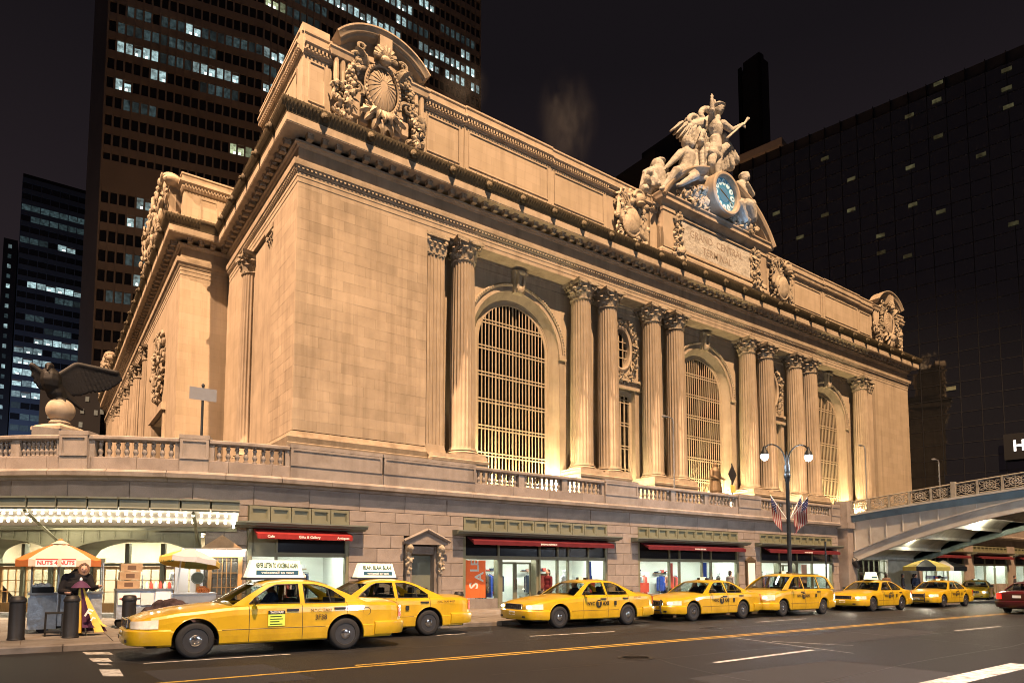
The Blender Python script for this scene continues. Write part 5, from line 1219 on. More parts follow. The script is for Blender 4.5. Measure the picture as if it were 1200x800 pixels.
    for s_ in (-1, 1):
        for k in range(4): big_leaf(m, cx + s_ * 1.0, 33.4 + 0.25 * k, pi / 2 - s_ * (0.5 + 0.32 * k), 1.0, 0.24, y - 0.35)
    m.build("acanthus_leaves", "carved", st, True)
    m = MB()
    for k in range(9): a = pi * (k + 0.5) / 9; m.tube([(cx, y - 0.75, 34.25), (cx + 0.45 * cos(a), y - 0.95, 34.25 + 0.55 * sin(a)), (cx + 0.8 * cos(a), y - 0.8, 34.25 + 1.0 * sin(a))], [0.06, 0.13, 0.15], 6)
    m.ell((cx, y - 0.85, 34.2), (0.4, 0.3, 0.3), 10, 8); m.build("shell_crest", "carved", st, True)
    MB().box(cx - 0.42, cx + 0.42, y - 0.95, y, 34.75, 35.75).build("key_block", "limetrim", st)
    for s_ in (-1, 1):
        for k_ in range(2): MB().box(cx + s_ * (1.15 + 0.55 * k_) - 0.24, cx + s_ * (1.15 + 0.55 * k_) + 0.24, y - 0.3, y + 0.1, 29.9 + 0.3 * k_, 30.9 + 0.2 * k_).build("bracket", "limetrim", st)
for c in (16.8, 2 * XC - 16.8): corner_pediment(c, 1)
# west return of the corner block
mb = MB(); mb.sweep(ATC, [(XA0, 47.0), (XA0, YA)]); mb.build("attic_cornice", "limetrim", st)
m = MB(); m.box(XA0, XA0 + 0.4, YA + 0.302, 47.0, 29.81, 33.04); m.build("attic_wall", "limecourse", st)
m = MB(); m.box(XA0 - 0.06, XA0 + 0.003, 39.3, 45.8, 30.2, 30.3); m.box(XA0 - 0.06, XA0 + 0.003, 39.3, 45.8, 32.6, 32.7); m.box(XA0 - 0.06, XA0 + 0.003, 39.3, 39.4, 30.3, 32.6); m.build("panel_frame", "limetrim", st)
m = MB(); y = YA
while y < 47: m.box(XA0 - 0.34, XA0 - 0.2, y, y + 0.12, 33.26, 33.46); y += 0.24
stuff(m.build("dentil_row", "limetrim", st))
m = MB(); m.box(XA0 - 0.1, XA0 + 1.6, YA - 0.1, YA + 2.2, 34.42, 34.95); m.build("corner_block", "limetrim", st)
MB().box(XA0 + 0.3, XA0 + 3, 41, 47, 28.7, 34.3).build("attic_core", "limestone", st)
# roof behind the parapet
MB().box(XW + 1, XE - 1, 42.5, 120, 28.0, 29.2).build("roof", "limestone", st)

# ------------------------------------------------------------------ west flank: recess with column, pavilion, far bays
m = MB(); m.box(XW + 1.4, 20, 42.9, YP + 1, 5.03, ZA + 0.2); m.build("flank_recess_wall", "limecourse", st)
m = MB(); m.box(XW, 20, 50.6, YP + 0.2, 5.03, ZA - 0.003); m.build("flank_wall", "limecourse", st)
pilaster(43.25, 44.6, XW + 0.25, 1.2, along='y')
CYW = 48.9
column(XW + 0.35, CYW)
m = MB(); m.box(XW + 0.9, XW + 1.45, 45.2, 47.5, 5.4, 17.0); m.build("flank_window_panel", "limestone", st)
m = MB(); m.box(XW + 1.1, XW + 1.5, 45.0, 47.7, 17.0, 17.9); m.build("flank_window_head", "limetrim", st)
m = MB(); rg = random.Random(91)
for i in range(150): m.ell((XW + 1.4 - rg.uniform(0, 0.35), 46.35 + rg.uniform(-1.3, 1.3), rg.uniform(17.9, 23.4)), (0.12, rg.uniform(0.1, 0.18), rg.uniform(0.2, 0.45)), 7, 5, rrot(rg))
m.build("flank_carving", "carved", st, True)
MB().box(XW - 0.9, XW + 1.4, 43.0, 50.6, 5.03, 9.28).build("pedestal", "limetrim", st)
# pavilion body
def wall_x(x, y0, y1, holes, name="pavilion_wall"):
    m = MB(); m.poly([(y0, 5.03), (y0, ZA - 0.003), (y1, ZA - 0.003), (y1, 5.03)], holes, lambda u, v: (x, u, v), lambda u, v: (x + 0.6, u, v)); return m.build(name, "limecourse", st)
wall_x(XP, YP, 74.0, [[(61.5, 5.4), (61.5, 14.8), (67.5, 14.8), (67.5, 5.4)]])
MB().box(XP + 0.005, 20, YP + 0.003, YP + 0.5, 5.03, ZA - 0.003).build("pavilion_return", "limecourse", st)
MB().box(XP + 0.61, XP + 1.2, 60, 69, 5.05, 15.5).build("pavilion_recess", "limestone", st)
m = MB(); rg = random.Random(92)
for i in range(220):
    u = rg.uniform(-1, 1); v = rg.uniform(-1, 1)
    if 0.45 < hypot(u, v) < 1.05: m.ell((XP - rg.uniform(0, 0.4), 64.5 + 2.6 * u, 19.6 + 3.2 * v), (0.2, rg.uniform(0.1, 0.2), rg.uniform(0.25, 0.55)), 7, 5, rrot(rg))
m.build("flank_carving", "carved", st, True)
m = MB(); m.box(XP - 0.35, XP + 0.1, 60.6, 68.4, 15.0, 15.6); m.box(XP - 0.15, XP + 0.1, 60.8, 61.4, 5.1, 14.99); m.box(XP - 0.15, XP + 0.1, 67.6, 68.2, 5.1, 14.99); m.build("pavilion_window_frame", "limetrim", st)
MB().sweep(PLINTH, [(XP, 74), (XP, YP), (XW, YP)]).build("plinth", "limetrim", st)
# far colonnade bays
m = MB(); m.box(XP + 1.8, 20, 74, 122, 5.03, ZA + 0.2); m.build("flank_wall", "limestone", st)
for y in (75.3, 83.0, 86.2, 94.0, 97.2, 105.0, 108.2): column(XP + 0.5, y)
MB().box(XP - 0.7, XP + 2, 74.1, 121.9, 5.03, 9.28).build("pedestal", "limetrim", st)
for yc in (79.2, 90.1, 101.1):
    m = MB(); m.box(XP + 1.55, XP + 1.8, yc - 2.6, yc + 2.6, 5.1, 20.5); m.build("flank_window", "darkroom", st)
wall_x(XP, 112, 125, [])
# pavilion attics
def side_attic(y0, y1, seed):
    x0 = XP + 0.25; P = [(x0, y1), (x0, y0), (14.5, y0)]
    m = MB(); m.box(x0 + 0.25, 14.5, y0 + 0.25, y1, 28.7, 33.6); m.build("attic_core", "limecourse", st)
    MB().sweep([(-0.3, 28.7), (0.2, 28.7), (0.2, 29.5), (0.05, 29.75), (-0.3, 29.8)], P).build("attic_base", "limetrim", st)
    MB().sweep([(-0.3, 29.8), (0.0, 29.8), (0.0, 32.3), (-0.3, 32.3)], P).build("attic_wall", "limecourse", st)
    MB().sweep([(-0.3, 32.3), (0.1, 32.33), (0.2, 32.5), (0.2, 32.7), (0.4, 32.85), (0.4, 33.0), (0.2, 33.05), (0.2, 33.45), (0.28, 33.5), (0.28, 33.62), (-0.3, 33.65)], P).build("attic_cornice", "limetrim", st)
    m = MB(); x = x0
    while x < 14: m.box(x, x + 0.12, y0 - 0.32, y0 - 0.19, 32.52, 32.69); x += 0.24
    stuff(m.build("dentil_row", "limetrim", st))
    m = MB()
    for (a, b, c, d) in ((9.6, 10.9, 30.2, 30.28), (9.6, 10.9, 31.9, 31.98), (9.6, 9.68, 30.28, 31.9), (10.82, 10.9, 30.28, 31.9)): m.box(a, b, y0 - 0.05, y0 + 0.003, c, d)
    m.build("panel_frame", "limetrim", st)
    # projecting centre with hood and carved shield facing west
    yc = (y0 + y1) / 2
    m = MB(); m.box(x0 - 0.9, x0 + 0.3, y0 + 1.2, y1 - 1.2, 28.9, 33.2); m.build("attic_projection", "limestone", st)
    m = MB()
    for i in range(13):
        a = -1 + 2 * i / 12; m.ell((x0 - 0.7, yc + a * (y1 - y0 - 2) / 2, 33.3 + 1.3 * sqrt(max(0, 1 - a * a))), (0.75, 0.6, 0.45), 8, 6)
    m.build("segmental_hood", "limetrim", st, True)
    rg = random.Random(seed); m = MB()
    for i in range(300):
        u = rg.uniform(-1, 1); v = rg.random(); m.ell((x0 - 0.95 - rg.uniform(0, 0.55), yc + u * (y1 - y0 - 2.2) / 2, 28.9 + 5.2 * v), (rg.uniform(0.1, 0.22), rg.uniform(0.1, 0.22), rg.uniform(0.3, 0.6)), 7, 5, rrot(rg))
    m.build("carved_shield", "carved", st, True)
side_attic(57.0, 72.0, 5); side_attic(112.0, 124.0, 6)
# ------------------------------------------------------------------ centre of the attic: tablet, broken pediment, clock, statues
YT = 37.55; HWC = 7.7
MB().box(XC - HWC, XC + HWC, YT + 0.15, YA + 0.6, 28.75, 34.0).build("centre_block", "limestone", st)
MB().sweep([(-0.3, 28.72), (0.2, 28.72), (0.2, 29.3), (0.28, 29.36), (0.28, 29.6), (0.1, 29.85), (-0.3, 29.9)], [(XC - HWC, YA), (XC - HWC, YT), (XC + HWC, YT), (XC + HWC, YA)]).build("centre_base", "limetrim", st, True, ang=25)
MB().sweep([(-0.3, 33.5), (0.05, 33.5), (0.12, 33.62), (0.4, 33.85), (0.62, 33.95), (0.62, 34.2), (0.75, 34.38), (0.75, 34.5), (-0.3, 34.55)], [(XC - HWC, YA), (XC - HWC, YT), (XC + HWC, YT), (XC + HWC, YA)]).build("centre_cornice", "limetrim", st, True, ang=25)
for s_ in (-1, 1):
    x = XC + s_ * (HWC - 0.75); MB().box(x - 0.72, x + 0.72, YT - 0.18, YT + 0.2, 29.9, 33.2).build("corner_pilaster", "limestone", st); MB().box(x - 0.8, x + 0.8, YT - 0.26, YT + 0.2, 33.2, 33.5).build("pilaster_cap", "limetrim", st)
    x = XC + s_ * (HWC - 1.85); carved("garland", x - 0.45, x + 0.45, 29.9, 33.3, YT + 0.1, 0.45, 21 + s_, 60, lambda u, v: abs(u) < 0.9)
    carved("garland", x - 0.75, x + 0.75, 29.0, 30.2, YT - 0.1, 0.45, 31 + s_, 24, lambda u, v: hypot(u, v * 2 - 1) < 1.0)
tb = MB().box(XC - 5.2, XC + 5.2, YT + 0.0, YT + 0.2, 30.3, 33.15).build("inscription_tablet", "statue", st)
m = MB()
for (a, b, c, d) in ((-5.4, 5.4, 33.15, 33.38), (-5.4, 5.4, 30.05, 30.3), (-5.4, -5.2, 30.3, 33.15), (5.2, 5.4, 30.3, 33.15)): m.box(XC + a, XC + b, YT - 0.12, YT + 0.17, c, d)
m.build("tablet_frame", "limetrim", tb)
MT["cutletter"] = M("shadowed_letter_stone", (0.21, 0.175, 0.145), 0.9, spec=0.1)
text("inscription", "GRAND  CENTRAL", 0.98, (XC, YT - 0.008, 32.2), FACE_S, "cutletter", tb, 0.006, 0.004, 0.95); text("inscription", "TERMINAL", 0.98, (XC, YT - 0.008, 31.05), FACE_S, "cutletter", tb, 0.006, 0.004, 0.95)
# trophies beside the centre
for s_ in (-1, 1):
    cx = XC + s_ * 11.1; y = YA - 0.1; m = MB(); rg = random.Random(80 + s_)
    for k in range(6): a = radians(60 + 12 * k); L_ = 2.6; m.tube([(cx - L_ * cos(a), y - 0.25 - 0.04 * k, 31.4 - L_ * 0.85 * sin(a)), (cx + L_ * cos(a), y - 0.3 - 0.04 * k, 31.4 + L_ * 0.85 * sin(a))], 0.09, 6); m.ell((cx + L_ * cos(a), y - 0.35, 31.4 + L_ * 0.88 * sin(a)), (0.12, 0.1, 0.3), 6, 5)
    m.build("crossed_spears", "carved", st, True)
    m = MB(); m.ell((cx - 0.3, y - 0.55, 30.9), (0.95, 0.4, 1.2), 18, 12, Matrix.Rotation(0.3, 3, 'Y')); m.tube([(cx - 0.3 + 1.0 * cos(2 * pi * k / 26), y - 0.6, 30.9 + 1.25 * sin(2 * pi * k / 26)) for k in range(27)], 0.1, 6, cap=False)
    m.ell((cx + 0.5, y - 0.75, 33.0), (0.5, 0.5, 0.55), 12, 10); m.tube([(cx + 0.5 + 0.62 * cos(a), y - 0.75, 33.05 + 0.75 * sin(a)) for a in [0.3 + 0.25 * k for k in range(12)]], 0.16, 7); m.ell((cx + 0.5, y - 1.0, 32.55), (0.42, 0.3, 0.12), 10, 6)
    for k in range(5): m.cap((cx - 1.5 + 0.22 * k, y - 0.35, 33.0 - 0.1 * k), 0.16, (cx - 1.75 + 0.3 * k, y - 0.45, 31.2 - 0.25 * k), 0.2, 7); m.cap((cx + 1.0 + 0.18 * k, y - 0.35, 32.4 - 0.3 * k), 0.17, (cx + 0.8 + 0.2 * k, y - 0.5, 30.2 - 0.1 * k), 0.2, 7)
    sculpt("shield_and_helmet", m, "carved", st, 0.055, 1)
    carved("oak_leaves", cx - 1.8, cx + 1.8, 29.1, 33.9, y - 0.05, 0.5, 180 + s_, 70, lambda u, v: abs(u) < 0.95 and hypot(u, v * 2 - 1) > 0.45, big=1.0)
# broken segmental pediment: two raking arcs, open in the middle for the clock
R = 9.6; zc = 39.0 - R; Y2 = YT - 0.3
def raking(a0, a1, name):
    prof = [(-0.55, 0.6), (-0.55, -0.2), (-0.4, -0.3), (-0.35, -0.5), (-0.12, -0.65), (0.0, -0.65), (0.0, 0.6)]; n = 14; k = len(prof); m = MB(); vs = []
    for i in range(n + 1):
        a = a0 + (a1 - a0) * i / n
        for r, d in prof: vs.append((XC + (R + r) * sin(a), Y2 + d, zc + (R + r) * cos(a)))
    m.add(vs, [(i * k + j, (i + 1) * k + j, (i + 1) * k + j + 1, i * k + j + 1) for i in range(n) for j in range(k - 1)] + [tuple(range(k)), tuple(n * k + j for j in range(k))[::-1]]); m.build(name, "limetrim", st, True, ang=30)
am = math.asin(8.3 / R)
raking(-am, -0.215, "raking_cornice"); raking(0.215, am, "raking_cornice")
m = MB(); n = 20; out = [(XC - 7.6, 34.5)] + [(XC + (R - 0.5) * sin(-am + 2 * am * i / n) * 0.97, zc + (R - 0.5) * cos(-am + 2 * am * i / n)) for i in range(1, n)] + [(XC + 7.6, 34.5)]
m.poly(out, [], lambda u, v: (u, Y2 + 0.45, v), lambda u, v: (u, Y2 + 2.0, v)); m.build("pediment_field", "limestone", st)
carved("cornucopia", XC - 5.6, XC - 1.7, 34.55, 37.2, Y2 + 0.35, 0.75, 15, 110, lambda u, v: v < 0.35 + 0.6 * (u + 1) / 2, big=1.1); carved("cornucopia", XC + 1.7, XC + 5.6, 34.55, 37.2, Y2 + 0.35, 0.75, 16, 110, lambda u, v: v < 0.35 + 0.6 * (1 - u) / 2, big=1.1)
# clock
ck = thing("clock", "large blue lit clock with white Roman numerals set in the station pediment", "clock", (XC, YT - 0.4, 34.6), world=True)
CZ = 36.75; CY = Y2 - 0.55; RYM = Matrix.Rotation(pi / 2, 3, 'X')
MB().lathe([(1.62, 0.0), (1.62, 0.35), (1.75, 0.5), (1.95, 0.52), (2.05, 0.4), (2.1, -0.6), (1.62, -0.6)], (XC, CY, CZ), 48, RYM).build("rim", "limetrim", ck, True, ang=30)
MB().lathe([(0.0, 0.06), (1.64, 0.05)], (XC, CY, CZ), 48, RYM).build("dial", "clockblue", ck)
MB().lathe([(0.40, 0.075), (0.70, 0.075)], (XC, CY, CZ), 32, RYM).build("inner_ring", "clockwhite", ck)
num = ["XII", "I", "II", "III", "IIII", "V", "VI", "VII", "VIII", "IX", "X", "XI"]
for i, nme in enumerate(num):
    a = 2 * pi * i / 12; m = MB(); m.ell((0, 0, 0), (0.27, 0.02, 0.34), 16, 6)
    p = (XC + 1.24 * sin(a), CY - 0.075, CZ + 1.24 * cos(a)); o = m.build("numeral_disc", "clockwhite", ck, True, loc=p, rot=(0, a, 0))
    text("numeral", nme, 0.36, (0, -0.03, 0), FACE_S, "adblue", o, 0.004, 0.015, 0.62)
for a, L, w, nm in ((radians(294), 0.85, 0.075, "hour_hand"), (radians(118), 1.3, 0.055, "minute_hand")):
    m = MB(); m.add([(-w, 0, -0.3), (w, 0, -0.3), (w * 1.3, 0, L * 0.7), (0, 0, L), (-w * 1.3, 0, L * 0.7)], [(0, 1, 2, 3, 4)]); m.tube([(0, 0, -0.3), (0, 0, L)], w * 0.5, 6); m.build(nm, "clockgold", ck, loc=(XC, CY - 0.16, CZ), rot=(0, a, 0))
# statue group
YG = 37.9
sg = thing("statue_group", "limestone statue group with standing winged figure between two seated figures above clock", "statue", (XC, YG, 38.9), world=True)
def G(px, py, dy=0.0):
    v = onY(px, py, YG + dy); return v
def fig(name, mb, voxel=0.085, mat="statue"): return sculpt(name, mb, mat, sg, voxel * 0.75, 1)
# landmarks taken on the plane of the group
C = lambda m, a, ra, b, rb: m.cap(a, ra, b, rb, 10)
m = MB(); hip = G(838, 176); ch = G(838, 150); nk = G(841, 138); hd = G(842.5, 128.5)
m.ell(hip, (0.85, 0.6, 0.75), 12, 8); C(m, hip, 0.68, G(838, 163), 0.58); m.ell(ch, (0.92, 0.62, 0.85), 12, 8); C(m, G(838.5, 158), 0.62, ch, 0.75); C(m, ch, 0.4, nk, 0.30); m.ell(hd, (0.46, 0.52, 0.60), 12, 10)
m.ell(hd + Vector((0.0, -0.52, -0.02)), (0.08, 0.13, 0.16), 8, 6); m.ell(hd + Vector((0, 0.02, 0.34)), (0.66, 0.68, 0.14), 14, 6); m.ell(hd + Vector((0, 0.05, 0.45)), (0.42, 0.46, 0.34), 12, 8)   # winged hat
for s_ in (-1, 1): m.ell(hd + Vector((s_ * 0.62, 0.15, 0.5)), (0.13, 0.3, 0.36), 8, 6); m.ell(hd + Vector((s_ * 0.45, 0.05, -0.03)), (0.08, 0.12, 0.17), 8, 6); m.ell(hd + Vector((s_ * 0.17, -0.46, 0.06)), (0.07, 0.05, 0.05), 6, 5)
m.ell(hd + Vector((0, -0.47, -0.24)), (0.13, 0.06, 0.04), 6, 5)
sl, sr = G(834, 141), G(847, 145)
C(m, sl, 0.38, G(834.5, 130, -0.5), 0.28); C(m, G(834.5, 130, -0.5), 0.27, G(834, 119, -0.6), 0.18); m.ell(G(834, 117.5, -0.6), (0.2, 0.14, 0.22))
for k, (dx, dz) in enumerate(((-0.2, 0.25), (-0.07, 0.5), (0.06, 0.5), (0.18, 0.42), (0.3, 0.1))): q = G(834, 117, -0.6); C(m, q, 0.09, q + Vector((dx, -0.05, dz)), 0.06)
C(m, sr, 0.38, G(858, 153, -0.4), 0.28); C(m, G(858, 153, -0.4), 0.27, G(868, 147, -0.8), 0.18); m.ell(G(870, 146, -0.8), (0.2, 0.15, 0.2))
for k in range(5): q = G(870, 146, -0.8); C(m, q, 0.09, q + Vector((0.30, -0.1, 0.22 - 0.13 * k)), 0.06)
C(m, G(835, 178), 0.55, G(834, 192, -0.4), 0.38); C(m, G(834, 192, -0.4), 0.38, G(836, 207), 0.22); C(m, G(836, 209), 0.22, G(835, 210.5, -0.9), 0.16)
C(m, G(841.5, 178), 0.55, G(841, 193, -0.1), 0.38); C(m, G(841, 193, -0.1), 0.38, G(840, 209), 0.22); C(m, G(840, 210), 0.22, G(840, 211.5, -0.8), 0.16)
fig("standing_figure", m, 0.075)
m = MB()  # cloak behind and round the hips
for k in range(9):
    t = k / 8; C(m, G(829 + 22 * t, 172 + 4 * sin(t * 3), 0.35), 0.42, G(832 + 26 * t, 186 + 14 * sin(t * 3.1), 0.6), 0.34)
C(m, G(848, 160, 0.5), 0.4, G(856, 195, 0.7), 0.5); C(m, G(852, 168, 0.5), 0.35, G(862, 188, 0.7), 0.45); C(m, G(828, 178, 0.2), 0.4, G(830, 205, 0.4), 0.5); C(m, G(833, 190, 0.7), 0.7, G(838, 208, 0.7), 0.8); m.ell(G(838, 180, -0.35), (1.0, 0.35, 0.4))
fig("cloak", m, 0.1)
m = MB(); C(m, G(852, 162, -0.9), 0.12, G(878, 139, -0.9), 0.09); C(m, G(872, 146, -0.95), 0.08, G(876, 139, -1.0), 0.14); fig("winged_staff", m, 0.05)
# eagle at the figure's feet with a large spread wing
m = MB()
def wing(m, root, tip, chord, n=9, th=0.16, up=0.2):
    root = Vector(root); tip = Vector(tip)
    for k in range(n):
        t = k / (n - 1); a = root.lerp(tip, t); c = chord * (0.45 + 0.9 * t - 0.75 * t ** 3)
        m.cap(a + Vector((0, 0, up * sin(pi * t))), th * 1.4, a + Vector((0.15 * (1 - t), 0.1, -c + up * sin(pi * t))), th * 0.7, 7)
for row, (n_, L0, w_, th_) in enumerate(((12, 0.92, 0.62, 0.13), (10, 0.66, 0.56, 0.17), (8, 0.42, 0.48, 0.22))):
    for k in range(n_):
        t = k / (n_ - 1); a = G(833, 163, 0.8).lerp(G(796, 146, 1.5), t ** 0.9) + Vector((0, -0.12 * row, 0.35 * sin(pi * t))); b = G(828, 186, 0.9).lerp(G(787, 153, 1.5), t) + Vector((0, -0.12 * row, -0.5 * sin(pi * t))); b = a.lerp(b, L0)
        d_ = (b - a); L_ = d_.length; q = d_.to_track_quat('Z', 'Y').to_matrix(); m.ell((a + b) / 2, (w_, th_, L_ / 2 + 0.15), 8, 6, q)
m.cap(G(833, 163, 0.7), 0.3, G(812, 149, 1.1), 0.26); m.cap(G(812, 149, 1.1), 0.26, G(795, 146, 1.5), 0.15)
fig("eagle_wing", m, 0.06)
m = MB(); wing(m, G(828, 152, 1.0), G(806, 143, 1.4), 1.2, 8, 0.32, 0.35); [[C(m, G(cx_ + r_ * cos(a), cy_ + r_ * sin(a), 1.0), w_, G(cx_ + r_ * cos(a + 0.5), cy_ + r_ * sin(a + 0.5), 1.0), w_ * 0.92) for a in [2.2 + 0.45 * k for k in range(12)]] for cx_, cy_, r_, w_ in ((812, 141, 5.2, 0.27), (827, 134, 6.2, 0.30))]; C(m, G(812, 147, 1), 0.4, G(832, 142, 1), 0.45); C(m, G(806, 149, 1.2), 0.3, G(822, 144, 1), 0.4); fig("billowing_drapery", m, 0.09)
m = MB(); m.ell(G(824, 182, 0.7), (0.7, 0.6, 1.0)); C(m, G(824, 178, 0.6), 0.45, G(822, 168, 0.2), 0.3); m.ell(G(821, 166, 0.1), (0.35, 0.4, 0.35)); C(m, G(825, 190, 0.8), 0.6, G(826, 205, 0.9), 0.5)
for k in range(20): m.ell(G(822 + 8 * math.sin(k * 2.1), 176 + k * 1.3, 0.3 - 0.1 * (k % 3)), 0.3)
fig("eagle", m, 0.09)
# seated figure, left, leaning on an anvil
m = MB(); h = G(805, 167, -0.2); ch = G(806, 183, -0.1); pv = G(803, 199, 0.0)
m.ell(h, (0.50, 0.55, 0.62), 12, 10); m.ell(h + Vector((0.1, -0.5, -0.35)), (0.3, 0.25, 0.35)); m.ell(h + Vector((0.02, -0.58, -0.02)), (0.09, 0.13, 0.15)); C(m, h, 0.35, ch, 0.5); m.ell(ch, (0.95, 0.65, 0.8), 12, 8); C(m, ch, 0.75, pv, 0.7); m.ell(pv, (0.85, 0.8, 0.65))
C(m, G(798, 179, -0.1), 0.36, G(789, 188, -0.4), 0.30); C(m, G(789, 188, -0.4), 0.28, G(781, 196, -0.2), 0.2); m.ell(G(780, 197, -0.2), (0.2, 0.2, 0.2))
for k in range(5): q = G(780, 197, -0.2); C(m, q, 0.09, q + Vector((-0.22, -0.12 + 0.07 * k, -0.25)), 0.06)
C(m, G(814, 184, -0.1), 0.35, G(816, 197, -0.5), 0.28); C(m, G(816, 197, -0.5), 0.27, G(808, 203, -1.0), 0.2); m.ell(G(807, 203.5, -1.0), (0.2, 0.2, 0.18))
C(m, pv, 0.55, G(792, 201, -1.2), 0.42); C(m, G(792, 201, -1.2), 0.40, G(778, 219, -0.8), 0.22); C(m, G(778, 220, -0.8), 0.2, G(774, 221, -1.3), 0.15)
C(m, pv, 0.55, G(815, 206, -1.3), 0.42); C(m, G(815, 206, -1.3), 0.40, G(798, 216, -1.0), 0.23); C(m, G(798, 216, -1.0), 0.2, G(794, 217, -1.5), 0.15)
fig("seated_male_figure", m, 0.075)
m = MB(); m.ell(G(770, 196, 0.6), (0.7, 0.6, 0.8)); C(m, G(760, 205, 0.5), 0.6, G(758, 220, 0.5), 0.7); C(m, G(771, 201, 0.3), 0.65, G(772, 222, 0.4), 0.75); m.ell(G(765, 212, 0.1), (0.5, 0.6, 0.8)); C(m, G(762, 200, 0.5), 0.35, G(780, 200, 0.5), 0.35); m.ell(G(773, 189, 0.6), (0.62, 0.6, 0.2)); C(m, G(773, 193, 0.5), 0.45, G(773, 205, 0.4), 0.4)
rg = random.Random(77)
for k in range(30): m.ell(G(rg.uniform(755, 790), rg.uniform(200, 222), rg.uniform(-0.2, 0.6)), rg.uniform(0.2, 0.42), 7, 5)
fig("anvil_and_tools", m, 0.085)
m = MB(); m.add(*(lambda b: (b.V, b.F))(MB().box(XC - 8.1, XC - 3.0, YT + 0.35, YG + 1.6, 35.0, 36.1))); C(m, (XC - 7.4, YT + 0.7, 36.0), 0.5, (XC - 4, YT + 0.7, 36.8), 0.7); fig("left_seat_block", m, 0.12)
# seated figure, right, head bowed
m = MB(); h = G(872.5, 209, -0.3); ch = G(868, 221, 0.0); pv = G(869, 238, 0.1)
m.ell(h, (0.48, 0.55, 0.60), 12, 10); m.ell(h + Vector((0, 0.05, 0.25)), (0.56, 0.6, 0.4)); m.ell(h + Vector((-0.05, -0.52, -0.1)), (0.09, 0.13, 0.15)); C(m, h, 0.33, ch, 0.45); m.ell(ch, (0.9, 0.62, 0.8), 12, 8); C(m, ch, 0.7, pv, 0.75); m.ell(pv, (1.0, 0.9, 0.8))
C(m, G(861, 219, -0.1), 0.33, G(860, 231, -0.5), 0.26); C(m, G(860, 231, -0.5), 0.25, G(868, 236, -1.0), 0.18); m.ell(G(869, 236, -1.0), (0.2, 0.18, 0.18)); C(m, G(876, 220, -0.1), 0.33, G(882, 228, -0.6), 0.26); C(m, G(882, 228, -0.6), 0.25, G(877, 217, -0.8), 0.18); m.ell(G(876, 215, -0.8), (0.2, 0.18, 0.18))
for k in range(5): q = G(869, 236, -1.0); C(m, q, 0.09, q + Vector((0.2 - 0.05 * k, -0.2, -0.1)), 0.06)
C(m, pv, 0.6, G(866, 240, -1.4), 0.5); C(m, G(866, 240, -1.4), 0.5, G(872, 256, -1.2), 0.45); C(m, pv, 0.6, G(878, 240, -1.4), 0.5); C(m, G(878, 240, -1.4), 0.5, G(882, 256, -1.2), 0.45)
for k in range(6): C(m, G(862 + 4 * k, 238, -1.0 - 0.1 * (k % 2)), 0.35, G(866 + 3.6 * k, 258, -0.9), 0.3)
fig("seated_female_figure", m, 0.075)
m = MB(); m.add(*(lambda b: (b.V, b.F))(MB().box(XC + 3.0, XC + 7.8, YT + 0.35, YG + 1.6, 35.0, 36.0))); fig("right_seat_block", m, 0.12)
m = MB(); m.add(*(lambda b: (b.V, b.F))(MB().box(XC - 2.2, XC + 2.2, YT + 0.2, YG + 1.6, 36.0, 38.9))); C(m, (XC - 2.4, YG, 38.3), 0.5, (XC + 2.4, YG, 38.3), 0.5); fig("centre_plinth", m, 0.12)
area("clock_blue_lamp", (XC - 2.5, YT - 2.2, 34.9), (XC - 2.5, YT, 38.0), 75, (0.35, 0.62, 1.0), 3.5, 0.3)
area("tablet_blue_lamp", (XC + 2.5, YT - 2.0, 34.75), (XC + 1.0, YT, 37.5), 25, (0.4, 0.65, 1.0), 3.0, 0.3)
# ------------------------------------------------------------------ viaduct bridge over the street
br = thing("viaduct_bridge", "grey steel arch bridge with cast iron railing crossing the street beside the terrace", "bridge", (51, 14, gz(50)), world=True)
BX0, BX1 = 46.0, 56.0
YB0, YB1 = 23.75, -8.0
def deckz(y): return 5.5 + 0.98 * max(0.0, min(1.0, (23.7 - y) / 11.0)) ** 0.85 + (0.25 * (12.7 - y) / 12 if y < 12.7 else 0)
def archz(y):
    t = (23.4 - y) / 13.5; t = max(0, min(2.0, t)); u = t if t < 1 else 2 - t
    return 2.25 + 3.15 * (1 - (1 - min(1, u)) ** 1.75)
ys = [YB0 - (YB0 - YB1) * i / 60 for i in range(61)]
def fascia(x, thick, mats, name):
    sgn = -1 if x == BX0 else 1
    def strip(nm, mat, zf0, zf1, proud):
        m = MB(); vs = []
        for y in ys:
            a, b = zf0(y), zf1(y)
            for xx, z in ((x + sgn * proud, a), (x + sgn * proud, b), (x - sgn * thick, b), (x - sgn * thick, a)): vs.append((xx, y, z))
        m.add(vs, [(i * 4 + k, (i + 1) * 4 + k, (i + 1) * 4 + (k + 1) % 4, i * 4 + (k + 1) % 4) for i in range(60) for k in range(4)]); return m.build(nm, mat, br)
    web = strip("web_plate", mats[0], lambda y: archz(y) + 0.3, lambda y: deckz(y) - 0.55, 0.0)
    strip("arch_flange", mats[1], lambda y: archz(y), lambda y: archz(y) + 0.62, 0.06); strip("flange_lip", mats[1], lambda y: archz(y) + 0.62, lambda y: archz(y) + 0.70, 0.16); strip("flange_lip", mats[1], lambda y: archz(y) - 0.07, lambda y: archz(y) - 0.003, 0.16)
    strip("blue_stringer", mats[2], lambda y: deckz(y) - 0.55, lambda y: deckz(y) - 0.12, 0.10); strip("deck_edge", mats[0], lambda y: deckz(y) - 0.12, lambda y: deckz(y), 0.24)
    for i in range(22):
        y = 23.2 - i * 1.05; z0, z1 = archz(y) + 0.7, deckz(y) - 0.56
        if z1 - z0 > 0.15: MB().box(min(x, x + sgn * 0.06), max(x, x + sgn * 0.06), y - 0.03, y + 0.03, z0, z1).build("stiffener", mats[0], web)
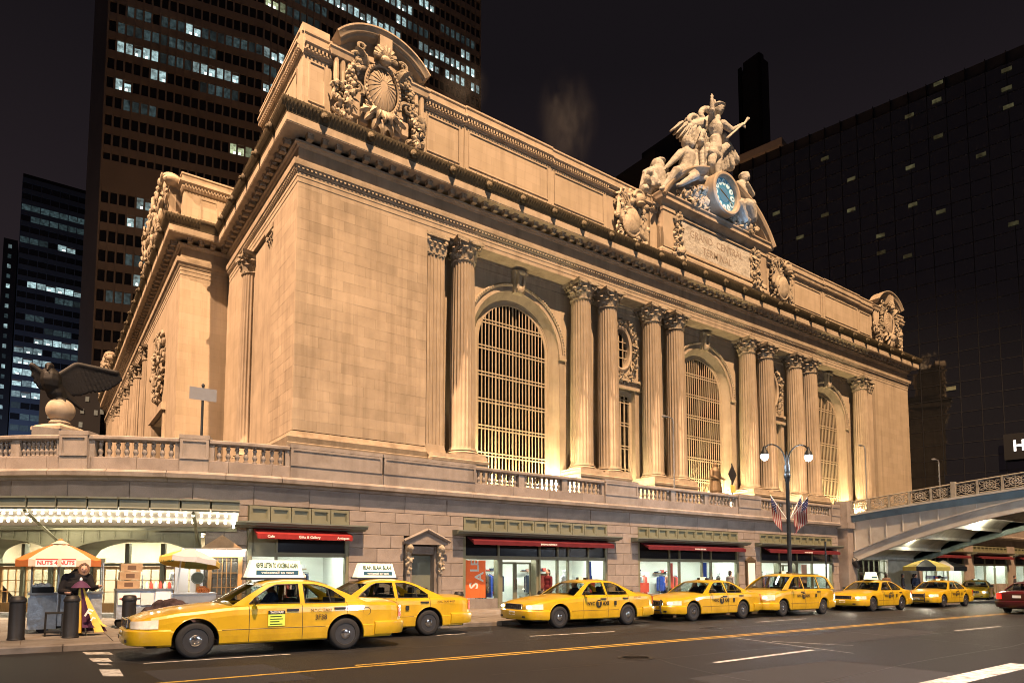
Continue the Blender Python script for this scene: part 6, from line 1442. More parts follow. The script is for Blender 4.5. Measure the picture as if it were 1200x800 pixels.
fascia(BX0, 0.12, ("bridgegrey", "bridgegrey", "bridgeblue"), "near"); fascia(BX1, 0.12, ("bridgegreen", "bridgegreen", "bridgegreen"), "far")
m = MB(); m.grid(lambda u, v: (BX0 + 0.1 + (BX1 - BX0 - 0.2) * u, YB0 + (YB1 - YB0) * v, deckz(YB0 + (YB1 - YB0) * v) - 0.2), 1, 40); m.build("road_deck", "asphalt", br)
m = MB()   # vaulted whitewashed underside between cross beams
nb = 16
for i in range(nb):
    y0 = YB0 - (YB0 - YB1) * i / nb; y1 = YB0 - (YB0 - YB1) * (i + 1) / nb
    m.grid(lambda u, v: (BX0 + 0.3 + (BX1 - BX0 - 0.6) * u, y0 + (y1 - y0) * v, min(archz(y0 + (y1 - y0) * v) + 0.35, deckz(y0) - 0.6) + 0.42 * sin(pi * v)), 2, 8)
m.build("vaulted_underside", "vault", br, True)
for i in range(nb):
    y = YB0 - (YB0 - YB1) * i / nb; z = min(archz(y) + 0.2, deckz(y) - 0.75); MB().box(BX0 + 0.15, BX1 - 0.15, y - 0.07, y + 0.07, z, z + 0.3).build("cross_beam", "vault", br)
m = MB(); m.tube([(50, 23.4, 3.3), (50, 23.4, 3.75), (50, 22.2, 3.75), (50, 22.2, 4.2)], 0.06, 8); m.tube([(49.6, 23.5, 3.0), (49.6, 23.5, 3.5), (51.5, 23.5, 3.5)], 0.05, 8); m.build("pipes", "vault", br, True)
# abutment pier at the terrace end
m = MB(); m.box(45.2, 46.35, 23.3, 24.2, -0.9, 4.55); m.build("abutment_pier", "granite", br); MB().box(45.05, 46.5, 23.15, 24.3, 4.553, 4.95).build("pier_cornice", "granite_trim", br)
m = MB(); m.box(45.3, 46.3, 23.35, 24.2, 4.953, 6.45); m.build("pier_parapet", "granite_trim", br)
m = MB(); m.cap((45.9, 23.3, 2.3), 0.3, (46.05, 23.1, 1.9), 0.12); m.build("arch_shoe", "blackplastic", br)
# railing: posts and openwork panels with rosettes
ros = MB()
def ring(m, c, r, t, n=16):
    m.tube([(c[0], c[1] + r * cos(2 * pi * k / n), c[2] + r * sin(2 * pi * k / n)) for k in range(n + 1)], t, 5, cap=False)
ring(ros, (0, 0, 0), 0.17, 0.03); ring(ros, (0, 0, 0), 0.29, 0.022); ros.ell((0, 0, 0), (0.03, 0.08, 0.08), 8, 6)
for k in range(8): a = pi * k / 4; ros.tube([(0, 0.06 * cos(a), 0.06 * sin(a)), (0, 0.33 * cos(a), 0.33 * sin(a))], 0.02, 4)
for sy in (-1, 1):
    for sz in (-1, 1): ring(ros, (0, sy * 0.40, sz * 0.17), 0.13, 0.02, 10); ros.tube([(0, sy * 0.56, sz * 0.3), (0, sy * 0.2, sz * 0.1)], 0.02, 4)
rosm = ros.mesh("rosette_panel", "railing", True)
for x in (BX0 - 0.05, BX1 + 0.05):
    y = 23.4; i = 0
    while y > YB1 + 1.3:
        z = deckz(y); zn = deckz(y - 1.28); big = (i % 5 == 0); w = 0.13 if big else 0.06
        MB().box(x - w, x + w, y - w, y + w, z, z + (0.98 if big else 0.86)).build("railing_post", "railing", br)
        if x == BX0 - 0.05 or i < 10:
            o = put(rosm, "rosette_panel", br, (x, y - 0.64, (z + zn) / 2 + 0.45)); 
            for dz, t in ((0.07, 0.03), (0.85, 0.045)): MB().tube([(x, y, z + dz), (x, y - 1.28, zn + dz)], t, 4).build("rail", "railing", br)
        y -= 1.28; i += 1
tl = thing("bridge_lamp", "bright strip lamp mounted under the arch bridge", "lamp", (51, 17.5, 4.9))
MB().box(-0.9, 0.9, -0.06, 0.06, -0.05, 0.0).build("tube", "tubelight", tl); MB().box(-0.95, 0.95, -0.1, 0.1, 0.003, 0.06).build("housing", "whiteplastic", tl)
tl2 = thing("bridge_lamp", "amber strip lamp mounted high under the arch bridge, nearer the kerb", "lamp", (53, 13.0, 5.25)); MT["amber"] = M("amber_lamp", (1, 0.6, 0.2), 0.5, emit=(1.0, 0.5, 0.12), estr=9.0)
MB().box(-0.6, 0.6, -0.06, 0.06, -0.05, 0.0).build("tube", "amber", tl2); MB().box(-0.65, 0.65, -0.1, 0.1, 0.003, 0.06).build("housing", "whiteplastic", tl2)
lamp("bridge_lamp_light", (51, 17.5, 4.55), 700, (1.0, 0.90, 0.66), 0.25); lamp("bridge_lamp_light", (50, 21.2, 3.75), 260, (1.0, 0.92, 0.70), 0.2)  # second light has no fixture, added to brighten the vault
# glazed wall under the bridge
gw = thing("glazed_wall", "green lit steel glazed wall under the bridge", "window wall", (49.5, 24.2, gz(49)), world=True)
for i in range(8): MB().box(46.6 + i * 0.78 - 0.035, 46.6 + i * 0.78 + 0.035, 24.1, 24.2, -0.4, 4.3).build("mullion", "olive", gw)
for z in (0.6, 1.5, 2.4, 3.1, 3.8): MB().box(46.4, 52.3, 24.12, 24.18, z - 0.035, z + 0.035).build("transom", "olive", gw)
for i in range(7):
    for z0, z1 in ((0.64, 1.46), (1.54, 2.36), (2.44, 3.06), (3.14, 3.76)): MB().box(46.64 + i * 0.78, 47.34 + i * 0.78, 24.14, 24.15, z0, z1).build("pane", "shopglass", gw)
MB().box(46.4, 52.3, 26.6, 26.7, -0.4, 4.4).build("hall_wall", "hallwall", gw); MB().box(46.6, 52, 25.0, 26.0, 4.2, 4.25).build("hall_ceiling_lamp", "shopceil", gw)
MB().box(52.3, 57.2, 24.0, 24.6, -0.8, 5.0).build("end_wall", "vault", gw)
# podium continues beyond the bridge, with shops
pe = thing("east_terrace", "shadowed granite terrace wall with shops seen under the bridge", "terrace", (75, 24, gz(75)), world=True)
MB().box(57.2, 100, 24.3, 25, 4.0, 6.1).build("upper_wall", "granite", pe); MB().sweep(CORN, [(57.2, 24), (100, 24)]).build("cornice_stone", "granite_trim", pe, True)
for a, b in ((57.2, 58.0), (66.4, 68.4), (76.6, 78.6), (87, 100)): MB().box(a, b, 24.0, 24.9, -1.0, 4.0).build("pier", "granite", pe)
MB().box(57.2, 100, 24.05, 24.3, 4.0, 4.6).build("frieze", "granite", pe)
for i, (a, b) in enumerate(((58.0, 66.4), (68.4, 76.6), (78.6, 87.0))):
    shop(a, b, 9, "maroon_awning", [], [(a + 0.2, a + 2.8, 'window'), (a + 2.8, a + 5.2, 'window'), (a + 5.2, b - 0.13, 'window')], ("dim shop front just beyond the bridge, under its green arch", "shop front right of the dim one beyond the bridge, dark awning", "farthest right shop front beyond the bridge at picture edge")[i], base=None)

# ------------------------------------------------------------------ towers behind
def tower_face(par, A, B, z0, z1, nfl, nb, lit, seed, wfrac=0.62, hfrac=0.6, frame="towerstone", glass="towerglass", depth=0.5, cap=120, wname="window", warm=()):
    """grid facade from plan point A to B: piers and spandrels proud of the glass; windows that are lit are parts of their own"""
    A = Vector(A); B = Vector(B); d = (B - A); L = d.length; d /= L; nrm = Vector((d.y, -d.x)); bw = L / nb; fh = (z1 - z0) / nfl
    def P(s, o, z): return (A.x + d.x * s + nrm.x * o, A.y + d.y * s + nrm.y * o, z)
    def slabm(m, s0, s1, o0, o1, za, zb):
        vs = [P(s0, o1, za), P(s1, o1, za), P(s1, o0, za), P(s0, o0, za), P(s0, o1, zb), P(s1, o1, zb), P(s1, o0, zb), P(s0, o0, zb)]
        m.add(vs, [(3, 2, 1, 0), (4, 5, 6, 7), (0, 1, 5, 4), (1, 2, 6, 5), (2, 3, 7, 6), (3, 0, 4, 7)])
    g = MB(); g.add([P(0, 0, z0), P(L, 0, z0), P(L, 0, z1), P(0, 0, z1)], [(0, 1, 2, 3)]); g.build("dark_window_glass", glass, par)
    m = MB()
    for i in range(nb + 1): slabm(m, i * bw - bw * (1 - wfrac) / 2, i * bw + bw * (1 - wfrac) / 2, 0, depth, z0, z1)
    stuff(m.build("pier_grid", frame, par)); m = MB()
    for k in range(nfl + 1): slabm(m, 0, L, 0, depth * 0.62, z0 + k * fh - fh * (1 - hfrac) / 2, z0 + k * fh + fh * (1 - hfrac) / 2)
    stuff(m.build("spandrel_grid", frame, par))
    for (k, i, mt) in lit[:cap]:
        m = MB(); s0, s1 = i * bw + bw * (1 - wfrac) / 2 + 0.02, (i + 1) * bw - bw * (1 - wfrac) / 2 - 0.02; za, zb = z0 + k * fh + fh * (1 - hfrac) / 2 + 0.03, z0 + (k + 1) * fh - fh * (1 - hfrac) / 2 - 0.03
        slabm(m, s0, s1, 0.01, 0.05, za, zb); m.build(wname, mt, par)
        if mt != "litdim" and (i * 3 + k) % 4 < 2:
            m = MB(); q_ = s0 + (s1 - s0) * (0.15 + 0.2 * ((i + k) % 3)); slabm(m, q_, q_ + (s1 - s0) * 0.35, 0.052, 0.06, za + (zb - za) * 0.08, za + (zb - za) * 0.30); m.build("ceiling_lamp", "officelamp", par)
        if mt != "litdim" and (i + k) % 3 == 0:
            m = MB(); slabm(m, s0, s1, 0.055, 0.07, zb - (zb - za) * (0.25 + 0.2 * ((i * 7 + k) % 3)), zb); m.build("blind", "towerstone", par)
# tall slab tower behind the station
tw = thing("office_tower", "huge dark office tower with grid of windows behind the station", "tower", (40, 160, 0), world=True)
rg = random.Random(4)
ca = onY(307, 100, 150.0); TC = (ca.x, 150.0); ang = radians(12.6); LL = 30.5; TA = (TC[0] - LL * cos(ang), 150 + LL * sin(ang)); TB = (96.5, 150.0)
def lit_from_px(pts, A, B, z0, z1, nfl, nb):
    """lit windows at the places where the photograph shows them"""
    A = Vector(A); B = Vector(B); out = []; L = (B - A).length; d = (B - A) / L; nr = Vector((-d.y, d.x))
    for (x0, y0, x1, y1, mt) in pts:
        n = max(1, int(hypot(x1 - x0, y1 - y0) / 3.0))
        for i in range(n + 1):
            px, py = x0 + (x1 - x0) * i / n, y0 + (y1 - y0) * i / n; r = ray(px, py); rr = Vector((r.x, r.y))
            t = A.dot(nr) / rr.dot(nr); s = (rr * t - A).dot(d); z = CAM_H + r.z * t; k = int((z - z0) / (z1 - z0) * nfl); j = int(s / L * nb)
            if 0 <= k < nfl and 0 <= j < nb and not any(o[0] == k and o[1] == j for o in out): out.append((k, j, mt))
    return out
ZT_ = 190.0; NF = 43; NB1 = 19; NB2 = 36; z00 = 10.0
W_, D_, Y_ = "litcool", "litdim", "litwarm"
l1 = lit_from_px([(145, 67, 190, 80, W_), (203, 76, 217, 81, D_), (145, 33, 300, 62, D_), (172, 33, 190, 40, W_), (272, 57, 300, 66, W_), (142, 103, 150, 105, W_), (220, 42, 240, 52, W_), (275, 170, 292, 176, Y_), (234, 86, 275, 98, W_), (140, 45, 200, 62, D_), (168, 238, 180, 242, W_), (150, 254, 182, 262, W_), (155, 336, 175, 341, W_), (132, 355, 150, 360, D_), (150, 297, 178, 302, D_), (150, 20, 175, 27, D_), (210, 62, 250, 72, D_), (190, 28, 235, 40, D_), (240, 110, 272, 120, D_), (150, 120, 180, 128, D_)], TA, TC, z00, ZT_, NF, NB1)
l2 = lit_from_px([(310, 68, 335, 78, W_), (310, 88, 330, 93, D_), (310, 105, 325, 112, W_), (380, 2, 420, 18, W_), (317, 2, 335, 12, Y_), (435, 22, 470, 33, W_), (395, 5, 425, 17, W_), (495, 55, 535, 78, W_), (440, 22, 500, 45, D_), (540, 60, 548, 62, W_), (520, 75, 560, 98, W_), (523, 85, 543, 95, W_), (500, 68, 512, 75, W_), (495, 2, 503, 6, W_), (340, 20, 375, 34, D_), (450, 5, 480, 16, W_), (350, 48, 400, 66, D_), (520, 40, 555, 58, D_), (415, 40, 440, 50, D_), (330, 0, 380, 18, D_)], TC, TB, z00, ZT_, NF, NB2)
tower_face(tw, TA, TC, z00, ZT_, NF, NB1, l1, 1, 0.80, 0.60); tower_face(tw, TC, TB, z00, ZT_, NF, NB2, l2, 2, 0.80, 0.60)
m = MB(); m.poly([TA, TC, TB, (96.5, 185), (5, 185)], [], lambda u, v: (u, v, ZT_), lambda u, v: (u, v, 9.0)); 
TL = (TA[0] - 2.2, TA[1] + 12)
m = MB(); m.add([(TA[0], TA[1], 0), (TL[0], TL[1], 0), (TL[0], TL[1], ZT_), (TA[0], TA[1], ZT_)], [(0, 1, 2, 3)]); m.add([(TL[0], TL[1], 0), (10, 185, 0), (10, 185, ZT_), (TL[0], TL[1], ZT_)], [(0, 1, 2, 3)]); m.add([(96.5, 150, 0), (96.5, 185, 0), (96.5, 185, ZT_), (96.5, 150, ZT_)], [(0, 1, 2, 3)]); m.build("side_wall", "towerstone", tw)
zz = z00 + (ZT_ - z00) * (onY(125, 188, 150 + 6).z - z00) / (ZT_ - z00)
d = (Vector(TC) - Vector(TA)).normalized(); nrm = Vector((d.y, -d.x))
k0 = int((82 - z00) / ((ZT_ - z00) / NF)); zb0 = z00 + k0 * (ZT_ - z00) / NF; zb1 = zb0 + 1.4 * (ZT_ - z00) / NF
m = MB(); A2 = Vector(TA); B2 = Vector(TC); m.add([(*(A2 + nrm * 0.55), zb0), (*(B2 + nrm * 0.55), zb0), (*(B2 + nrm * 0.55), zb1), (*(A2 + nrm * 0.55), zb1)], [(0, 1, 2, 3)]); m.build("plant_floor_band", "towerstone", tw)
spot("tower_glow", (-20, 60, 12), (14, 150, 40), 4.5e4, (1.0, 0.62, 0.38), 55, 1.0, 0.9)
# glass office block at far left
lo = thing("glass_office_block", "distant blue black glass office block with rows of lit floors, far left", "building", (0, 240, 0), world=True)
LA, LB = (-7.9, 230.0), (30.0, 230.0); lz1 = 114.0
l3 = []
rg = random.Random(9)
l3 = lit_from_px([(42, 398, 104, 408, W_), (20, 405, 50, 408, W_), (18, 418, 60, 424, W_), (62, 412, 104, 420, D_), (22, 436, 46, 440, W_), (18, 452, 40, 456, W_), (18, 466, 38, 468, W_), (16, 480, 36, 484, D_), (16, 494, 40, 498, D_), (36, 332, 108, 346, W_), (70, 286, 84, 288, W_), (34, 244, 50, 248, D_), (64, 250, 110, 262, D_), (40, 256, 60, 262, D_), (60, 268, 110, 274, D_), (30, 284, 56, 290, D_), (34, 366, 46, 370, D_), (62, 386, 78, 388, D_), (66, 352, 88, 356, D_)], LA, LB, 5, lz1, 34, 17)
tower_face(lo, LA, LB, 5, lz1, 34, 17, l3, 3, 0.93, 0.55, "bluetower", "towerglass", 0.2, 140)
lamp("far_block_fill", (-6, 205, 25), 22000, (0.5, 0.66, 1.0), 2.0)  # unseen lamp added to lighten the far left block
m = MB(); m.box(-7.9, 30, 230.3, 260, 0, lz1 + 2); m.build("core", "skyline", lo); MB().box(-11.5, -8.3, 231, 250, 0, 96).build("stair_core", "skyline", lo)
for k in range(18): MB().box(-10.4, -9.6, 230.9, 230.98, 44 + k * 2.9, 45.1 + k * 2.9).build("stair_light", "litcool" if k % 2 else "litdim", lo)
MB().tube([(9, 240, lz1), (9, 240, lz1 + 6)], 0.3, 6).build("mast", "skyline", lo); MB().box(7.5, 10.5, 238, 242, lz1, lz1 + 3).build("roof_plant", "skyline", lo)
b2 = thing("dark_low_block", "dark low office block behind the eagle statue with few lit panes", "building", (0, 120, 0), world=True)
b2a, b2b = onY(46, 480, 122).x, onY(118, 480, 122).x; MB().box(b2a, b2b, 122, 150, 0, onY(80, 438, 122).z).build("wall", "hotelmetal", b2)
for (px_, py_) in ((94, 484), (110, 486), (117, 485), (92, 500), (60, 470), (55, 490), (100, 470), (74, 500)): q_ = onY(px_, py_, 121.9); x, z = q_.x, q_.z; MB().box(x, x + 0.5, 121.9, 121.97, z, z + 0.8).build("window", "litdim", b2)
# black glass hotel on the right, its front turned a little towards the station
ht = thing("glass_hotel", "black mirror glass hotel tower filling the right side", "building", (105, 30, 0), world=True)
HX = 105.0; pw, ph = 2.35, 2.15; HA = radians(12.3); HD = Vector((-sin(HA), cos(HA))); HN = Vector((cos(HA), sin(HA)))
def hot(px, py):
    """where a view ray meets the turned front: (distance along it from the pivot, height)"""
    r = ray(px, py); rr = Vector((r.x, r.y)); t = Vector((105, 30)).dot(HN) / rr.dot(HN); return (rr * t - Vector((105, 30))).dot(HD) + 30.0, CAM_H + r.z * t
HZ = hot(1035, 120)[1]; HN0 = hot(858, 200)[0]; HN1 = hot(917, 165)[0]
MB().box(HX + 0.35, HX + 30, -10, HN0, 0, HZ).build("core", "skyline", ht)
MT["mirror"] = M("dark_mirror_glass", (0.008, 0.009, 0.011), 0.045, spec=1.0, var=0.2)
MT["mirror"].node_tree.nodes["Principled BSDF"].inputs["IOR"].default_value = 2.1
rg = random.Random(21); rest = MB(); cnt = 0; NP = int((HN0 + 10) / pw)
for j in range(int(HZ / ph)):
    for i in range(NP):
        y0 = -10 + i * pw; z0 = j * ph; tx, tz = rg.gauss(0, 0.0045), rg.gauss(0, 0.0045)
        def q(y, z): return (HX + (y - y0) * tx + (z - z0) * tz, y, z)
        quad = [q(y0 + 0.04, z0 + 0.04), q(y0 + pw - 0.04, z0 + 0.04), q(y0 + pw - 0.04, z0 + ph - 0.04), q(y0 + 0.04, z0 + ph - 0.04)]
        if cnt < 290 and 14 <= i <= 29 and 2 <= j < 21: MB().add(quad + [(a + 0.02, b, c) for a, b, c in quad], [(0, 1, 2, 3), (7, 6, 5, 4), (0, 4, 5, 1), (1, 5, 6, 2), (2, 6, 7, 3), (3, 7, 4, 0)]).build("glass_pane", "mirror", ht); cnt += 1
        else: rest.add(quad, [(0, 1, 2, 3)])
stuff(rest.build("upper_glass", "mirror", ht))
m = MB()
for i in range(NP + 1): y = -10 + i * pw; m.box(HX - 0.07, HX + 0.3, y - 0.04, y + 0.04, 0, HZ)
for j in range(int(HZ / ph) + 1): m.box(HX - 0.05, HX + 0.3, -10, HN0, j * ph - 0.04, j * ph + 0.04)
stuff(m.build("mullion_grid", "hotelmetal", ht))
MB().box(HX - 0.4, HX + 2, HN1, HN0, HZ + 0.003, HZ + 1.2).build("parapet", "towerstone", ht)
for (px, py) in ((967, 186), (998, 210), (1100, 98), (1098, 118), (1100, 160), (1066, 136), (1067, 196), (1180, 82), (1180, 104), (1182, 125), (998, 246), (967, 252), (938, 278), (910, 250), (1032, 276), (1070, 240), (1103, 248), (1150, 182), (1188, 262), (1033, 296), (1064, 300), (1115, 455)):
    y, z = hot(px, py); MB().box(HX - 0.13, HX - 0.11, y - 0.55, y + 0.6, z - 0.28, z + 0.25).build("lit_window", "litwarmdim", ht)
ht.rotation_euler = (0, 0, HA)
y0, zt_ = hot(1181, 510); zb_ = hot(1181, 540)[1]
hs = thing("hotel_sign", "black sign board with white lit capital letters on glass hotel", "sign", (105, 30, 0), world=True)
MB().box(HX - 1.1, HX - 0.9, y0 - 9.5, y0 + 0.4, zb_, zt_).build("board", "hotelmetal", hs); MB().box(HX - 0.9, HX + 0.3, y0 - 2, y0 - 1.7, zb_ + 0.5, zt_ - 0.5).build("sign_bracket", "hotelmetal", hs)
text("sign_lettering", "HYATT", 2.0, (HX - 1.13, y0 - 0.55, (zt_ + zb_) / 2), FACE_W, "hotelsign", hs, 0.02, 0.02, 0.9, 'LEFT'); hs.rotation_euler = (0, 0, HA)
# dark tower and low roofs behind the statues
dt = thing("dark_lattice_tower", "slim unlit tower with lattice edges behind the standing statue", "tower", (150, 102, 0), world=True)
pa, pb_ = onX(866, 86, 150), onX(893, 86, 150)
ya, yb = pa.y, pb_.y; zt = pa.z
MB().box(150, 153, yb, ya, 0, zt).build("wall", "skyline", dt)
for y in (ya - 0.4, yb + 0.4): MB().box(149.6, 150, y - 0.5, y + 0.5, 0, zt + 1).build("edge_lattice", "hotelmetal", dt)
MB().box(150.5, 152.5, yb + 1, ya - 1, zt, zt + 2.5).build("roof_plant", "skyline", dt)
lr = thing("low_rear_block", "unlit block with three lit panes low behind the left side of the statues", "building", (104, 160, 0), world=True)
pz = onX(722, 215, 104.0); pe_ = onX(768, 215, 104.0); MB().box(104, 112, pe_.y, pz.y, 0, onX(738, 196, 104.0).z).build("wall", "skyline", lr); p2 = onX(752, 180, 113.0); p3 = onX(790, 180, 113.0); MB().box(113, 120, p3.y, p2.y, 0, p2.z).build("upper_wall", "skyline", lr)
for (px, py) in ((739, 233), (747, 228)): p = onX(px, py, 103.9); MB().box(103.9, 103.98, p.y - 1.0, p.y + 1.0, p.z - 1.0, p.z + 1.0).build("window", "litcool", lr)
# ------------------------------------------------------------------ vehicles (local: x = 0 at the front bumper, +x to the rear, near side is -y)
def interp(tab, x):
    if x <= tab[0][0]: return tab[0][1]
    for (a, va), (b, vb) in zip(tab, tab[1:]):
        if x <= b:
            t = (x - a) / (b - a); t = t * t * (3 - 2 * t) * 0.35 + t * 0.65; return va + (vb - va) * t
    return tab[-1][1]
SEDAN = dict(L=5.38, wf=1.04, wr=3.95, rw=0.335, arch=0.405, cab=(1.72, 4.28), doors=((1.98, 3.02), (3.02, 3.98)),
    hw=[(0.0, 0.46), (0.015, 0.60), (0.05, 0.70), (0.12, 0.79), (0.25, 0.865), (0.5, 0.915), (1.0, 0.94), (2.5, 0.95), (4.4, 0.94), (4.95, 0.90), (5.18, 0.84), (5.30, 0.74), (5.36, 0.62), (5.38, 0.5)],
    sh=[(0.0, 0.66), (0.1, 0.72), (0.35, 0.80), (0.8, 0.87), (1.7, 0.955), (2.4, 0.975), (3.6, 0.985), (4.3, 1.0), (5.0, 0.985), (5.3, 0.94), (5.38, 0.90)],
    top=[(0.0, 0.70), (0.1, 0.775), (0.35, 0.86), (0.8, 0.945), (1.3, 1.0), (1.72, 1.035), (4.28, 1.045), (4.6, 1.065), (5.1, 1.055), (5.3, 1.02), (5.38, 0.93)],
    outer=[(1.66, 0.955), (1.98, 1.16), (2.30, 1.345), (2.48, 1.405), (2.8, 1.435), (3.2, 1.435), (3.45, 1.405), (3.62, 1.355), (3.95, 1.21), (4.42, 1.0)],
    wins=[[(1.99, 1.0), (2.12, 1.12), (2.40, 1.31), (2.55, 1.365), (2.99, 1.375), (2.99, 1.0)], [(3.10, 1.0), (3.10, 1.375), (3.34, 1.365), (3.52, 1.32), (3.68, 1.255), (3.95, 1.07), (3.95, 1.0)]],
    sub=[(3.64, 1.0, 3.60, 1.29)], yb=0.845, yt=0.60, zb=0.96, zt=1.43, roofz=1.475,
    ws=((1.42, 1.66), (2.20, 2.34), 0.985, 1.425), bl=((4.50, 4.36), (3.60, 3.46), 1.045, 1.425), htop=0.63, hlo=0.53)
VAN = dict(L=5.10, wf=0.98, wr=4.02, rw=0.335, arch=0.40, cab=(1.10, 4.98), doors=((1.55, 2.55), (2.55, 3.75)),
    hw=[(0.0, 0.50), (0.02, 0.64), (0.08, 0.76), (0.2, 0.86), (0.5, 0.94), (1.0, 0.965), (2.5, 0.975), (4.4, 0.965), (4.85, 0.92), (5.02, 0.86), (5.10, 0.78)],
    sh=[(0.0, 0.70), (0.1, 0.80), (0.4, 0.92), (0.9, 1.02), (1.5, 1.08), (2.4, 1.09), (4.6, 1.10), (5.0, 1.06), (5.1, 0.98)],
    top=[(0.0, 0.74), (0.1, 0.86), (0.4, 1.0), (0.9, 1.10), (1.2, 1.14), (4.8, 1.12), (5.0, 1.08), (5.1, 1.0)],
    outer=[(0.98, 1.06), (1.5, 1.40), (1.9, 1.60), (2.2, 1.675), (3.0, 1.70), (4.2, 1.68), (4.55, 1.62), (4.72, 1.50), (4.98, 1.08)],
    wins=[[(1.42, 1.12), (1.75, 1.40), (2.02, 1.555), (2.2, 1.60), (2.50, 1.615), (2.50, 1.12)], [(2.60, 1.12), (2.60, 1.62), (3.70, 1.62), (3.70, 1.12)], [(3.80, 1.12), (3.80, 1.615), (4.35, 1.60), (4.52, 1.54), (4.70, 1.15), (4.66, 1.12)]],
    sub=[], yb=0.90, yt=0.67, zb=1.06, zt=1.69, roofz=1.755,
    ws=((0.74, 1.0), (1.72, 1.98), 1.12, 1.655), bl=((5.06, 4.97), (4.80, 4.66), 1.14, 1.60), htop=0.78, hlo=0.62)
WHEEL = {}
def wheel_meshes():
    RX = Matrix.Rotation(pi / 2, 3, 'X')
    t = MB().lathe([(0.215, 0.02), (0.225, 0.0), (0.29, -0.005), (0.322, 0.015), (0.335, 0.05), (0.335, 0.17), (0.322, 0.205), (0.29, 0.22), (0.215, 0.20), (0.215, 0.02)], n=36, mat=RX).mesh("tyre", "rubber", True)
    r = MB().lathe([(0.222, 0.012), (0.222, 0.03), (0.20, 0.05), (0.175, 0.06), (0.16, 0.045), (0.13, 0.03), (0.10, 0.035), (0.09, 0.03), (0.0, 0.03)], n=28, mat=RX)
    for k in range(10): a = 2 * pi * k / 10; r.ell((0.145 * cos(a), -0.037, 0.145 * sin(a)), (0.02, 0.006, 0.02), 8, 5)
    r = r.mesh("rim", "steelblack", True)
    h = MB().lathe([(0.108, 0.02), (0.104, 0.0), (0.08, -0.014), (0.04, -0.02), (0.0, -0.021)], n=24, mat=RX)
    for k in range(5): a = 2 * pi * k / 5; h.ell((0.055 * cos(a), 0.018, 0.055 * sin(a)), (0.014, 0.008, 0.014), 6, 4)
    h = h.mesh("hubcap", "chrome", True); return t, r, h
WT, WR, WH = wheel_meshes()
def body_section(S, x):
    hw = interp(S['hw'], x); sh = interp(S['sh'], x); top = interp(S['top'], x)
    zb = 0.245 if 0.3 < x < S['L'] - 0.35 else 0.30
    arch = None
    for xw in (S['wf'], S['wr']):
        d = abs(x - xw)
        if d < S['arch']: arch = S['rw'] + sqrt(S['arch'] ** 2 - d * d)
    zl = max(zb, arch) if arch else zb
    if arch and arch < zb: zl = zb
    zs = [zl, zl + 0.03, 0.40, 0.505, 0.525, sh - 0.17, sh - 0.07, sh - 0.02, sh]
    ins = [0.035, 0.012, 0.0, -0.004, 0.006, 0.014, 0.035, 0.065, 0.115]
    lo = zl; out = []
    for k, (z, i) in enumerate(zip(zs, ins)):
        z = max(z, zl + 0.004 * k); z = min(z, sh - 0.001 * (8 - k)) if k < 8 else sh; out.append((max(0.05, hw - i), z))
    # top skin towards the centre line
    y8, z8 = out[-1]
    for f in (0.72, 0.40, 0.0):
        e = 1 - f; out.append((y8 * f, z8 + (top - z8) * (1 - (1 - e) ** 2.2)))
    return out
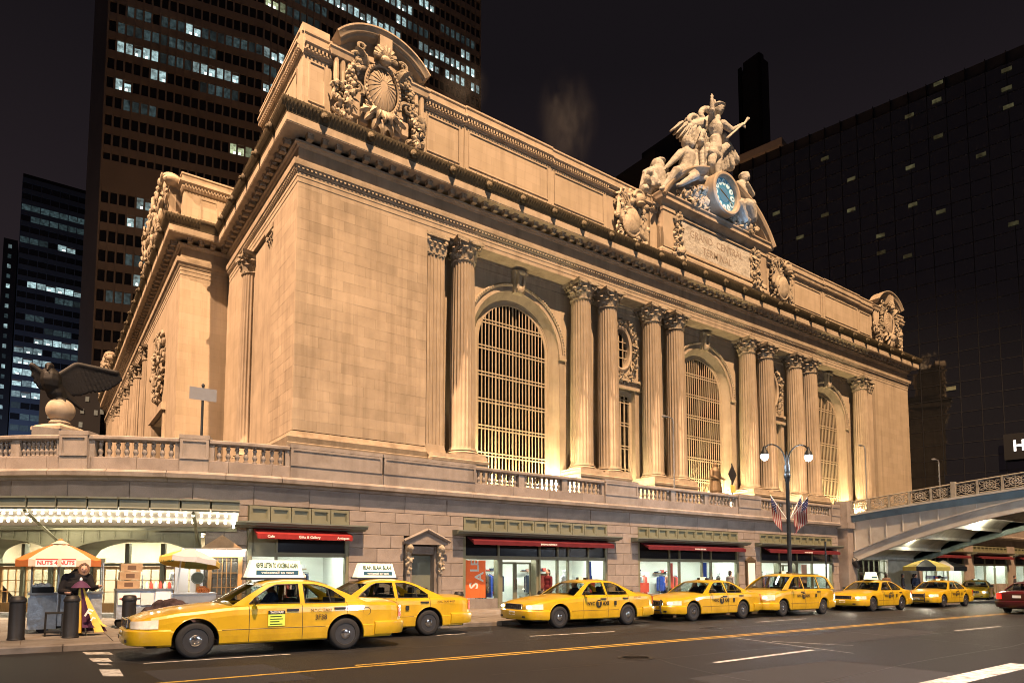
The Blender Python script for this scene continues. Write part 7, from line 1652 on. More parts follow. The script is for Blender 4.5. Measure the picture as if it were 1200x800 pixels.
def make_car(S, paint, kind="sedan"):
    """returns dict of part meshes: name -> list of (mesh, loc, rot)"""
    L = S['L']; xs = set([0, 0.008, 0.02, 0.05, 0.09, 0.14, 0.2, 0.3, 0.42, 0.55, L - 0.3, L - 0.2, L - 0.12, L - 0.07, L - 0.03, L - 0.01, L])
    x = 0.6
    while x < L - 0.3: xs.add(round(x, 3)); x += 0.11
    for xw in (S['wf'], S['wr']):
        for k in range(-12, 13): xs.add(round(xw + S['arch'] * sin(k / 12 * pi / 2), 4))
    for a, b in S['doors']: xs.add(a); xs.add(b)
    xs.add(S['cab'][0]); xs.add(S['cab'][1])
    xs = sorted(xs); xs = [v for i, v in enumerate(xs) if i == 0 or v - xs[i - 1] > 0.003]
    secs = [body_section(S, v) for v in xs]; n = len(secs[0])
    parts = {'body': MB()}
    dm = [[MB(), MB()] for _ in S['doors']]
    for i in range(len(xs) - 1):
        xm = (xs[i] + xs[i + 1]) / 2
        for sgn in (-1, 1):
            for k in range(n - 1):
                if k >= 8 and S['cab'][0] <= xm <= S['cab'][1]: continue
                tgt = parts['body']
                if 1 <= k < 8:
                    for di, (a, b) in enumerate(S['doors']):
                        if a <= xm <= b and not (abs(xm - S['wr']) < S['arch'] + 0.02 and k < 5): tgt = dm[di][0 if sgn < 0 else 1]
                q = [(xs[i], sgn * secs[i][k][0], secs[i][k][1]), (xs[i + 1], sgn * secs[i + 1][k][0], secs[i + 1][k][1]), (xs[i + 1], sgn * secs[i + 1][k + 1][0], secs[i + 1][k + 1][1]), (xs[i], sgn * secs[i][k + 1][0], secs[i][k + 1][1])]
                tgt.add(q, [(0, 1, 2, 3)])
    for xi in (0, len(xs) - 1):
        pl = [(xs[xi], -y, z) for y, z in secs[xi]] + [(xs[xi], y, z) for y, z in secs[xi][::-1][1:]]; parts['body'].add(pl, [tuple(range(len(pl)))])
    # greenhouse sides with window openings
    fy = lambda z: S['yb'] - (z - S['zb']) / (S['zt'] - S['zb']) * (S['yb'] - S['yt']) + 0.035 * sin(pi * max(0, min(1, (z - S['zb']) / (S['zt'] - S['zb']))))
    for sgn in (-1, 1):
        parts['body'].poly(S['outer'], S['wins'], lambda u, v: (u, sgn * fy(v), v), lambda u, v: (u, sgn * (fy(v) - 0.035), v))
        # shoulder shelf joining door tops and pillars
        lo = [p for p in (S['outer'][0], S['outer'][-1])]
        vs = []; m = 16
        for t in range(m + 1):
            x_ = S['outer'][0][0] + (S['outer'][-1][0] - S['outer'][0][0]) * t / m; y_, z_ = body_section(S, x_)[8]; zi = S['outer'][0][1] + (S['outer'][-1][1] - S['outer'][0][1]) * t / m
            vs += [(x_, sgn * y_, z_), (x_, sgn * (fy(zi) - 0.03), max(zi, z_ + 0.012))]
        parts['body'].add(vs, [(2 * t, 2 * t + 2, 2 * t + 3, 2 * t + 1) for t in range(m)])
    # roof
    up = [p for p in S['outer'] if p[1] > S['zt'] - 0.13]
    xa, xb = up[0][0], up[-1][0]
    def roof(u, v):
        x_ = xa + (xb - xa) * u; z_e = interp([(p[0], p[1]) for p in up], x_); y_ = fy(z_e); w = 2 * v - 1
        bulge = (S['roofz'] - S['zt']) * (1 - w * w) * min(1.0, 0.35 + 3.2 * min(u, 1 - u)); fwd = (0.13 * (1 - w * w)); xx = x_ + (-fwd * max(0, 1 - u * 4) + fwd * max(0, 1 - (1 - u) * 4))
        return (xx, w * y_, z_e + bulge)
    parts['body'].grid(roof, 20, 10)
    (wc, wsd), (tc, ts), z0, z1 = S['ws']
    def screen(c0, s0, c1, s1, za, zb_):
        def f(u, v):
            w = 2 * u - 1; xx0 = s0 + (c0 - s0) * (1 - w * w); xx1 = s1 + (c1 - s1) * (1 - w * w); zz0 = za - 0.02 * w * w; zz1 = zb_ - 0.06 * w * w * (1 if za < 1.1 else 1); y0 = fy(za) - 0.025; y1 = fy(zb_ - 0.03) - 0.02
            return (xx0 + (xx1 - xx0) * v, w * (y0 + (y1 - y0) * v), zz0 + (zz1 - zz0) * v)
        return MB().grid(f, 12, 5)
    out = []
    out.append(("windscreen", screen(wc, wsd, tc, ts, z0, z1).mesh("windscreen", "carglass", True), None))
    (bc, bs), (uc, us), z0b, z1b = S['bl']
    out.append(("rear_window", screen(bc, bs, uc, us, z0b, z1b).mesh("rear_window", "carglass", True), None))
    # cowl and parcel shelf close the gaps
    parts['body'].grid(lambda u, v: (S['cab'][0] + (wc + 0.0 - S['cab'][0]) * (1 - (2 * u - 1) ** 2) + 0.06 * v, (2 * u - 1) * S['yb'], z0 - 0.005 + 0.015 * v - 0.02 * (2 * u - 1) ** 2), 10, 1)
    out.append(("body", parts['body'].mesh("body", paint, True, 28), None))
    for di, pr in enumerate(dm):
        for si, mbd in enumerate(pr):
            out.append(("door", mbd.mesh("door", paint, True, 28), ('door', di, si)))
    # seams round the doors
    seam = MB()
    for a in sorted(set([S['doors'][0][0], S['doors'][0][1], S['doors'][1][1]])):
        for sgn in (-1, 1):
            sec = body_section(S, a)[1:9]; seam.tube([(a, sgn * (y + 0.001), z) for y, z in sec], 0.006, 4)
    for sgn in (-1, 1):   # rub line
        for zz in (0.515,):
            pts = [(x_, sgn * (interp(S['hw'], x_) + 0.001), zz) for x_ in [S['wf'] + 0.45 + (S['wr'] - S['wf'] - 0.9) * t / 8 for t in range(9)]]; seam.tube(pts, 0.007, 4)
    out.append(("door_seams", seam.mesh("door_seams", "blackplastic"), None))
    trim = MB()
    for wpoly in S['wins']:   # black surround of the side glass
        for sgn in (-1, 1):
            lp = wpoly + [wpoly[0]]; trim.tube([(u, sgn * (fy(v) + 0.004), v) for u, v in lp], 0.012, 4, cap=False)
    for x0, za, x1, zb_ in S['sub']:
        for sgn in (-1, 1): trim.tube([(x0, sgn * fy(za), za), (x1, sgn * fy(zb_), zb_)], 0.012, 4)
    out.append(("window_trim", trim.mesh("window_trim", "blackplastic"), None))
    for wpoly in S['wins']:
        for sgn in (-1, 1): out.append(("side_window", MB().poly(wpoly, [], lambda u, v: (u, sgn * (fy(v) - 0.012), v)).mesh("side_window", "carglass"), None))
    # underbody, wheel wells, interior
    ub = MB(); ub.box(0.25, L - 0.3, -0.78, 0.78, 0.22, 0.32)
    for xw in (S['wf'], S['wr']):
        n_ = 14; vs = []
        for k in range(n_ + 1):
            a = pi * k / n_; r_ = S['arch'] + 0.01
            for y in (-0.90, -0.55, 0.55, 0.90): vs.append((xw - r_ * cos(a), y, S['rw'] + r_ * sin(a)))
        ub.add(vs, [(4 * k + j, 4 * k + 4 + j, 4 * k + 5 + j, 4 * k + 1 + j) for k in range(n_) for j in (0, 1, 2)])
        ub.tube([(xw, -0.7, 0.335), (xw, 0.7, 0.335)], 0.06, 8)
    out.append(("underbody", ub.mesh("underbody", "blackplastic"), None))
    it = MB(); c0, c1 = S['cab']; it.box(c0 + 0.1, c1 - 0.1, -0.74, 0.74, 0.32, 0.42); zs = S['zb']
    it.box(c0 - 0.05, c0 + 0.35, -0.74, 0.74, 0.6, zs - 0.03); it.box(c1 - 0.5, c1, -0.72, 0.72, 0.4, zs - 0.02)
    for xs_, wd in ((c0 + 0.95, None), (c0 + 1.85, None)):
        for sy in (-0.38, 0.38):
            it.box(xs_, xs_ + 0.5, sy - 0.26, sy + 0.26, 0.42, 0.62); it.box(xs_ + 0.42, xs_ + 0.56, sy - 0.25, sy + 0.25, 0.6, zs + 0.10); it.box(xs_ + 0.46, xs_ + 0.54, sy - 0.13, sy + 0.13, zs + 0.12, zs + 0.28)
    it.tube([(c0 + 0.5, -0.38 + 0.18 * cos(a), 0.86 + 0.18 * sin(a)) for a in [2 * pi * k / 16 for k in range(17)]], 0.015, 5)
    out.append(("interior", it.mesh("interior", "darkseat"), None))
    # bumpers
    def bumper(front):
        m = MB(); tab = S['hw']; pts = []
        xs_ = [0.62, 0.5, 0.35, 0.2, 0.12, 0.06, 0.02, 0.0] if front else [L - 0.78, L - 0.6, L - 0.4, L - 0.2, L - 0.1, L - 0.05, L - 0.015, L]
        side = [(x_, interp(tab, x_) + 0.02) for x_ in xs_]; e = -0.055 if front else 0.055
        side = [(x_ + e * (1 - abs(i - 7) / 7), y) for i, (x_, y) in enumerate(side)]
        path = [(x_, -y) for x_, y in side] + [(side[-1][0] + e * 0.25, -0.25), (side[-1][0] + e * 0.3, 0), (side[-1][0] + e * 0.25, 0.25)] + [(x_, y) for x_, y in side[::-1]]
        prof = [(-0.05, 0.265), (0.005, 0.28), (0.02, 0.34), (0.026, 0.46), (0.018, 0.53), (-0.03, 0.56), (-0.08, 0.565)] if front else [(-0.05, 0.29), (0.0, 0.30), (0.015, 0.36), (0.03, 0.50), (0.02, 0.56), (-0.03, 0.58), (-0.08, 0.585)]
        # outward must lie to the right of the walk: front bumper is walked from +y to -y, rear from -y to +y
        m.sweep(prof, path[::-1] if front else path)
        return m
    out.append(("front_bumper", bumper(True).mesh("front_bumper", paint, True, 35), None)); out.append(("rear_bumper", bumper(False).mesh("rear_bumper", paint, True, 35), None))
    bl = MB(); bl.box(-0.075, -0.05, -0.62, 0.62, 0.33, 0.385); bl.box(-0.085, -0.04, -0.17, 0.17, 0.40, 0.53); out.append(("lower_intake", bl.mesh("lower_intake", "blackplastic"), None))
    pl = MB(); pl.box(-0.095, -0.086, -0.15, 0.15, 0.41, 0.52); out.append(("number_plate", pl.mesh("number_plate", "whitecard"), None))
    pl = MB(); pl.box(L + 0.005, L + 0.02, -0.16, 0.16, 0.72, 0.84); out.append(("number_plate", pl.mesh("number_plate", "whitecard"), None))
    # grille
    g = MB(); za, zb_ = (0.575, 0.725) if kind == "sedan" else (0.64, 0.76); g.box(-0.03, 0.02, -0.40, 0.40, za, zb_); gr = g.mesh("grille", "blackplastic"); out.append(("grille", gr, None))
    g = MB(); g.tube([(-0.035, -0.41, za), (-0.035, 0.41, za), (-0.035, 0.40, zb_), (-0.035, -0.40, zb_), (-0.035, -0.41, za)], 0.013, 5, cap=False)
    for k in range(7): y = -0.33 + 0.11 * k; g.box(-0.036, -0.029, y - 0.005, y + 0.005, za, zb_)
    out.append(("grille_surround", g.mesh("grille_surround", "chrome"), None))
    # lamps following the nose
    for sgn in (-1, 1):
        zl0, zl1 = S['hlo'] + 0.045, S['htop'] + 0.075
        def hl(u, v):
            x_ = 0.012 + 0.40 * u ** 1.6; y = interp(S['hw'], x_) + 0.006 - 0.012 * v; z = zl0 + (zl1 - zl0 + 0.03 * u) * v; return (x_ - 0.012 * (1 - u), sgn * y, z)
        out.append(("headlight", MB().grid(hl, 12, 4).mesh("headlight", "headoff", True), ('lamp',)))
        def tlm(u, v):
            x_ = L - 0.012 - 0.17 * u ** 1.5; y = interp(S['hw'], x_) + 0.008; return (x_ + 0.012, sgn * y, 0.66 + 0.25 * v)
        out.append(("tail_lamp", MB().grid(tlm, 8, 3).mesh("tail_lamp", "taillight", True), ('tail',)))
        mi = MB(); xm = S['doors'][0][0] + 0.10; mi.ell((xm, sgn * (S['yb'] + 0.15), S['zb'] + 0.10), (0.06, 0.11, 0.075), 10, 8); mi.tube([(xm + 0.02, sgn * (S['yb'] - 0.02), S['zb'] + 0.06), (xm, sgn * (S['yb'] + 0.08), S['zb'] + 0.08)], 0.03, 6)
        out.append(("door_mirror", mi.mesh("door_mirror", "blackplastic", True), None))
    hd = MB(); hd.box(-0.12, 0.12, -0.012, 0.012, -0.022, 0.022); hdm = hd.mesh("door_handle", "blackplastic")
    if kind == "van":
        cl = MB()
        for sgn in (-1, 1): cl.box(1.0, 4.6, sgn * 0.62 - 0.02, sgn * 0.62 + 0.02, 1.70, 1.73)
        out.append(("roof_rack", MB().box(2.2, 4.2, -0.64, -0.60, 1.715, 1.74).box(2.2, 4.2, 0.60, 0.64, 1.715, 1.74).mesh("roof_rack", "blackplastic"), None))
    return out, hdm
PROTO = {}
def car(S, paint, kind, name, label, cat, loc, rotz=0, group=None, lit=False, tail=False, paint_over=None):
    key = (kind, paint)
    if key not in PROTO: PROTO[key] = make_car(S, paint, kind)
    parts, hdm = PROTO[key]
    t = thing(name, label, cat, loc, group, rotz=rotz)
    t.rotation_euler = (0, SLOPE * (1 if abs(rotz) < 1.5 else -1), rotz)
    for nm, me, info in parts:
        if info and info[0] == 'lamp' and lit:
            yy = interp(S['hw'], 0.06) - 0.05; zc_ = (S['hlo'] + S['htop']) / 2 + 0.065
            sg_ = 1 if me.vertices[0].co.y > 0 else -1
            lb = LITM.setdefault(('b', sg_, id(S)), MB().ell((0.075, sg_ * yy, zc_), (0.085, 0.10, 0.05), 10, 8).mesh("lamp_bulb", "headlight", True)); put(lb, "lamp_bulb", t)
        if info and info[0] == 'tail' and tail:
            me = LITM.setdefault(('t', me.name), me.copy()); me.materials.clear(); me.materials.append(MT["taillit"])
        o = put(me, nm, t)
        if info and info[0] == 'door':
            a, b = S['doors'][info[1]]; sgn = -1 if info[2] == 0 else 1; x = b - 0.20 if info[1] == 0 else min(b - 0.14, S['wr'] - 0.14)
            y = interp(S['hw'], x) - 0.022; put(hdm, "handle", o, (x, sgn * (y + 0.012), interp(S['sh'], x) - 0.115))
    for xw in (S['wf'], S['wr']):
        for sgn in (-1, 1):
            w = put(WT, "wheel", t, (xw, sgn * 0.92, S['rw']), (0, 0, pi if sgn < 0 else 0))
            put(WR, "rim", w); put(WH, "hubcap", w)
    return t
LITM = {}
def decal(t, S, body, x, z, size, mat="blackink", bold=0.02, sx=1.0):
    y = -(interp(S['hw'], x) + 0.006); return text("lettering", body, size, (x, y, z), FACE_S, mat, t, 0.0008, bold, sx)
def ad_board(t, S, x0, x1, top_text, second, kind=0):
    z = S['roofz'] + 0.035; h = 0.36; m = MB(); i = 0.10
    prof = [(x0, z), (x1, z), (x1 - i, z + h), (x0 + i, z + h)]
    m.add([(x, -0.16 if zz < z + 0.1 else -0.11, zz) for x, zz in prof] + [(x, 0.16 if zz < z + 0.1 else 0.11, zz) for x, zz in prof], [(0, 1, 2, 3), (7, 6, 5, 4), (0, 4, 5, 1), (1, 5, 6, 2), (2, 6, 7, 3), (3, 7, 4, 0)])
    b = m.build("roof_advert", "adlit", t)
    MB().box(x0 - 0.03, x1 + 0.03, -0.19, 0.19, z - 0.05, z).build("base_tray", "blackplastic", b)
    L_ = x1 - x0; tilt = math.atan2(0.05, h)
    text("advert_lettering", top_text, 0.15, ((x0 + x1) / 2 + 0.02, -0.136, z + 0.245), (pi / 2 - tilt, 0, 0), "adgreen", b, 0.001, 0.03, fit=(L_ - 0.30) if top_text else None)
    if second:
        MB().box(x0 + 0.18, x1 - 0.12, -0.155, -0.150, z + 0.05, z + 0.15).build("blue_band", "adblue", b)
        text("advert_lettering", second, 0.075, ((x0 + x1) / 2 + 0.03, -0.160, z + 0.10), FACE_S, "whitecard", b, 0.001, 0.02, fit=L_ - 0.5 if second.strip() else None)
    return b
def medallion_light(t, S, x=2.75):
    z = S['roofz'] - 0.012; m = MB(); m.box(-0.06, 0.06, -0.10, 0.10, 0, 0.10); b = m.build("roof_light", "adlit", t, loc=(x, 0, z))
    MB().box(-0.05, 0.05, -0.24, -0.11, 0.0, 0.075).build("off_duty_light", "blackplastic", b); MB().box(-0.05, 0.05, 0.11, 0.24, 0.0, 0.075).build("off_duty_light", "blackplastic", b); MB().box(-0.08, 0.08, -0.26, 0.26, -0.02, -0.003).build("base_plate", "blackplastic", b)
GT = "yellow taxis along the kerb"
def driver(t, x, coat="navy", y=0.38):
    """seated driver, one continuous body"""
    m = MB(); m.ell((x + 0.02, y, 0.72), (0.2, 0.19, 0.18)); m.ell((x + 0.06, y, 0.98), (0.14, 0.2, 0.24)); m.cap((x + 0.05, y, 1.12), 0.06, (x + 0.02, y, 1.2), 0.055); m.ell((x, y, 1.27), (0.10, 0.085, 0.12), 10, 8); m.ell((x - 0.10, y, 1.265), (0.02, 0.015, 0.025), 6, 5)
    for sg in (-1, 1):
        m.cap((x + 0.03, y + sg * 0.2, 1.08), 0.06, (x - 0.12, y + sg * 0.24, 0.88), 0.05); m.cap((x - 0.12, y + sg * 0.24, 0.88), 0.045, (x - 0.36, y + sg * 0.16, 0.92), 0.035); m.cap((x, y + sg * 0.1, 0.68), 0.09, (x - 0.40, y + sg * 0.12, 0.66), 0.07); m.cap((x - 0.40, y + sg * 0.12, 0.66), 0.065, (x - 0.55, y + sg * 0.12, 0.40), 0.05)
        for f in range(5): m.cap((x - 0.36, y + sg * 0.16, 0.92), 0.02, (x - 0.42, y + sg * (0.14 + 0.012 * f), 0.94 - 0.02 * f), 0.010, 6)
    return m
def place_driver(t, lab, coat, y=0.36, x=2.72):
    o = sculpt("person", driver(t, 0, coat, 0), coat, None, 0.024, 1); me = o.data; me.materials.append(MT["skin"]); me.materials.append(MT["hair"])
    for p in me.polygons:
        c = p.center
        if c.z > 1.16 or c.x < -0.30 and c.z > 0.85: p.material_index = 1
        if c.z > 1.33 or (c.z > 1.25 and c.x > 0.03): p.material_index = 2
    o.location = (t.location.x + x, t.location.y + y, t.location.z); return tag(o, lab, "person", "taxi drivers at the wheel")
def taxi(x0, yc, label, **k):
    return car(SEDAN, "taxi", "sedan", "taxi", label, "taxi", (x0, yc, gz(x0)), group=GT, **k)
# the nearest taxi, double parked
t1 = taxi(1.42, 14.42, "nearest yellow taxi, double parked, with lit rooftop advert and fare card")
decal(t1, SEDAN, "N.Y.C. TAXI", 3.40, 0.845, 0.085, bold=0.01); decal(t1, SEDAN, "3F38", 3.40, 0.70, 0.15, bold=0.012, sx=0.85)
fy_ = -(interp(SEDAN['hw'], 2.5) + 0.004)
fc = MB().box(2.33, 2.66, fy_ - 0.004, fy_, 0.56, 0.86).build("fare_card", "fare", t1); text("card_lettering", "TAXI FARE", 0.055, (2.495, fy_ - 0.012, 0.825), FACE_S, "whitecard", fc, 0.0008, 0.02); MB().box(2.33, 2.66, fy_ - 0.008, fy_ - 0.0045, 0.79, 0.86).build("card_header", "blackink", fc)
for k in range(4): MB().box(2.37, 2.37 + (0.22, 0.25, 0.18, 0.24)[k], fy_ - 0.007, fy_ - 0.0045, 0.735 - 0.05 * k, 0.752 - 0.05 * k).build("card_line", "adgreen", fc)
ad_board(t1, SEDAN, 2.10, 3.28, "NEVER LISTEN TO VOICEMAIL AGAIN.", "voicemail to text"); place_driver(t1, "driver in blue jacket at the wheel of the nearest taxi", "navy")
m = MB(); m.tube([(0.085 * cos(2 * pi * k / 20), 0, 0.085 * sin(2 * pi * k / 20)) for k in range(21)], 0.006, 4, cap=False); m.build("fuel_flap", "blackplastic", t1, loc=(4.42, -interp(SEDAN['hw'], 4.42) + 0.016, 0.80))
t2 = taxi(4.45, 16.32, "yellow taxi partly hidden behind the nearest one, with lit rooftop advert", lit=False)
ad_board(t2, SEDAN, 2.25, 3.35, "BLAH. BLAH. BLAH.", "voicemail to text"); decal(t2, SEDAN, "NYC TAXI 4H27", 4.45, 0.88, 0.075, bold=0.01)
MB().box(3.25, 3.35, -0.958, -0.952, 0.68, 0.80).build("door_emblem", "blackink", t2)
t3 = taxi(11.85, 16.36, "yellow taxi with headlights on in front of the orange sale poster shop", lit=True); medallion_light(t3, SEDAN)
t4 = taxi(18.05, 16.36, "yellow taxi with black push bar, behind the second kerbside cab's tail", lit=True); medallion_light(t4, SEDAN)
t6 = taxi(31.35, 16.5, "yellow taxi with pale roof advert, just behind the minivan", lit=True)
t7 = taxi(39.4, 16.6, "yellow taxi with push bar, under the bridge end, last of the kerb line", lit=True); medallion_light(t7, SEDAN)
def nyc(t, S, x, z=0.72, k=1.0):
    decal(t, S, "NYC", x - 0.27 * k, z, 0.15 * k, bold=0.03); decal(t, S, "AXI", x + 0.36 * k, z, 0.17 * k, bold=0.03)
    y = -(interp(S['hw'], x) + 0.005); MB().lathe([(0.0, 0.002), (0.125 * k, 0.002), (0.125 * k, 0.0)], n=20, mat=Matrix.Rotation(pi / 2, 3, 'X')).build("emblem_disc", "blackink", t, loc=(x + 0.06 * k, y, z)); text("lettering", "T", 0.19 * k, (x + 0.06 * k, y - 0.006, z), FACE_S, "taxi", t, 0.0008, 0.03)
for t in (t3, t4, t6, t7):
    nyc(t, SEDAN, 2.55); MB().box(3.28, 3.38, -0.962, -0.956, 0.66, 0.80).build("door_emblem", "blackink", t)
decal(t3, SEDAN, "NYC TAXI", 4.35, 0.90, 0.07, bold=0.01)
ad_board(t6, SEDAN, 2.35, 3.2, "", "  ")
def push_bar(t):
    m = MB()
    for y in (-0.42, 0.42): m.tube([(-0.10, y, 0.30), (-0.15, y, 0.36), (-0.15, y, 0.70), (-0.10, y, 0.76)], 0.028, 8)
    for z in (0.40, 0.56, 0.70): m.tube([(-0.15, -0.42, z), (-0.15, 0.42, z)], 0.024, 8)
    m.build("push_bar", "blackplastic", t, True)
push_bar(t4); push_bar(t7)
for t, lab in ((t3, "driver inside the taxi before the sale poster shop"), (t4, "driver inside the push bar taxi beside the minivan"), (t7, "driver inside the last kerbside taxi under the bridge end")): place_driver(t, lab, "darkcloth")
t5 = car(VAN, "taxi", "van", "taxi_minivan", "tall yellow taxi minivan with headlights on between two sedans", "taxi", (23.72, 16.38, gz(23.7)), group=GT, lit=True); medallion_light(t5, VAN, 2.6); nyc(t5, VAN, 2.35, 0.82); MB().box(3.3, 3.4, -0.985, -0.979, 0.76, 0.90).build("door_emblem", "blackink", t5)
# taxi coming out from under the bridge, and the red car leaving
g = onG(1153, 705); t8 = car(SEDAN, "taxi", "sedan", "taxi", "far yellow taxi facing the camera with glaring headlights beside the red car", "taxi", (g.x + 0.6, g.y + 0.9, gz(g.x)), rotz=radians(14), lit=True); medallion_light(t8, SEDAN)
RX0 = onG(1171, 717.5)
rc = car(SEDAN, "redpaint", "sedan_red", "red_car", "dark red sedan seen from behind at right edge with brake lamps lit", "car", (RX0.x + 5.2 - 0.6, RX0.y - 0.95, gz(RX0.x + 4)), rotz=pi, tail=True)
for t, pw in ((t3, 6), (t4, 6), (t5, 6), (t6, 5), (t7, 5), (t8, 5)):
    for sy in (-0.68, 0.68):
        z = 0.80 if t is t5 else 0.68
        spot("headlamp_beam", (t.location.x - 0.12, t.location.y + sy, t.location.z + z), (t.location.x - 9, t.location.y + sy * 1.2, t.location.z - 0.4), 220, (1.0, 0.9, 0.7), 55, 0.06, 0.7)
# ------------------------------------------------------------------ street furniture, vendors, statues
PV = 0.13   # pavement height over the road
def gp(x): return gz(x) + PV
# bollards
bm = MB().lathe([(0.16, 0), (0.165, 0.02), (0.15, 0.05), (0.145, 0.80), (0.16, 0.815), (0.16, 0.86), (0.145, 0.88), (0.12, 0.93), (0.0, 0.945)], n=20).mesh("bollard", "bollard", True)
for i, (px, py, lab) in enumerate(((18, 751, "dark steel bollard standing alone at far left by the kerb"), (84, 750, "dark steel bollard hidden behind the folded purple umbrella"), (160, 751, "dark steel bollard in front of the dark blanket heap"), (562, 731, "dark steel bollard by the kerb behind the second taxi"))):
    p = onG(px, py, PV); tag(put(bm, "bollard", None, (p.x, max(p.y, CURB + 0.5), gp(p.x))), lab, "bollard", "dark steel bollards along the kerb")
for i, (x, lab) in enumerate(((14.3, "dark steel bollard behind the taxi before the sale shop"), (18.6, "dark steel bollard beside the push bar taxi's bonnet"))):
    tag(put(bm, "bollard", None, (x, 18.1, gp(x))), lab, "bollard", "dark steel bollards along the kerb")
# umbrella helper
def umbrella(t, c, r, h, cols, n=8, val=0.22, text_on=None, slots=None):
    """canopy of n gores over c; cols: material per gore"""
    for k in range(n):
        a0, a1 = 2 * pi * k / n, 2 * pi * (k + 1) / n; m = MB(); vs = []
        for j in range(6):
            t_ = j / 5
            for q in range(4):
                a = a0 + (a1 - a0) * q / 3; sag = 0.03 * sin(pi * q / 3) * t_; rr = r * t_ * (cos((a1 - a0) / 2) / cos(a - (a0 + a1) / 2)) ; vs.append((c[0] + rr * cos(a), c[1] + rr * sin(a), c[2] + h * (1 - t_ ** 1.35) - sag))
        for q in range(4):
            a = a0 + (a1 - a0) * q / 3; rr = r * (cos((a1 - a0) / 2) / cos(a - (a0 + a1) / 2)); vs.append((c[0] + rr * cos(a), c[1] + rr * sin(a), c[2] - val))
        m.add(vs, [(j * 4 + q, j * 4 + q + 1, (j + 1) * 4 + q + 1, (j + 1) * 4 + q) for j in range(6) for q in range(3)]); m.build("canopy_gore", cols[k % len(cols)], t, True, ang=30)
    for k in range(n): a = 2 * pi * k / n; MB().tube([(c[0], c[1], c[2] + h - 0.04), (c[0] + r * 0.98 * cos(a), c[1] + r * 0.98 * sin(a), c[2] - 0.02)], 0.008, 4).build("rib", "steel", t)
# nut vendor's cart with orange umbrella
c1 = thing("vendor_cart", "silver nut cart with glass frame beside the left lamp lit entrance", "cart", (0.62, 19.75, gp(0.6)), rotz=0.0)
MB().box(-0.72, 0.75, -0.30, 0.34, 0.16, 0.92).build("cart_body", "foil", c1)
MB().box(-0.75, -0.18, -0.335, -0.31, 0.10, 0.86).build("foil_skirt", "foil", c1); MB().box(-0.76, 0.78, -0.36, 0.36, 0.923, 0.965).build("counter", "steel", c1)
for x in (-0.70, 0.74):
    for y in (-0.30, 0.32): MB().tube([(x, y, 0.95), (x, y, 1.72)], 0.02, 6).build("frame_post", "steel", c1)
MB().box(-0.74, 0.78, -0.33, 0.35, 1.70, 1.80).build("roof_frame", "greenmetal", c1)
MB().box(-0.70, 0.74, 0.315, 0.325, 0.97, 1.70).build("pane", "shopglass", c1)
MB().box(-0.70, -0.25, -0.28, 0.1, 0.967, 1.10).build("roasting_tray", "bollard", c1)
for (x, z, s_) in ((-0.5, 1.13, 0.1), (-0.38, 1.13, 0.09), (-0.6, 1.12, 0.08)): MB().ell((x, -0.15, z), (s_, s_, s_ * 0.7)).build("nut_bag", "whitecard", c1, True)
wh = MB().lathe([(0.0, 0.0), (0.15, 0.0), (0.22, 0.01), (0.22, 0.06), (0.15, 0.07), (0.0, 0.07)], n=18, mat=Matrix.Rotation(pi / 2, 3, 'X')).mesh("cart_wheel", "rubber", True)
for x in (-0.45, 0.5):
    for y in (-0.2, 0.3): put(wh, "cart_wheel", c1, (x, y, 0.13), None, (0.6, 1, 0.6))
MB().box(-0.6, 0.65, -0.25, 0.28, 0.1, 0.158).build("chassis", "blackplastic", c1)
u1 = thing("sun_umbrella", "orange and cream vendor umbrella reading NUTS 4 NUTS", "umbrella", (0.45, 19.4, gp(0.4)))
MB().tube([(0, 0, 0.5), (0, 0, 2.12)], 0.022, 8).build("pole", "steel", u1)
umbrella(u1, (0, 0, 1.76), 0.86, 0.40, ["orange_cloth", "orange_cloth", "orange_cloth", "orange_cloth", "orange_cloth", "cream_cloth", "cream_cloth", "orange_cloth"], 8, 0.17)
MB().ell((0, 0, 2.2), (0.06, 0.06, 0.07)).build("finial", "orange_cloth", u1, True); MB().lathe([(0.0, 0.12), (0.1, 0.06), (0.2, 0.0)], (0, 0, 2.13), 10).build("vent_cap", "cream_cloth", u1)
# name band on the street-facing side
for x, w_, an in ((-0.02, 0.34, 0),):
    bd = MB().box(-0.43, 0.36, -0.012, 0.0, -0.10, 0.09).build("name_band", "whitecard", u1, loc=(-0.05, -0.825, 1.68), rot=(0, 0, radians(-12)))
    MB().box(-0.43, 0.36, -0.0135, -0.0125, 0.055, 0.09).build("band_edge", "redprint", bd)
    text("lettering", "NUTS 4 NUTS", 0.125, (-0.035, -0.017, -0.012), FACE_S, "redprint", bd, 0.001, 0.03, 0.95)
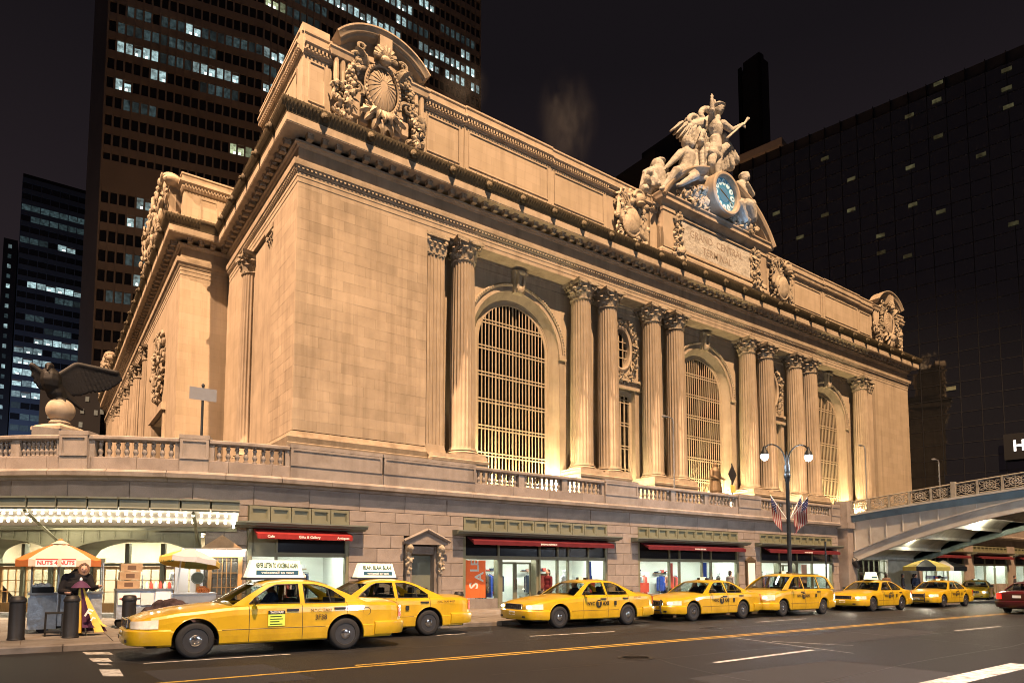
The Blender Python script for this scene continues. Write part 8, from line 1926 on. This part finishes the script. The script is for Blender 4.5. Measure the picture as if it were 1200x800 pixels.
# vendor leaning on the cart: hooded black coat
vm = MB(); F = Vector
hipv = F((0, 0, 0.86)); chv = F((0.02, -0.08, 1.22)); hdv = F((0.14, -0.14, 1.52))
vm.ell(hipv, (0.19, 0.16, 0.18), 10, 8); vm.cap(hipv, 0.19, chv, 0.21); vm.ell(chv + F((0, 0, 0.08)), (0.25, 0.18, 0.19), 12, 8); vm.cap(chv + F((0.03, 0, 0.18)), 0.10, hdv - F((0, 0, 0.1)), 0.075); vm.ell(hdv, (0.085, 0.10, 0.125), 12, 10)
vm.ell(hdv + F((0.01, -0.105, -0.01)), (0.015, 0.022, 0.03), 6, 5)
for s_, el, ha in ((-1, F((-0.29, -0.12, 1.02)), F((-0.12, -0.32, 0.98))), (1, F((0.33, -0.16, 1.08)), F((0.46, -0.32, 1.12)))):
    sh_ = chv + F((s_ * 0.22, 0, 0.12)); vm.cap(sh_, 0.095, el, 0.075); vm.cap(el, 0.07, ha, 0.045); vm.ell(ha, (0.045, 0.035, 0.03)); dv = (ha - el).normalized()
    for f in range(4): b_ = ha + dv * 0.03 + F((0, 0.02 * (f - 1.5), 0)); k1 = b_ + dv * 0.045; vm.cap(b_, 0.013, k1, 0.012, 6); vm.cap(k1, 0.012, k1 + dv * 0.02 + F((0, 0, -0.03)), 0.010, 6)
    vm.cap(ha, 0.015, ha + dv * 0.03 + F((0, -0.05, 0.02)), 0.012, 6)
vm.cap(hipv, 0.20, F((0, 0.01, 0.52)), 0.22); vm.ell(chv + F((0, -0.03, -0.1)), (0.24, 0.20, 0.22), 12, 8)
for s_ in (-1, 1):
    vm.cap(hipv + F((s_ * 0.1, 0, -0.02)), 0.12, F((s_ * 0.11, -0.03, 0.46)), 0.085); vm.cap(F((s_ * 0.11, -0.03, 0.46)), 0.08, F((s_ * 0.12, 0.02, 0.09)), 0.055); vm.cap(F((s_ * 0.12, 0.04, 0.05)), 0.05, F((s_ * 0.13, -0.15, 0.04)), 0.04)
pv = sculpt("person", vm, "blackcoat", None, 0.011, 1); pv.location = (0.78, 18.85, gp(0.7)); tag(pv, "vendor in hooded black coat leaning on the nut cart", "person")
me = pv.data; me.materials.append(MT["skin"])
for p in me.polygons:
    c = p.center
    if (c.z > 1.42 and c.y < -0.10 and abs(c.x - 0.14) < 0.1) or (c.x > 0.44 and c.z > 1.05) or (c.y < -0.27 and c.z < 1.0 and c.x < -0.1 and c.z > 0.8): p.material_index = 1
hm = MB(); hm.ell(hdv + F((0, 0.055, 0.02)), (0.112, 0.10, 0.145), 12, 8); hm.cap(hdv + F((-0.05, 0.06, -0.05)), 0.1, chv + F((0, 0.08, 0.2)), 0.13); hm.build("hood", "blackcoat", pv, True); hm = MB(); hm.tube([hdv + F((0.10 * cos(2 * pi * k / 16), -0.045 + 0.02 * sin(2 * pi * k / 16), 0.125 * sin(2 * pi * k / 16))) for k in range(17)], 0.028, 7, cap=False); hm.build("fur_rim", "browncloth", pv, True)
hm = MB(); hm.ell(hdv + F((0.0, 0.02, 0.09)), (0.088, 0.085, 0.055), 10, 8); hm.build("hair", "hair", pv, True)
hm = MB()
for s_ in (-1, 1): hm.ell(hdv + F((s_ * 0.033, -0.096, 0.015)), (0.013, 0.008, 0.008), 6, 4)
hm.ell(hdv + F((0, -0.098, -0.06)), (0.024, 0.008, 0.006), 6, 4); hm.build("eyes_and_mouth", "hair", pv)
# folded purple and yellow umbrella leaning in front of him
fu = thing("folded_umbrella", "folded purple and yellow parasol leaning on the bollard before the vendor", "umbrella", (0.98, 18.25, gp(1)))
m = MB(); m.tube([(0.02, 0.1, 0.0), (-0.12, 0.12, 1.25)], 0.018, 6); m.build("pole", "steel", fu)
for k in range(10):
    a0 = 2 * pi * k / 10; m = MB(); vs = []
    for j in range(7):
        t_ = j / 6; r_ = 0.03 + 0.36 * t_ ** 1.2; z = 1.18 - 1.11 * t_ + (0.12 * (k % 2) if j == 6 else 0); cx = -0.12 + 0.17 * t_
        for q in (0, 0.5, 1): a = a0 + q * 2 * pi / 10; rr = r_ * (1.0 if q != 0.5 else 0.62); vs.append((cx + rr * cos(a), 0.1 + rr * sin(a) * 0.8, z))
    m.add(vs, [(j * 3 + q, j * 3 + q + 1, (j + 1) * 3 + q + 1, (j + 1) * 3 + q) for j in range(6) for q in range(2)]); m.build("cloth_fold", "purple_cloth" if k in (0, 2, 4, 7) else "yellow_cloth", fu, True)
m = MB(); m.lathe([(0.2, -0.08), (0.12, 0.02), (0.03, 0.08), (0.0, 0.09)], (-0.12, 0.1, 1.18), 10); m.build("cap", "purple_cloth", fu, True); MB().ell((-0.125, 0.1, 1.29), (0.03, 0.03, 0.05)).build("finial", "whiteplastic", fu, True)
text("lettering", "F", 0.26, (0.03, -0.19, 0.52), (pi / 2, radians(28), 0), "whitecard", fu, 0.002, 0.03); text("lettering", "r", 0.2, (0.13, -0.2, 0.40), (pi / 2, radians(28), 0), "whitecard", fu, 0.002, 0.03)
# small black stool beside the cart
sl = thing("folding_stool", "small black folding stool at the foot of the nut cart", "stool", (0.38, 18.55, gp(0.3)))
for x in (-0.16, 0.16): MB().tube([(x, -0.1, 0), (x, -0.1, 0.52)], 0.022, 6).build("leg", "blackplastic", sl); MB().tube([(x, 0.12, 0), (x, 0.12, 0.52)], 0.022, 6).build("leg", "blackplastic", sl)
MB().box(-0.18, 0.18, -0.13, 0.14, 0.09, 0.12).build("stretcher", "blackplastic", sl); MB().box(-0.18, 0.18, -0.13, 0.14, 0.5, 0.54).build("seat", "blackplastic", sl)
# second cart with cardboard boxes, blanket heap and yellow umbrella
c2 = thing("hot_dog_cart", "steel food cart with cardboard boxes and blue foil side near the entrance", "cart", (2.28, 20.3, gp(2.2)))
MB().box(-0.55, 0.75, -0.30, 0.4, 0.25, 0.98).build("cart_body", "foil", c2); MB().box(-0.57, 0.78, -0.33, 0.42, 0.983, 1.03).build("counter", "steel", c2)
MB().box(-0.52, -0.02, -0.325, -0.31, 0.62, 0.93).build("picture_panel", "whitecard", c2)
for k in range(5): MB().ell((-0.45 + 0.1 * k, -0.33, 0.78 + 0.06 * (k % 2)), (0.05, 0.012, 0.022), 8, 5).build("food_picture", ("redprint", "browncloth", "orange_cloth")[k % 3], c2)
MB().box(0.0, 0.30, -0.325, -0.31, 0.60, 0.92).build("picture_panel", "palecloth", c2); MB().box(0.34, 0.7, -0.325, -0.31, 0.62, 0.95).build("picture_panel", "whitecard", c2)
for x in (0.02, 0.74): MB().tube([(x, -0.28, 1.0), (x, -0.28, 1.40)], 0.018, 6).build("frame_post", "steel", c2)
for x in (-0.4, 0.5):
    for y in (-0.2, 0.32): put(wh, "cart_wheel", c2, (x, y, 0.13), None, (0.6, 1, 0.6))
for i, (x, z, w_) in enumerate(((-0.28, 1.035, 0.26), (-0.25, 1.265, 0.24), (-0.22, 1.485, 0.25))):
    b_ = MB().box(-w_, w_, -0.2, 0.2, 0.0, 0.21).build("cardboard_box", "cardboard", None, loc=(2.28 + x, 20.35, gp(2) + z)); tag(b_, ("bottom", "middle", "top")[i] + " cardboard box of the stack on the food cart", "box", "cardboard boxes on the food cart"); MB().box(-0.10, 0.10, -0.203, -0.2005, 0.05, 0.16).build("printed_mark", "browncloth", b_)
for k in range(6): 
    o = MB().lathe([(0.04, 0), (0.045, 0.02), (0.045, 0.12), (0.02, 0.16), (0.02, 0.19)], n=8).build("drink_bottle", "redprint" if k % 2 else "whitecard", None, True, loc=(2.42 + 0.11 * k, 20.15, gp(2) + 1.03)); tag(o, ("first", "first", "second", "second", "third", "third")[k] + " " + ("red" if k % 2 else "white") + " drink bottle from the left on the food cart counter", "bottle", ("red" if k % 2 else "white") + " bottles on the food cart")
bh = MB(); rg = random.Random(3)
for k in range(26):
    t_ = rg.random(); h_ = 0.38 + 0.40 * sin(pi * (0.15 + 0.75 * t_)) * rg.uniform(0.75, 1.0); x_ = 2.35 + 1.05 * t_; z_ = gp(2)
    bh.cap((x_, 19.3 + rg.uniform(-0.15, 0.2), z_ + h_ - 0.12), 0.16, (x_ + rg.uniform(-0.1, 0.1), 19.35, z_ + 0.12), 0.3)
    a_ = rg.uniform(-0.3, 0.3); bh.cap((x_, 19.2, z_ + h_ - 0.05), 0.05, (x_ + a_, 18.98 + rg.uniform(-0.06, 0.06), z_ + 0.1), 0.055, 7)
o = sculpt("blanket_heap", bh, "blanket", None, 0.032, 1); tag(o, "heap of goods under a dark striped blanket beside the food cart", "heap")
c3 = thing("steel_counter", "low steel counter with orange pretzels under the yellow umbrella", "cart", (3.55, 20.4, gp(3.5)))
MB().box(-0.55, 0.6, -0.3, 0.35, 0.35, 0.86).build("cart_body", "steel", c3); MB().box(-0.57, 0.62, -0.32, 0.37, 0.863, 0.90).build("counter", "steel", c3)
for x in (-0.4, 0.45):
    for y in (-0.3, 0.36): put(wh, "cart_wheel", c3, (x, y, 0.22))
for k in range(7): m = MB(); m.tube([(0.25 + 0.06 * (k % 4) + 0.07 * cos(a), 0.0 + 0.03 * k, 0.95 + 0.07 * sin(a) + 0.05 * (k // 4)) for a in [2 * pi * q / 10 for q in range(11)]], 0.02, 5, cap=False); m.build("pretzel", "orange_cloth", c3, True)
u2 = thing("sun_umbrella", "tilted yellow green and silver vendor umbrella left of the porch", "umbrella", (3.25, 20.4, gp(3.2)))
MB().tube([(-0.12, 0, 0.3), (0.06, 0, 2.16)], 0.022, 8).build("pole", "whiteplastic", u2)
umbrella(u2, (0.08, 0, 1.86), 0.80, 0.32, ["yellow_cloth", "greenish_cloth", "yellow_cloth", "yellow_cloth", "yellow_cloth", "grey_cloth", "grey_cloth", "yellow_cloth"], 8, 0.16)
for o in [ch for ch in u2.children if ch.name.startswith(("canopy", "rib"))]: o.rotation_euler = (radians(-6), radians(7), 0)
text("lettering", "ICE CREAM", 0.075, (-0.42, -0.74, 1.78), (pi / 2, 0, radians(-38)), "adgreen", u2, 0.001, 0.02)
# passers by
split_person("person", "person in white shirt inside the oak doors behind the pretzel counter", "person", (*pod(3.1, -3.0)[0], GE), 0.2, "palecloth", "navy", 1.72, 0.4)
p = onG(395, 735, PV); split_person("person", "pedestrian in black coat behind the nearest taxi's boot", "person", (8.35, 19.4, gp(8.3)), 2.2, "darkcloth", "darkcloth", 1.78, 0.7)
split_person("person", "second pedestrian in dark coat beside the shop door behind the nearest taxi", "person", (9.0, 20.2, gp(9)), -1.5, "blackcoat", "darkcloth", 1.7, 0.5)
split_person("person", "pedestrian in dull red coat walking past the shop doors by the sale poster", "person", (17.4, 21.6, gp(17.4)), -1.5, "maroon_awning", "darkcloth", 1.7, 0.9)
split_person("person", "pedestrian in grey walking before the second maroon shop", "person", (28.2, 20.5, gp(28)), 1.5, "signgrey", "navy", 1.76, 0.9)
for (x, y, r, c_, l_, lab) in ((46.9, 20.6, 0.4, "darkcloth", "darkcloth", "leftmost of the dark clothed people waiting under the bridge"), (47.9, 20.2, -0.6, "navy", "darkcloth", "person in navy jacket waiting under the bridge"), (49.0, 20.8, 1.2, "blackcoat", "darkcloth", "person in black coat nearest the far food cart"), (44.4, 20.5, 2.0, "browncloth", "darkcloth", "person in brown coat beside the abutment"), (68.5, 21, 0.3, "darkcloth", "navy", "distant pedestrian before the shops beyond the bridge"), (73, 21.5, 2.6, "redprint", "darkcloth", "distant pedestrian in red before the far right shop")):
    split_person("person", lab, "person", (x, y, gp(x)), r, c_, l_, 1.73, 0.5, voxel=0.04)
# far food cart with two umbrellas under the bridge
c4 = thing("far_food_cart", "distant food cart full of goods under two parasols below the bridge", "cart", (51.5, 20.6, gp(51)))
MB().box(-1.6, 2.0, -0.4, 0.5, 0.3, 1.0).build("cart_body", "steel", c4); MB().box(-1.7, 2.1, -0.45, 0.55, 1.003, 1.06).build("counter", "steel", c4)
rg = random.Random(14)
for k in range(22): x = -1.5 + 3.4 * rg.random(); s_ = rg.uniform(0.12, 0.22); MB().box(x, x + s_ * 1.5, -0.2, 0.1, 1.07 + 0.35 * (k % 2), 1.07 + s_ + 0.35 * (k % 2)).build("goods", rg.choice(["redprint", "orange_cloth", "whitecard", "blueprint", "browncloth"]), c4)
for x in (-1.0, 1.2): put(wh, "cart_wheel", c4, (x, -0.42, 0.22))
for k, (x, cols, lab) in enumerate(((50.2, ["bollard", "yellow_cloth"], "black and yellow parasol over the far food cart"), (53.0, ["cream_cloth", "bollard"], "cream and black parasol over the far food cart's right end"))):
    u = thing("sun_umbrella", lab, "umbrella", (x, 20.5, gp(x))); MB().tube([(0, 0, 0), (0, 0, 2.75)], 0.03, 6).build("pole", "steel", u); umbrella(u, (0, 0, 2.25), 1.5, 0.5, cols, 8, 0.28)
# twin arm street lamp with flags
lp = thing("street_lamp", "dark twin arm street lamp with two glaring globes in front of the terrace", "street lamp", (29.0, 17.75, gp(29)))
MB().lathe([(0.26, 0), (0.26, 0.25), (0.2, 0.35), (0.17, 0.9), (0.12, 1.05), (0.095, 2.0), (0.085, 6.0), (0.11, 6.05), (0.11, 6.15), (0.15, 6.2), (0.15, 6.35), (0.11, 6.4), (0.12, 6.45), (0.12, 6.8), (0.085, 6.85), (0.085, 7.15), (0.04, 7.3), (0.0, 7.4)], n=16).build("post", "lampgreen", lp, True)
dirv = Vector((0.86, -0.5, 0)).normalized()
for s_ in (-1, 1):
    pts = []
    for k in range(13):
        a = pi * k / 12 * 0.92; pts.append(dirv * (s_ * (0.08 + 0.52 * (1 - cos(a)))) + Vector((0, 0, 7.0 + 0.55 * sin(a) + 0.42 * k / 12)))
    MB().tube(pts, 0.035, 8).build("arm", "lampgreen", lp, True); e = pts[-1]
    MB().lathe([(0.0, 0.16), (0.06, 0.14), (0.08, 0.0), (0.16, -0.12), (0.19, -0.26), (0.17, -0.27)], (e.x, e.y, e.z), 14).build("lamp_hood", "lampgreen", lp, True)
    MB().lathe([(0.16, -0.26), (0.185, -0.34), (0.16, -0.45), (0.09, -0.53), (0.0, -0.55)], (e.x, e.y, e.z), 14).build("lamp_globe", "lampglow", lp, True)
    w = lp.location + e; lamp("street_lamp_light", (w.x, w.y, w.z - 0.42), 1500, (0.75, 0.88, 1.0), 0.19)
MB().box(-0.02, 0.02, -0.02, 0.02, 7.38, 7.5).build("finial", "lampgreen", lp)
def copy_tree(o, par=None):
    c = o.copy(); COL.objects.link(c); c.parent = par
    for ch in list(o.children): copy_tree(ch, c)
    return c
lp["group"] = "twin arm street lamps"
for k_, x_ in enumerate((-14, 13, 40)):
    l2 = copy_tree(lp); l2.location = (x_, -2.6, gz(x_)); l2["label"] = ("twin arm street lamp at the near kerb, left of the viewer", "twin arm street lamp at the near kerb beside the viewer", "twin arm street lamp at the near kerb far to the right")[k_]
    lamp("street_lamp_light", (x_, -2.6, gz(x_) + 7.0), 9000, (0.74, 0.85, 1.0), 0.3)
def flag_obj(lab, az, el, ln, ph):
    t = thing("flag", lab, "flag", (29.0, 17.75, gp(29) + 4.1), "flags on the street lamp")
    d = Vector((cos(az) * cos(el), sin(az) * cos(el), sin(el))); st_ = d * 0.1; en = d * ln; MB().tube([st_, en], 0.018, 6).build("staff", "whiteplastic", t); MB().ell(en, 0.035, 6, 5).build("finial", "clockgold", t)
    def f(u, v):   # drooping cloth: u along the hoist (down the staff), v along the fly
        a = en * (0.98 - 0.52 * u); k = 0.06 * sin(6 * v + ph + 3 * u) * (0.3 + v); return a + Vector((cos(az + 1.4) * k - d.x * 0.15 * v, sin(az + 1.4) * k - d.y * 0.15 * v, -1.15 * v - 0.05 * sin(5 * u + ph)))
    for k in range(9):
        u0, u1 = k / 9, (k + 1) / 9; m = MB(); m.grid(lambda u, v: f(u0 + (u1 - u0) * u, (0.42 if k < 5 else 0.0) + (1 - (0.42 if k < 5 else 0.0)) * v), 1, 10); m.build("stripe", "flagred" if k % 2 == 0 else "flagwhite", t, True)
    m = MB(); m.grid(lambda u, v: f(u * 5 / 9, v * 0.42), 4, 5); m.build("canton", "flagblue", t, True)
    m = MB()
    for i in range(4):
        for j in range(4): c_ = f((i + 0.5) / 4 * 5 / 9, (j + 0.5) / 4 * 0.42); m.ell(c_, (0.02, 0.02, 0.02), 5, 4)
    m.build("stars", "flagwhite", t)
flag_obj("drooping striped flag at the left of the street lamp cluster", radians(135), radians(58), 1.5, 0.0); flag_obj("drooping striped flag in front of the lamp post, blue corner up", radians(-80), radians(50), 1.5, 1.5); flag_obj("drooping striped flag at the right of the street lamp cluster", radians(-25), radians(60), 1.5, 3.0)
# thin sign pole beside the lamp
sp_ = thing("sign_pole", "thin dark sign pole right of the street lamp", "pole", (32.3, 17.8, gp(32))); MB().tube([(0, 0, 0), (0, 0, 3.2)], 0.04, 8).build("pole", "lampgreen", sp_); MB().lathe([(0.09, 0), (0.09, 0.1), (0.045, 0.15)], n=10).build("base", "lampgreen", sp_); MB().ell((0, 0, 3.22), (0.05, 0.05, 0.05)).build("cap", "lampgreen", sp_)
# sign on the terrace
bs = thing("street_sign", "blank grey sign back on dark pole behind the balustrade", "sign", (4.7, 26.0, 5.03)); MB().tube([(0, 0, 0), (0, 0, 3.35)], 0.045, 8).build("pole", "lampgreen", bs); MB().box(-0.46, 0.46, -0.05, -0.035, 2.82, 3.28).build("sign_plate", "signgrey", bs); MB().ell((0, 0, 3.38), (0.06, 0.06, 0.08)).build("finial", "lampgreen", bs)
# road lamps on the terrace
def road_lamp(x, y, h, lab, dx):
    t = thing("road_lamp", lab, "street lamp", (x, y, 5.03), "slender lamps on the terrace roadway"); MB().tube([(0, 0, 0), (0, 0, h - 0.2), (dx * 0.08, 0, h)], 0.05, 8).build("pole", "signgrey", t, True); MB().tube([(dx * 0.08, 0, h), (dx * 0.7, 0, h + 0.05)], 0.035, 6).build("arm", "signgrey", t); MB().ell((dx * 0.85, 0, h + 0.02), (0.32, 0.14, 0.08)).build("lantern", "signgrey", t, True); MB().lathe([(0.12, 0), (0.12, 0.3), (0.05, 0.4)], n=10).build("base", "signgrey", t)
road_lamp(35.3, 30, 7.1, "slender road lamp before the middle arched window", -1); road_lamp(61.9, 30, 8.1, "slender road lamp before the right arched window", -1)
q = onX(1100, 540, 58); road_lamp(58.0, q.y, q.z - 5.0, "slender pale road lamp above the bridge railing", -1)
dsn = thing("diamond_sign", "dark diamond sign and small yellow plate on terrace post", "sign", (41.75, 30, 5.03)); MB().tube([(0, 0, 0), (0, 0, 4.6)], 0.05, 8).build("pole", "lampgreen", dsn)
MB().add([(-0.5, -0.06, 3.75), (0, -0.06, 3.0), (0.5, -0.06, 3.75), (0, -0.06, 4.5), (-0.5, -0.03, 3.75), (0, -0.03, 3.0), (0.5, -0.03, 3.75), (0, -0.03, 4.5)], [(0, 1, 2, 3), (7, 6, 5, 4), (0, 4, 5, 1), (1, 5, 6, 2), (2, 6, 7, 3), (3, 7, 4, 0)]).build("plate", "blackplastic", dsn); MB().box(-0.28, 0.28, -0.07, -0.05, 2.4, 2.95).build("small_plate", "yellow_cloth", dsn)
# bronze man on a pedestal before the middle window
vs_ = thing("bronze_statue", "brown bronze statue of a man in long coat before the middle window", "statue", (47.7, 36.0, 5.03))
MB().box(-0.9, 0.9, -0.9, 0.9, 0, 2.6).box(-1.05, 1.05, -1.05, 1.05, 2.603, 3.0).box(-0.8, 0.8, -0.8, 0.8, 3.003, 3.3).build("pedestal", "granite_trim", vs_)
m = MB(); z0 = 3.3; m.cap((0, 0, z0 + 0.2), 0.62, (0, 0, z0 + 1.3), 0.42); m.cap((0, 0, z0 + 1.3), 0.42, (0, 0, z0 + 1.95), 0.45); m.ell((0, 0, z0 + 2.02), (0.5, 0.32, 0.25)); m.cap((0, 0, z0 + 2.1), 0.17, (0, -0.02, z0 + 2.3), 0.15); m.ell((0, -0.04, z0 + 2.5), (0.20, 0.24, 0.28), 10, 8); m.ell((0, -0.28, z0 + 2.5), (0.05, 0.06, 0.08))
for s_ in (-1, 1): m.cap((s_ * 0.45, 0, z0 + 1.98), 0.18, (s_ * 0.6, -0.1, z0 + 1.45), 0.15); m.cap((s_ * 0.6, -0.1, z0 + 1.45), 0.14, (s_ * (0.75 if s_ > 0 else 0.2), -0.45, z0 + 1.25), 0.1); m.cap((s_ * 0.2, -0.1, z0 + 0.1), 0.17, (s_ * 0.22, -0.45, z0 + 0.06), 0.12)
sculpt("figure", m, "statuebronze", vs_, 0.05, 2)
# eagle on a stone globe at the terrace corner
EY = 28.5
ea = thing("eagle_statue", "dark bronze eagle with spread wings on a pale stone globe at terrace corner", "statue", (onY(72, 500, EY).x, EY, 5.03), world=True)
cs = onY(71, 481, EY); rs = 0.455
MB().ell(cs, (rs, rs, rs * 0.96), 32, 20).build("stone_globe", "limestone", ea, True)
MB().lathe([(0.30, -0.52), (0.35, -0.46), (0.30, -0.41), (0.24, -0.34)], cs, 24).build("globe_collar", "limetrim", ea, True)
MB().lathe([(0.85, -0.80), (0.85, -0.69), (0.66, -0.60), (0.38, -0.52)], cs, 4).build("globe_base", "limetrim", ea); MB().box(cs.x - 0.8, cs.x + 0.8, EY - 0.8, EY + 0.8, 5.03, cs.z - 0.803).build("pedestal", "granite_trim", ea)
E_ = lambda x, y, dy=0.0: onY(x, y, EY + dy)
m = MB(); m.cap(E_(66, 462), 0.30, E_(58, 440), 0.30); m.ell(E_(60, 446, -0.1), (0.34, 0.36, 0.46)); m.cap(E_(58, 438), 0.2, E_(58, 430, -0.1), 0.13); m.ell(E_(58, 429, -0.15), (0.15, 0.19, 0.14)); m.cap(E_(56.5, 430, -0.28), 0.06, E_(55, 433, -0.4), 0.03)
for (a, b) in (((64, 460), (66, 469)), ((72, 462), (75, 470))): m.cap(E_(*a), 0.14, E_(*b), 0.08)
for k in range(4): m.cap(E_(67 + k * 3, 468, -0.2), 0.05, E_(65 + k * 4, 472, -0.35), 0.03)
for k in range(5): m.cap(E_(72, 456 + k, 0.1), 0.12, E_(92 + k * 1.2, 474 + k * 1.5, 0.25), 0.06)   # tail
sculpt("body", m, "darkbronze", ea, 0.035, 2)
def feather_wing(root, elbow, tip, lens, name, n=18, dy=0.2):
    m = MB(); R_, El, T_ = (Vector(E_(*p, dy)) for p in (root, elbow, tip)); edge = []
    for k in range(n):
        t_ = k / (n - 1); a = R_.lerp(El, t_ * 2) if t_ < 0.5 else El.lerp(T_, (t_ - 0.5) * 2); Ln = lens * (0.55 + 0.75 * sin(pi * min(1, t_ * 0.95)) - 0.35 * t_); dr = Vector((0.55 * t_ + 0.15, 0.12, -1.0)).normalized() if tip[0] > root[0] else Vector((0.1 - 0.3 * t_, 0.1, -1)).normalized()
        m.cap(a, 0.10 * (1 - 0.4 * t_), a + dr * Ln, 0.05, 7); edge.append(a)
    for a, b in zip(edge, edge[1:]): m.cap(a, 0.11, b, 0.11, 7)
    sculpt(name, m, "darkbronze", ea, 0.04, 1)
feather_wing((66, 442), (90, 427), (137, 437), 0.92, "right_wing", 20, 0.25); feather_wing((57, 445), (48, 436), (38, 428), 0.5, "left_wing", 8, 0.1)
# ------------------------------------------------------------------ uplights in the window bays (lamps on the terrace, out of sight behind the parapet)
for c in BAYX:
    lamp("hall_glow", (c, YWIN + 2.2, 7.2), 900, (1.0, 0.68, 0.25), 0.5)
    area("bay_uplight", (c, YB - 0.2, 8.0), (c, YB + 0.25, 14.0), 900, (1.0, 0.70, 0.28), 5.5, 0.3)
    for s_ in (-1, 1): lamp("jamb_uplight", (c + s_ * 3.6, YB - 0.35, 8.2), 3000, (1.0, 0.78, 0.42), 0.15)
for c in SIDEX:
    lamp("jamb_uplight", (c + 1.9, YB - 0.5, 8.2), 4500, (1.0, 0.82, 0.5), 0.15); lamp("jamb_uplight", (c - 1.0, YB - 0.5, 8.2), 1800, (1.0, 0.78, 0.42), 0.15)
for y in (46.3, 79.2, 90.1, 101.1): lamp("flank_uplight", (XP - 0.2 if y > 60 else XW + 0.3, y, 5.8), 700, (1.0, 0.76, 0.4), 0.2)
lamp("flank_uplight", (XP + 0.3, 64.5, 5.8), 500, (1.0, 0.76, 0.4), 0.2)
# steam drifting up from the roof
sm = bpy.data.materials.new("steam"); sm.use_nodes = True; N = sm.node_tree.nodes; L = sm.node_tree.links; N.clear()
so = N.new("ShaderNodeOutputMaterial"); pvn = N.new("ShaderNodeVolumePrincipled"); pvn.inputs["Color"].default_value = (0.9, 0.88, 0.86, 1)
tc = N.new("ShaderNodeTexCoord"); mp = N.new("ShaderNodeMapping"); mp.inputs["Scale"].default_value = (1.6, 1.6, 1.1); nz_ = N.new("ShaderNodeTexNoise"); nz_.inputs["Scale"].default_value = 1.3; nz_.inputs["Detail"].default_value = 4.0; nz_.inputs["Distortion"].default_value = 0.8
ln = N.new("ShaderNodeVectorMath"); ln.operation = 'LENGTH'; fo = N.new("ShaderNodeMapRange"); fo.interpolation_type = 'SMOOTHSTEP'; fo.inputs[1].default_value = 1.0; fo.inputs[2].default_value = 0.05
mr = N.new("ShaderNodeMapRange"); mr.inputs[1].default_value = 0.42; mr.inputs[2].default_value = 0.8; mr.inputs[4].default_value = 0.035; mu = N.new("ShaderNodeMath"); mu.operation = 'MULTIPLY'
L.new(tc.outputs["Object"], mp.inputs[0]); L.new(tc.outputs["Object"], ln.inputs[0]); L.new(ln.outputs["Value"], fo.inputs[0]); L.new(mp.outputs[0], nz_.inputs["Vector"]); L.new(nz_.outputs["Fac"], mr.inputs[0]); L.new(mr.outputs[0], mu.inputs[0]); L.new(fo.outputs[0], mu.inputs[1]); L.new(mu.outputs[0], pvn.inputs["Density"]); L.new(pvn.outputs[0], so.inputs["Volume"])
MT["steam"] = sm; sph = MB().ell((0, 0, 0), 1.0, 16, 12).mesh("steam", "steam", True)
for px, py0, py1, w_, lab in ((664, 205, 80, 4.0, "faint steam plume rising behind the attic left of the statues"), (540, 140, 70, 2.6, "faint steam wisp rising behind the attic before the tower edge")):
    a = onY(px, py0, 48.0); b = onY(px + 4, py1, 48.0); o = stuff(put(sph, "steam", None, (a + b) / 2, (0, 0.12, 0), (w_, 2.5, (b - a).length * 0.55))); o["label"] = lab; o["category"] = "steam"
for o in list(bpy.data.objects):
    if "_w" in o: del o["_w"]
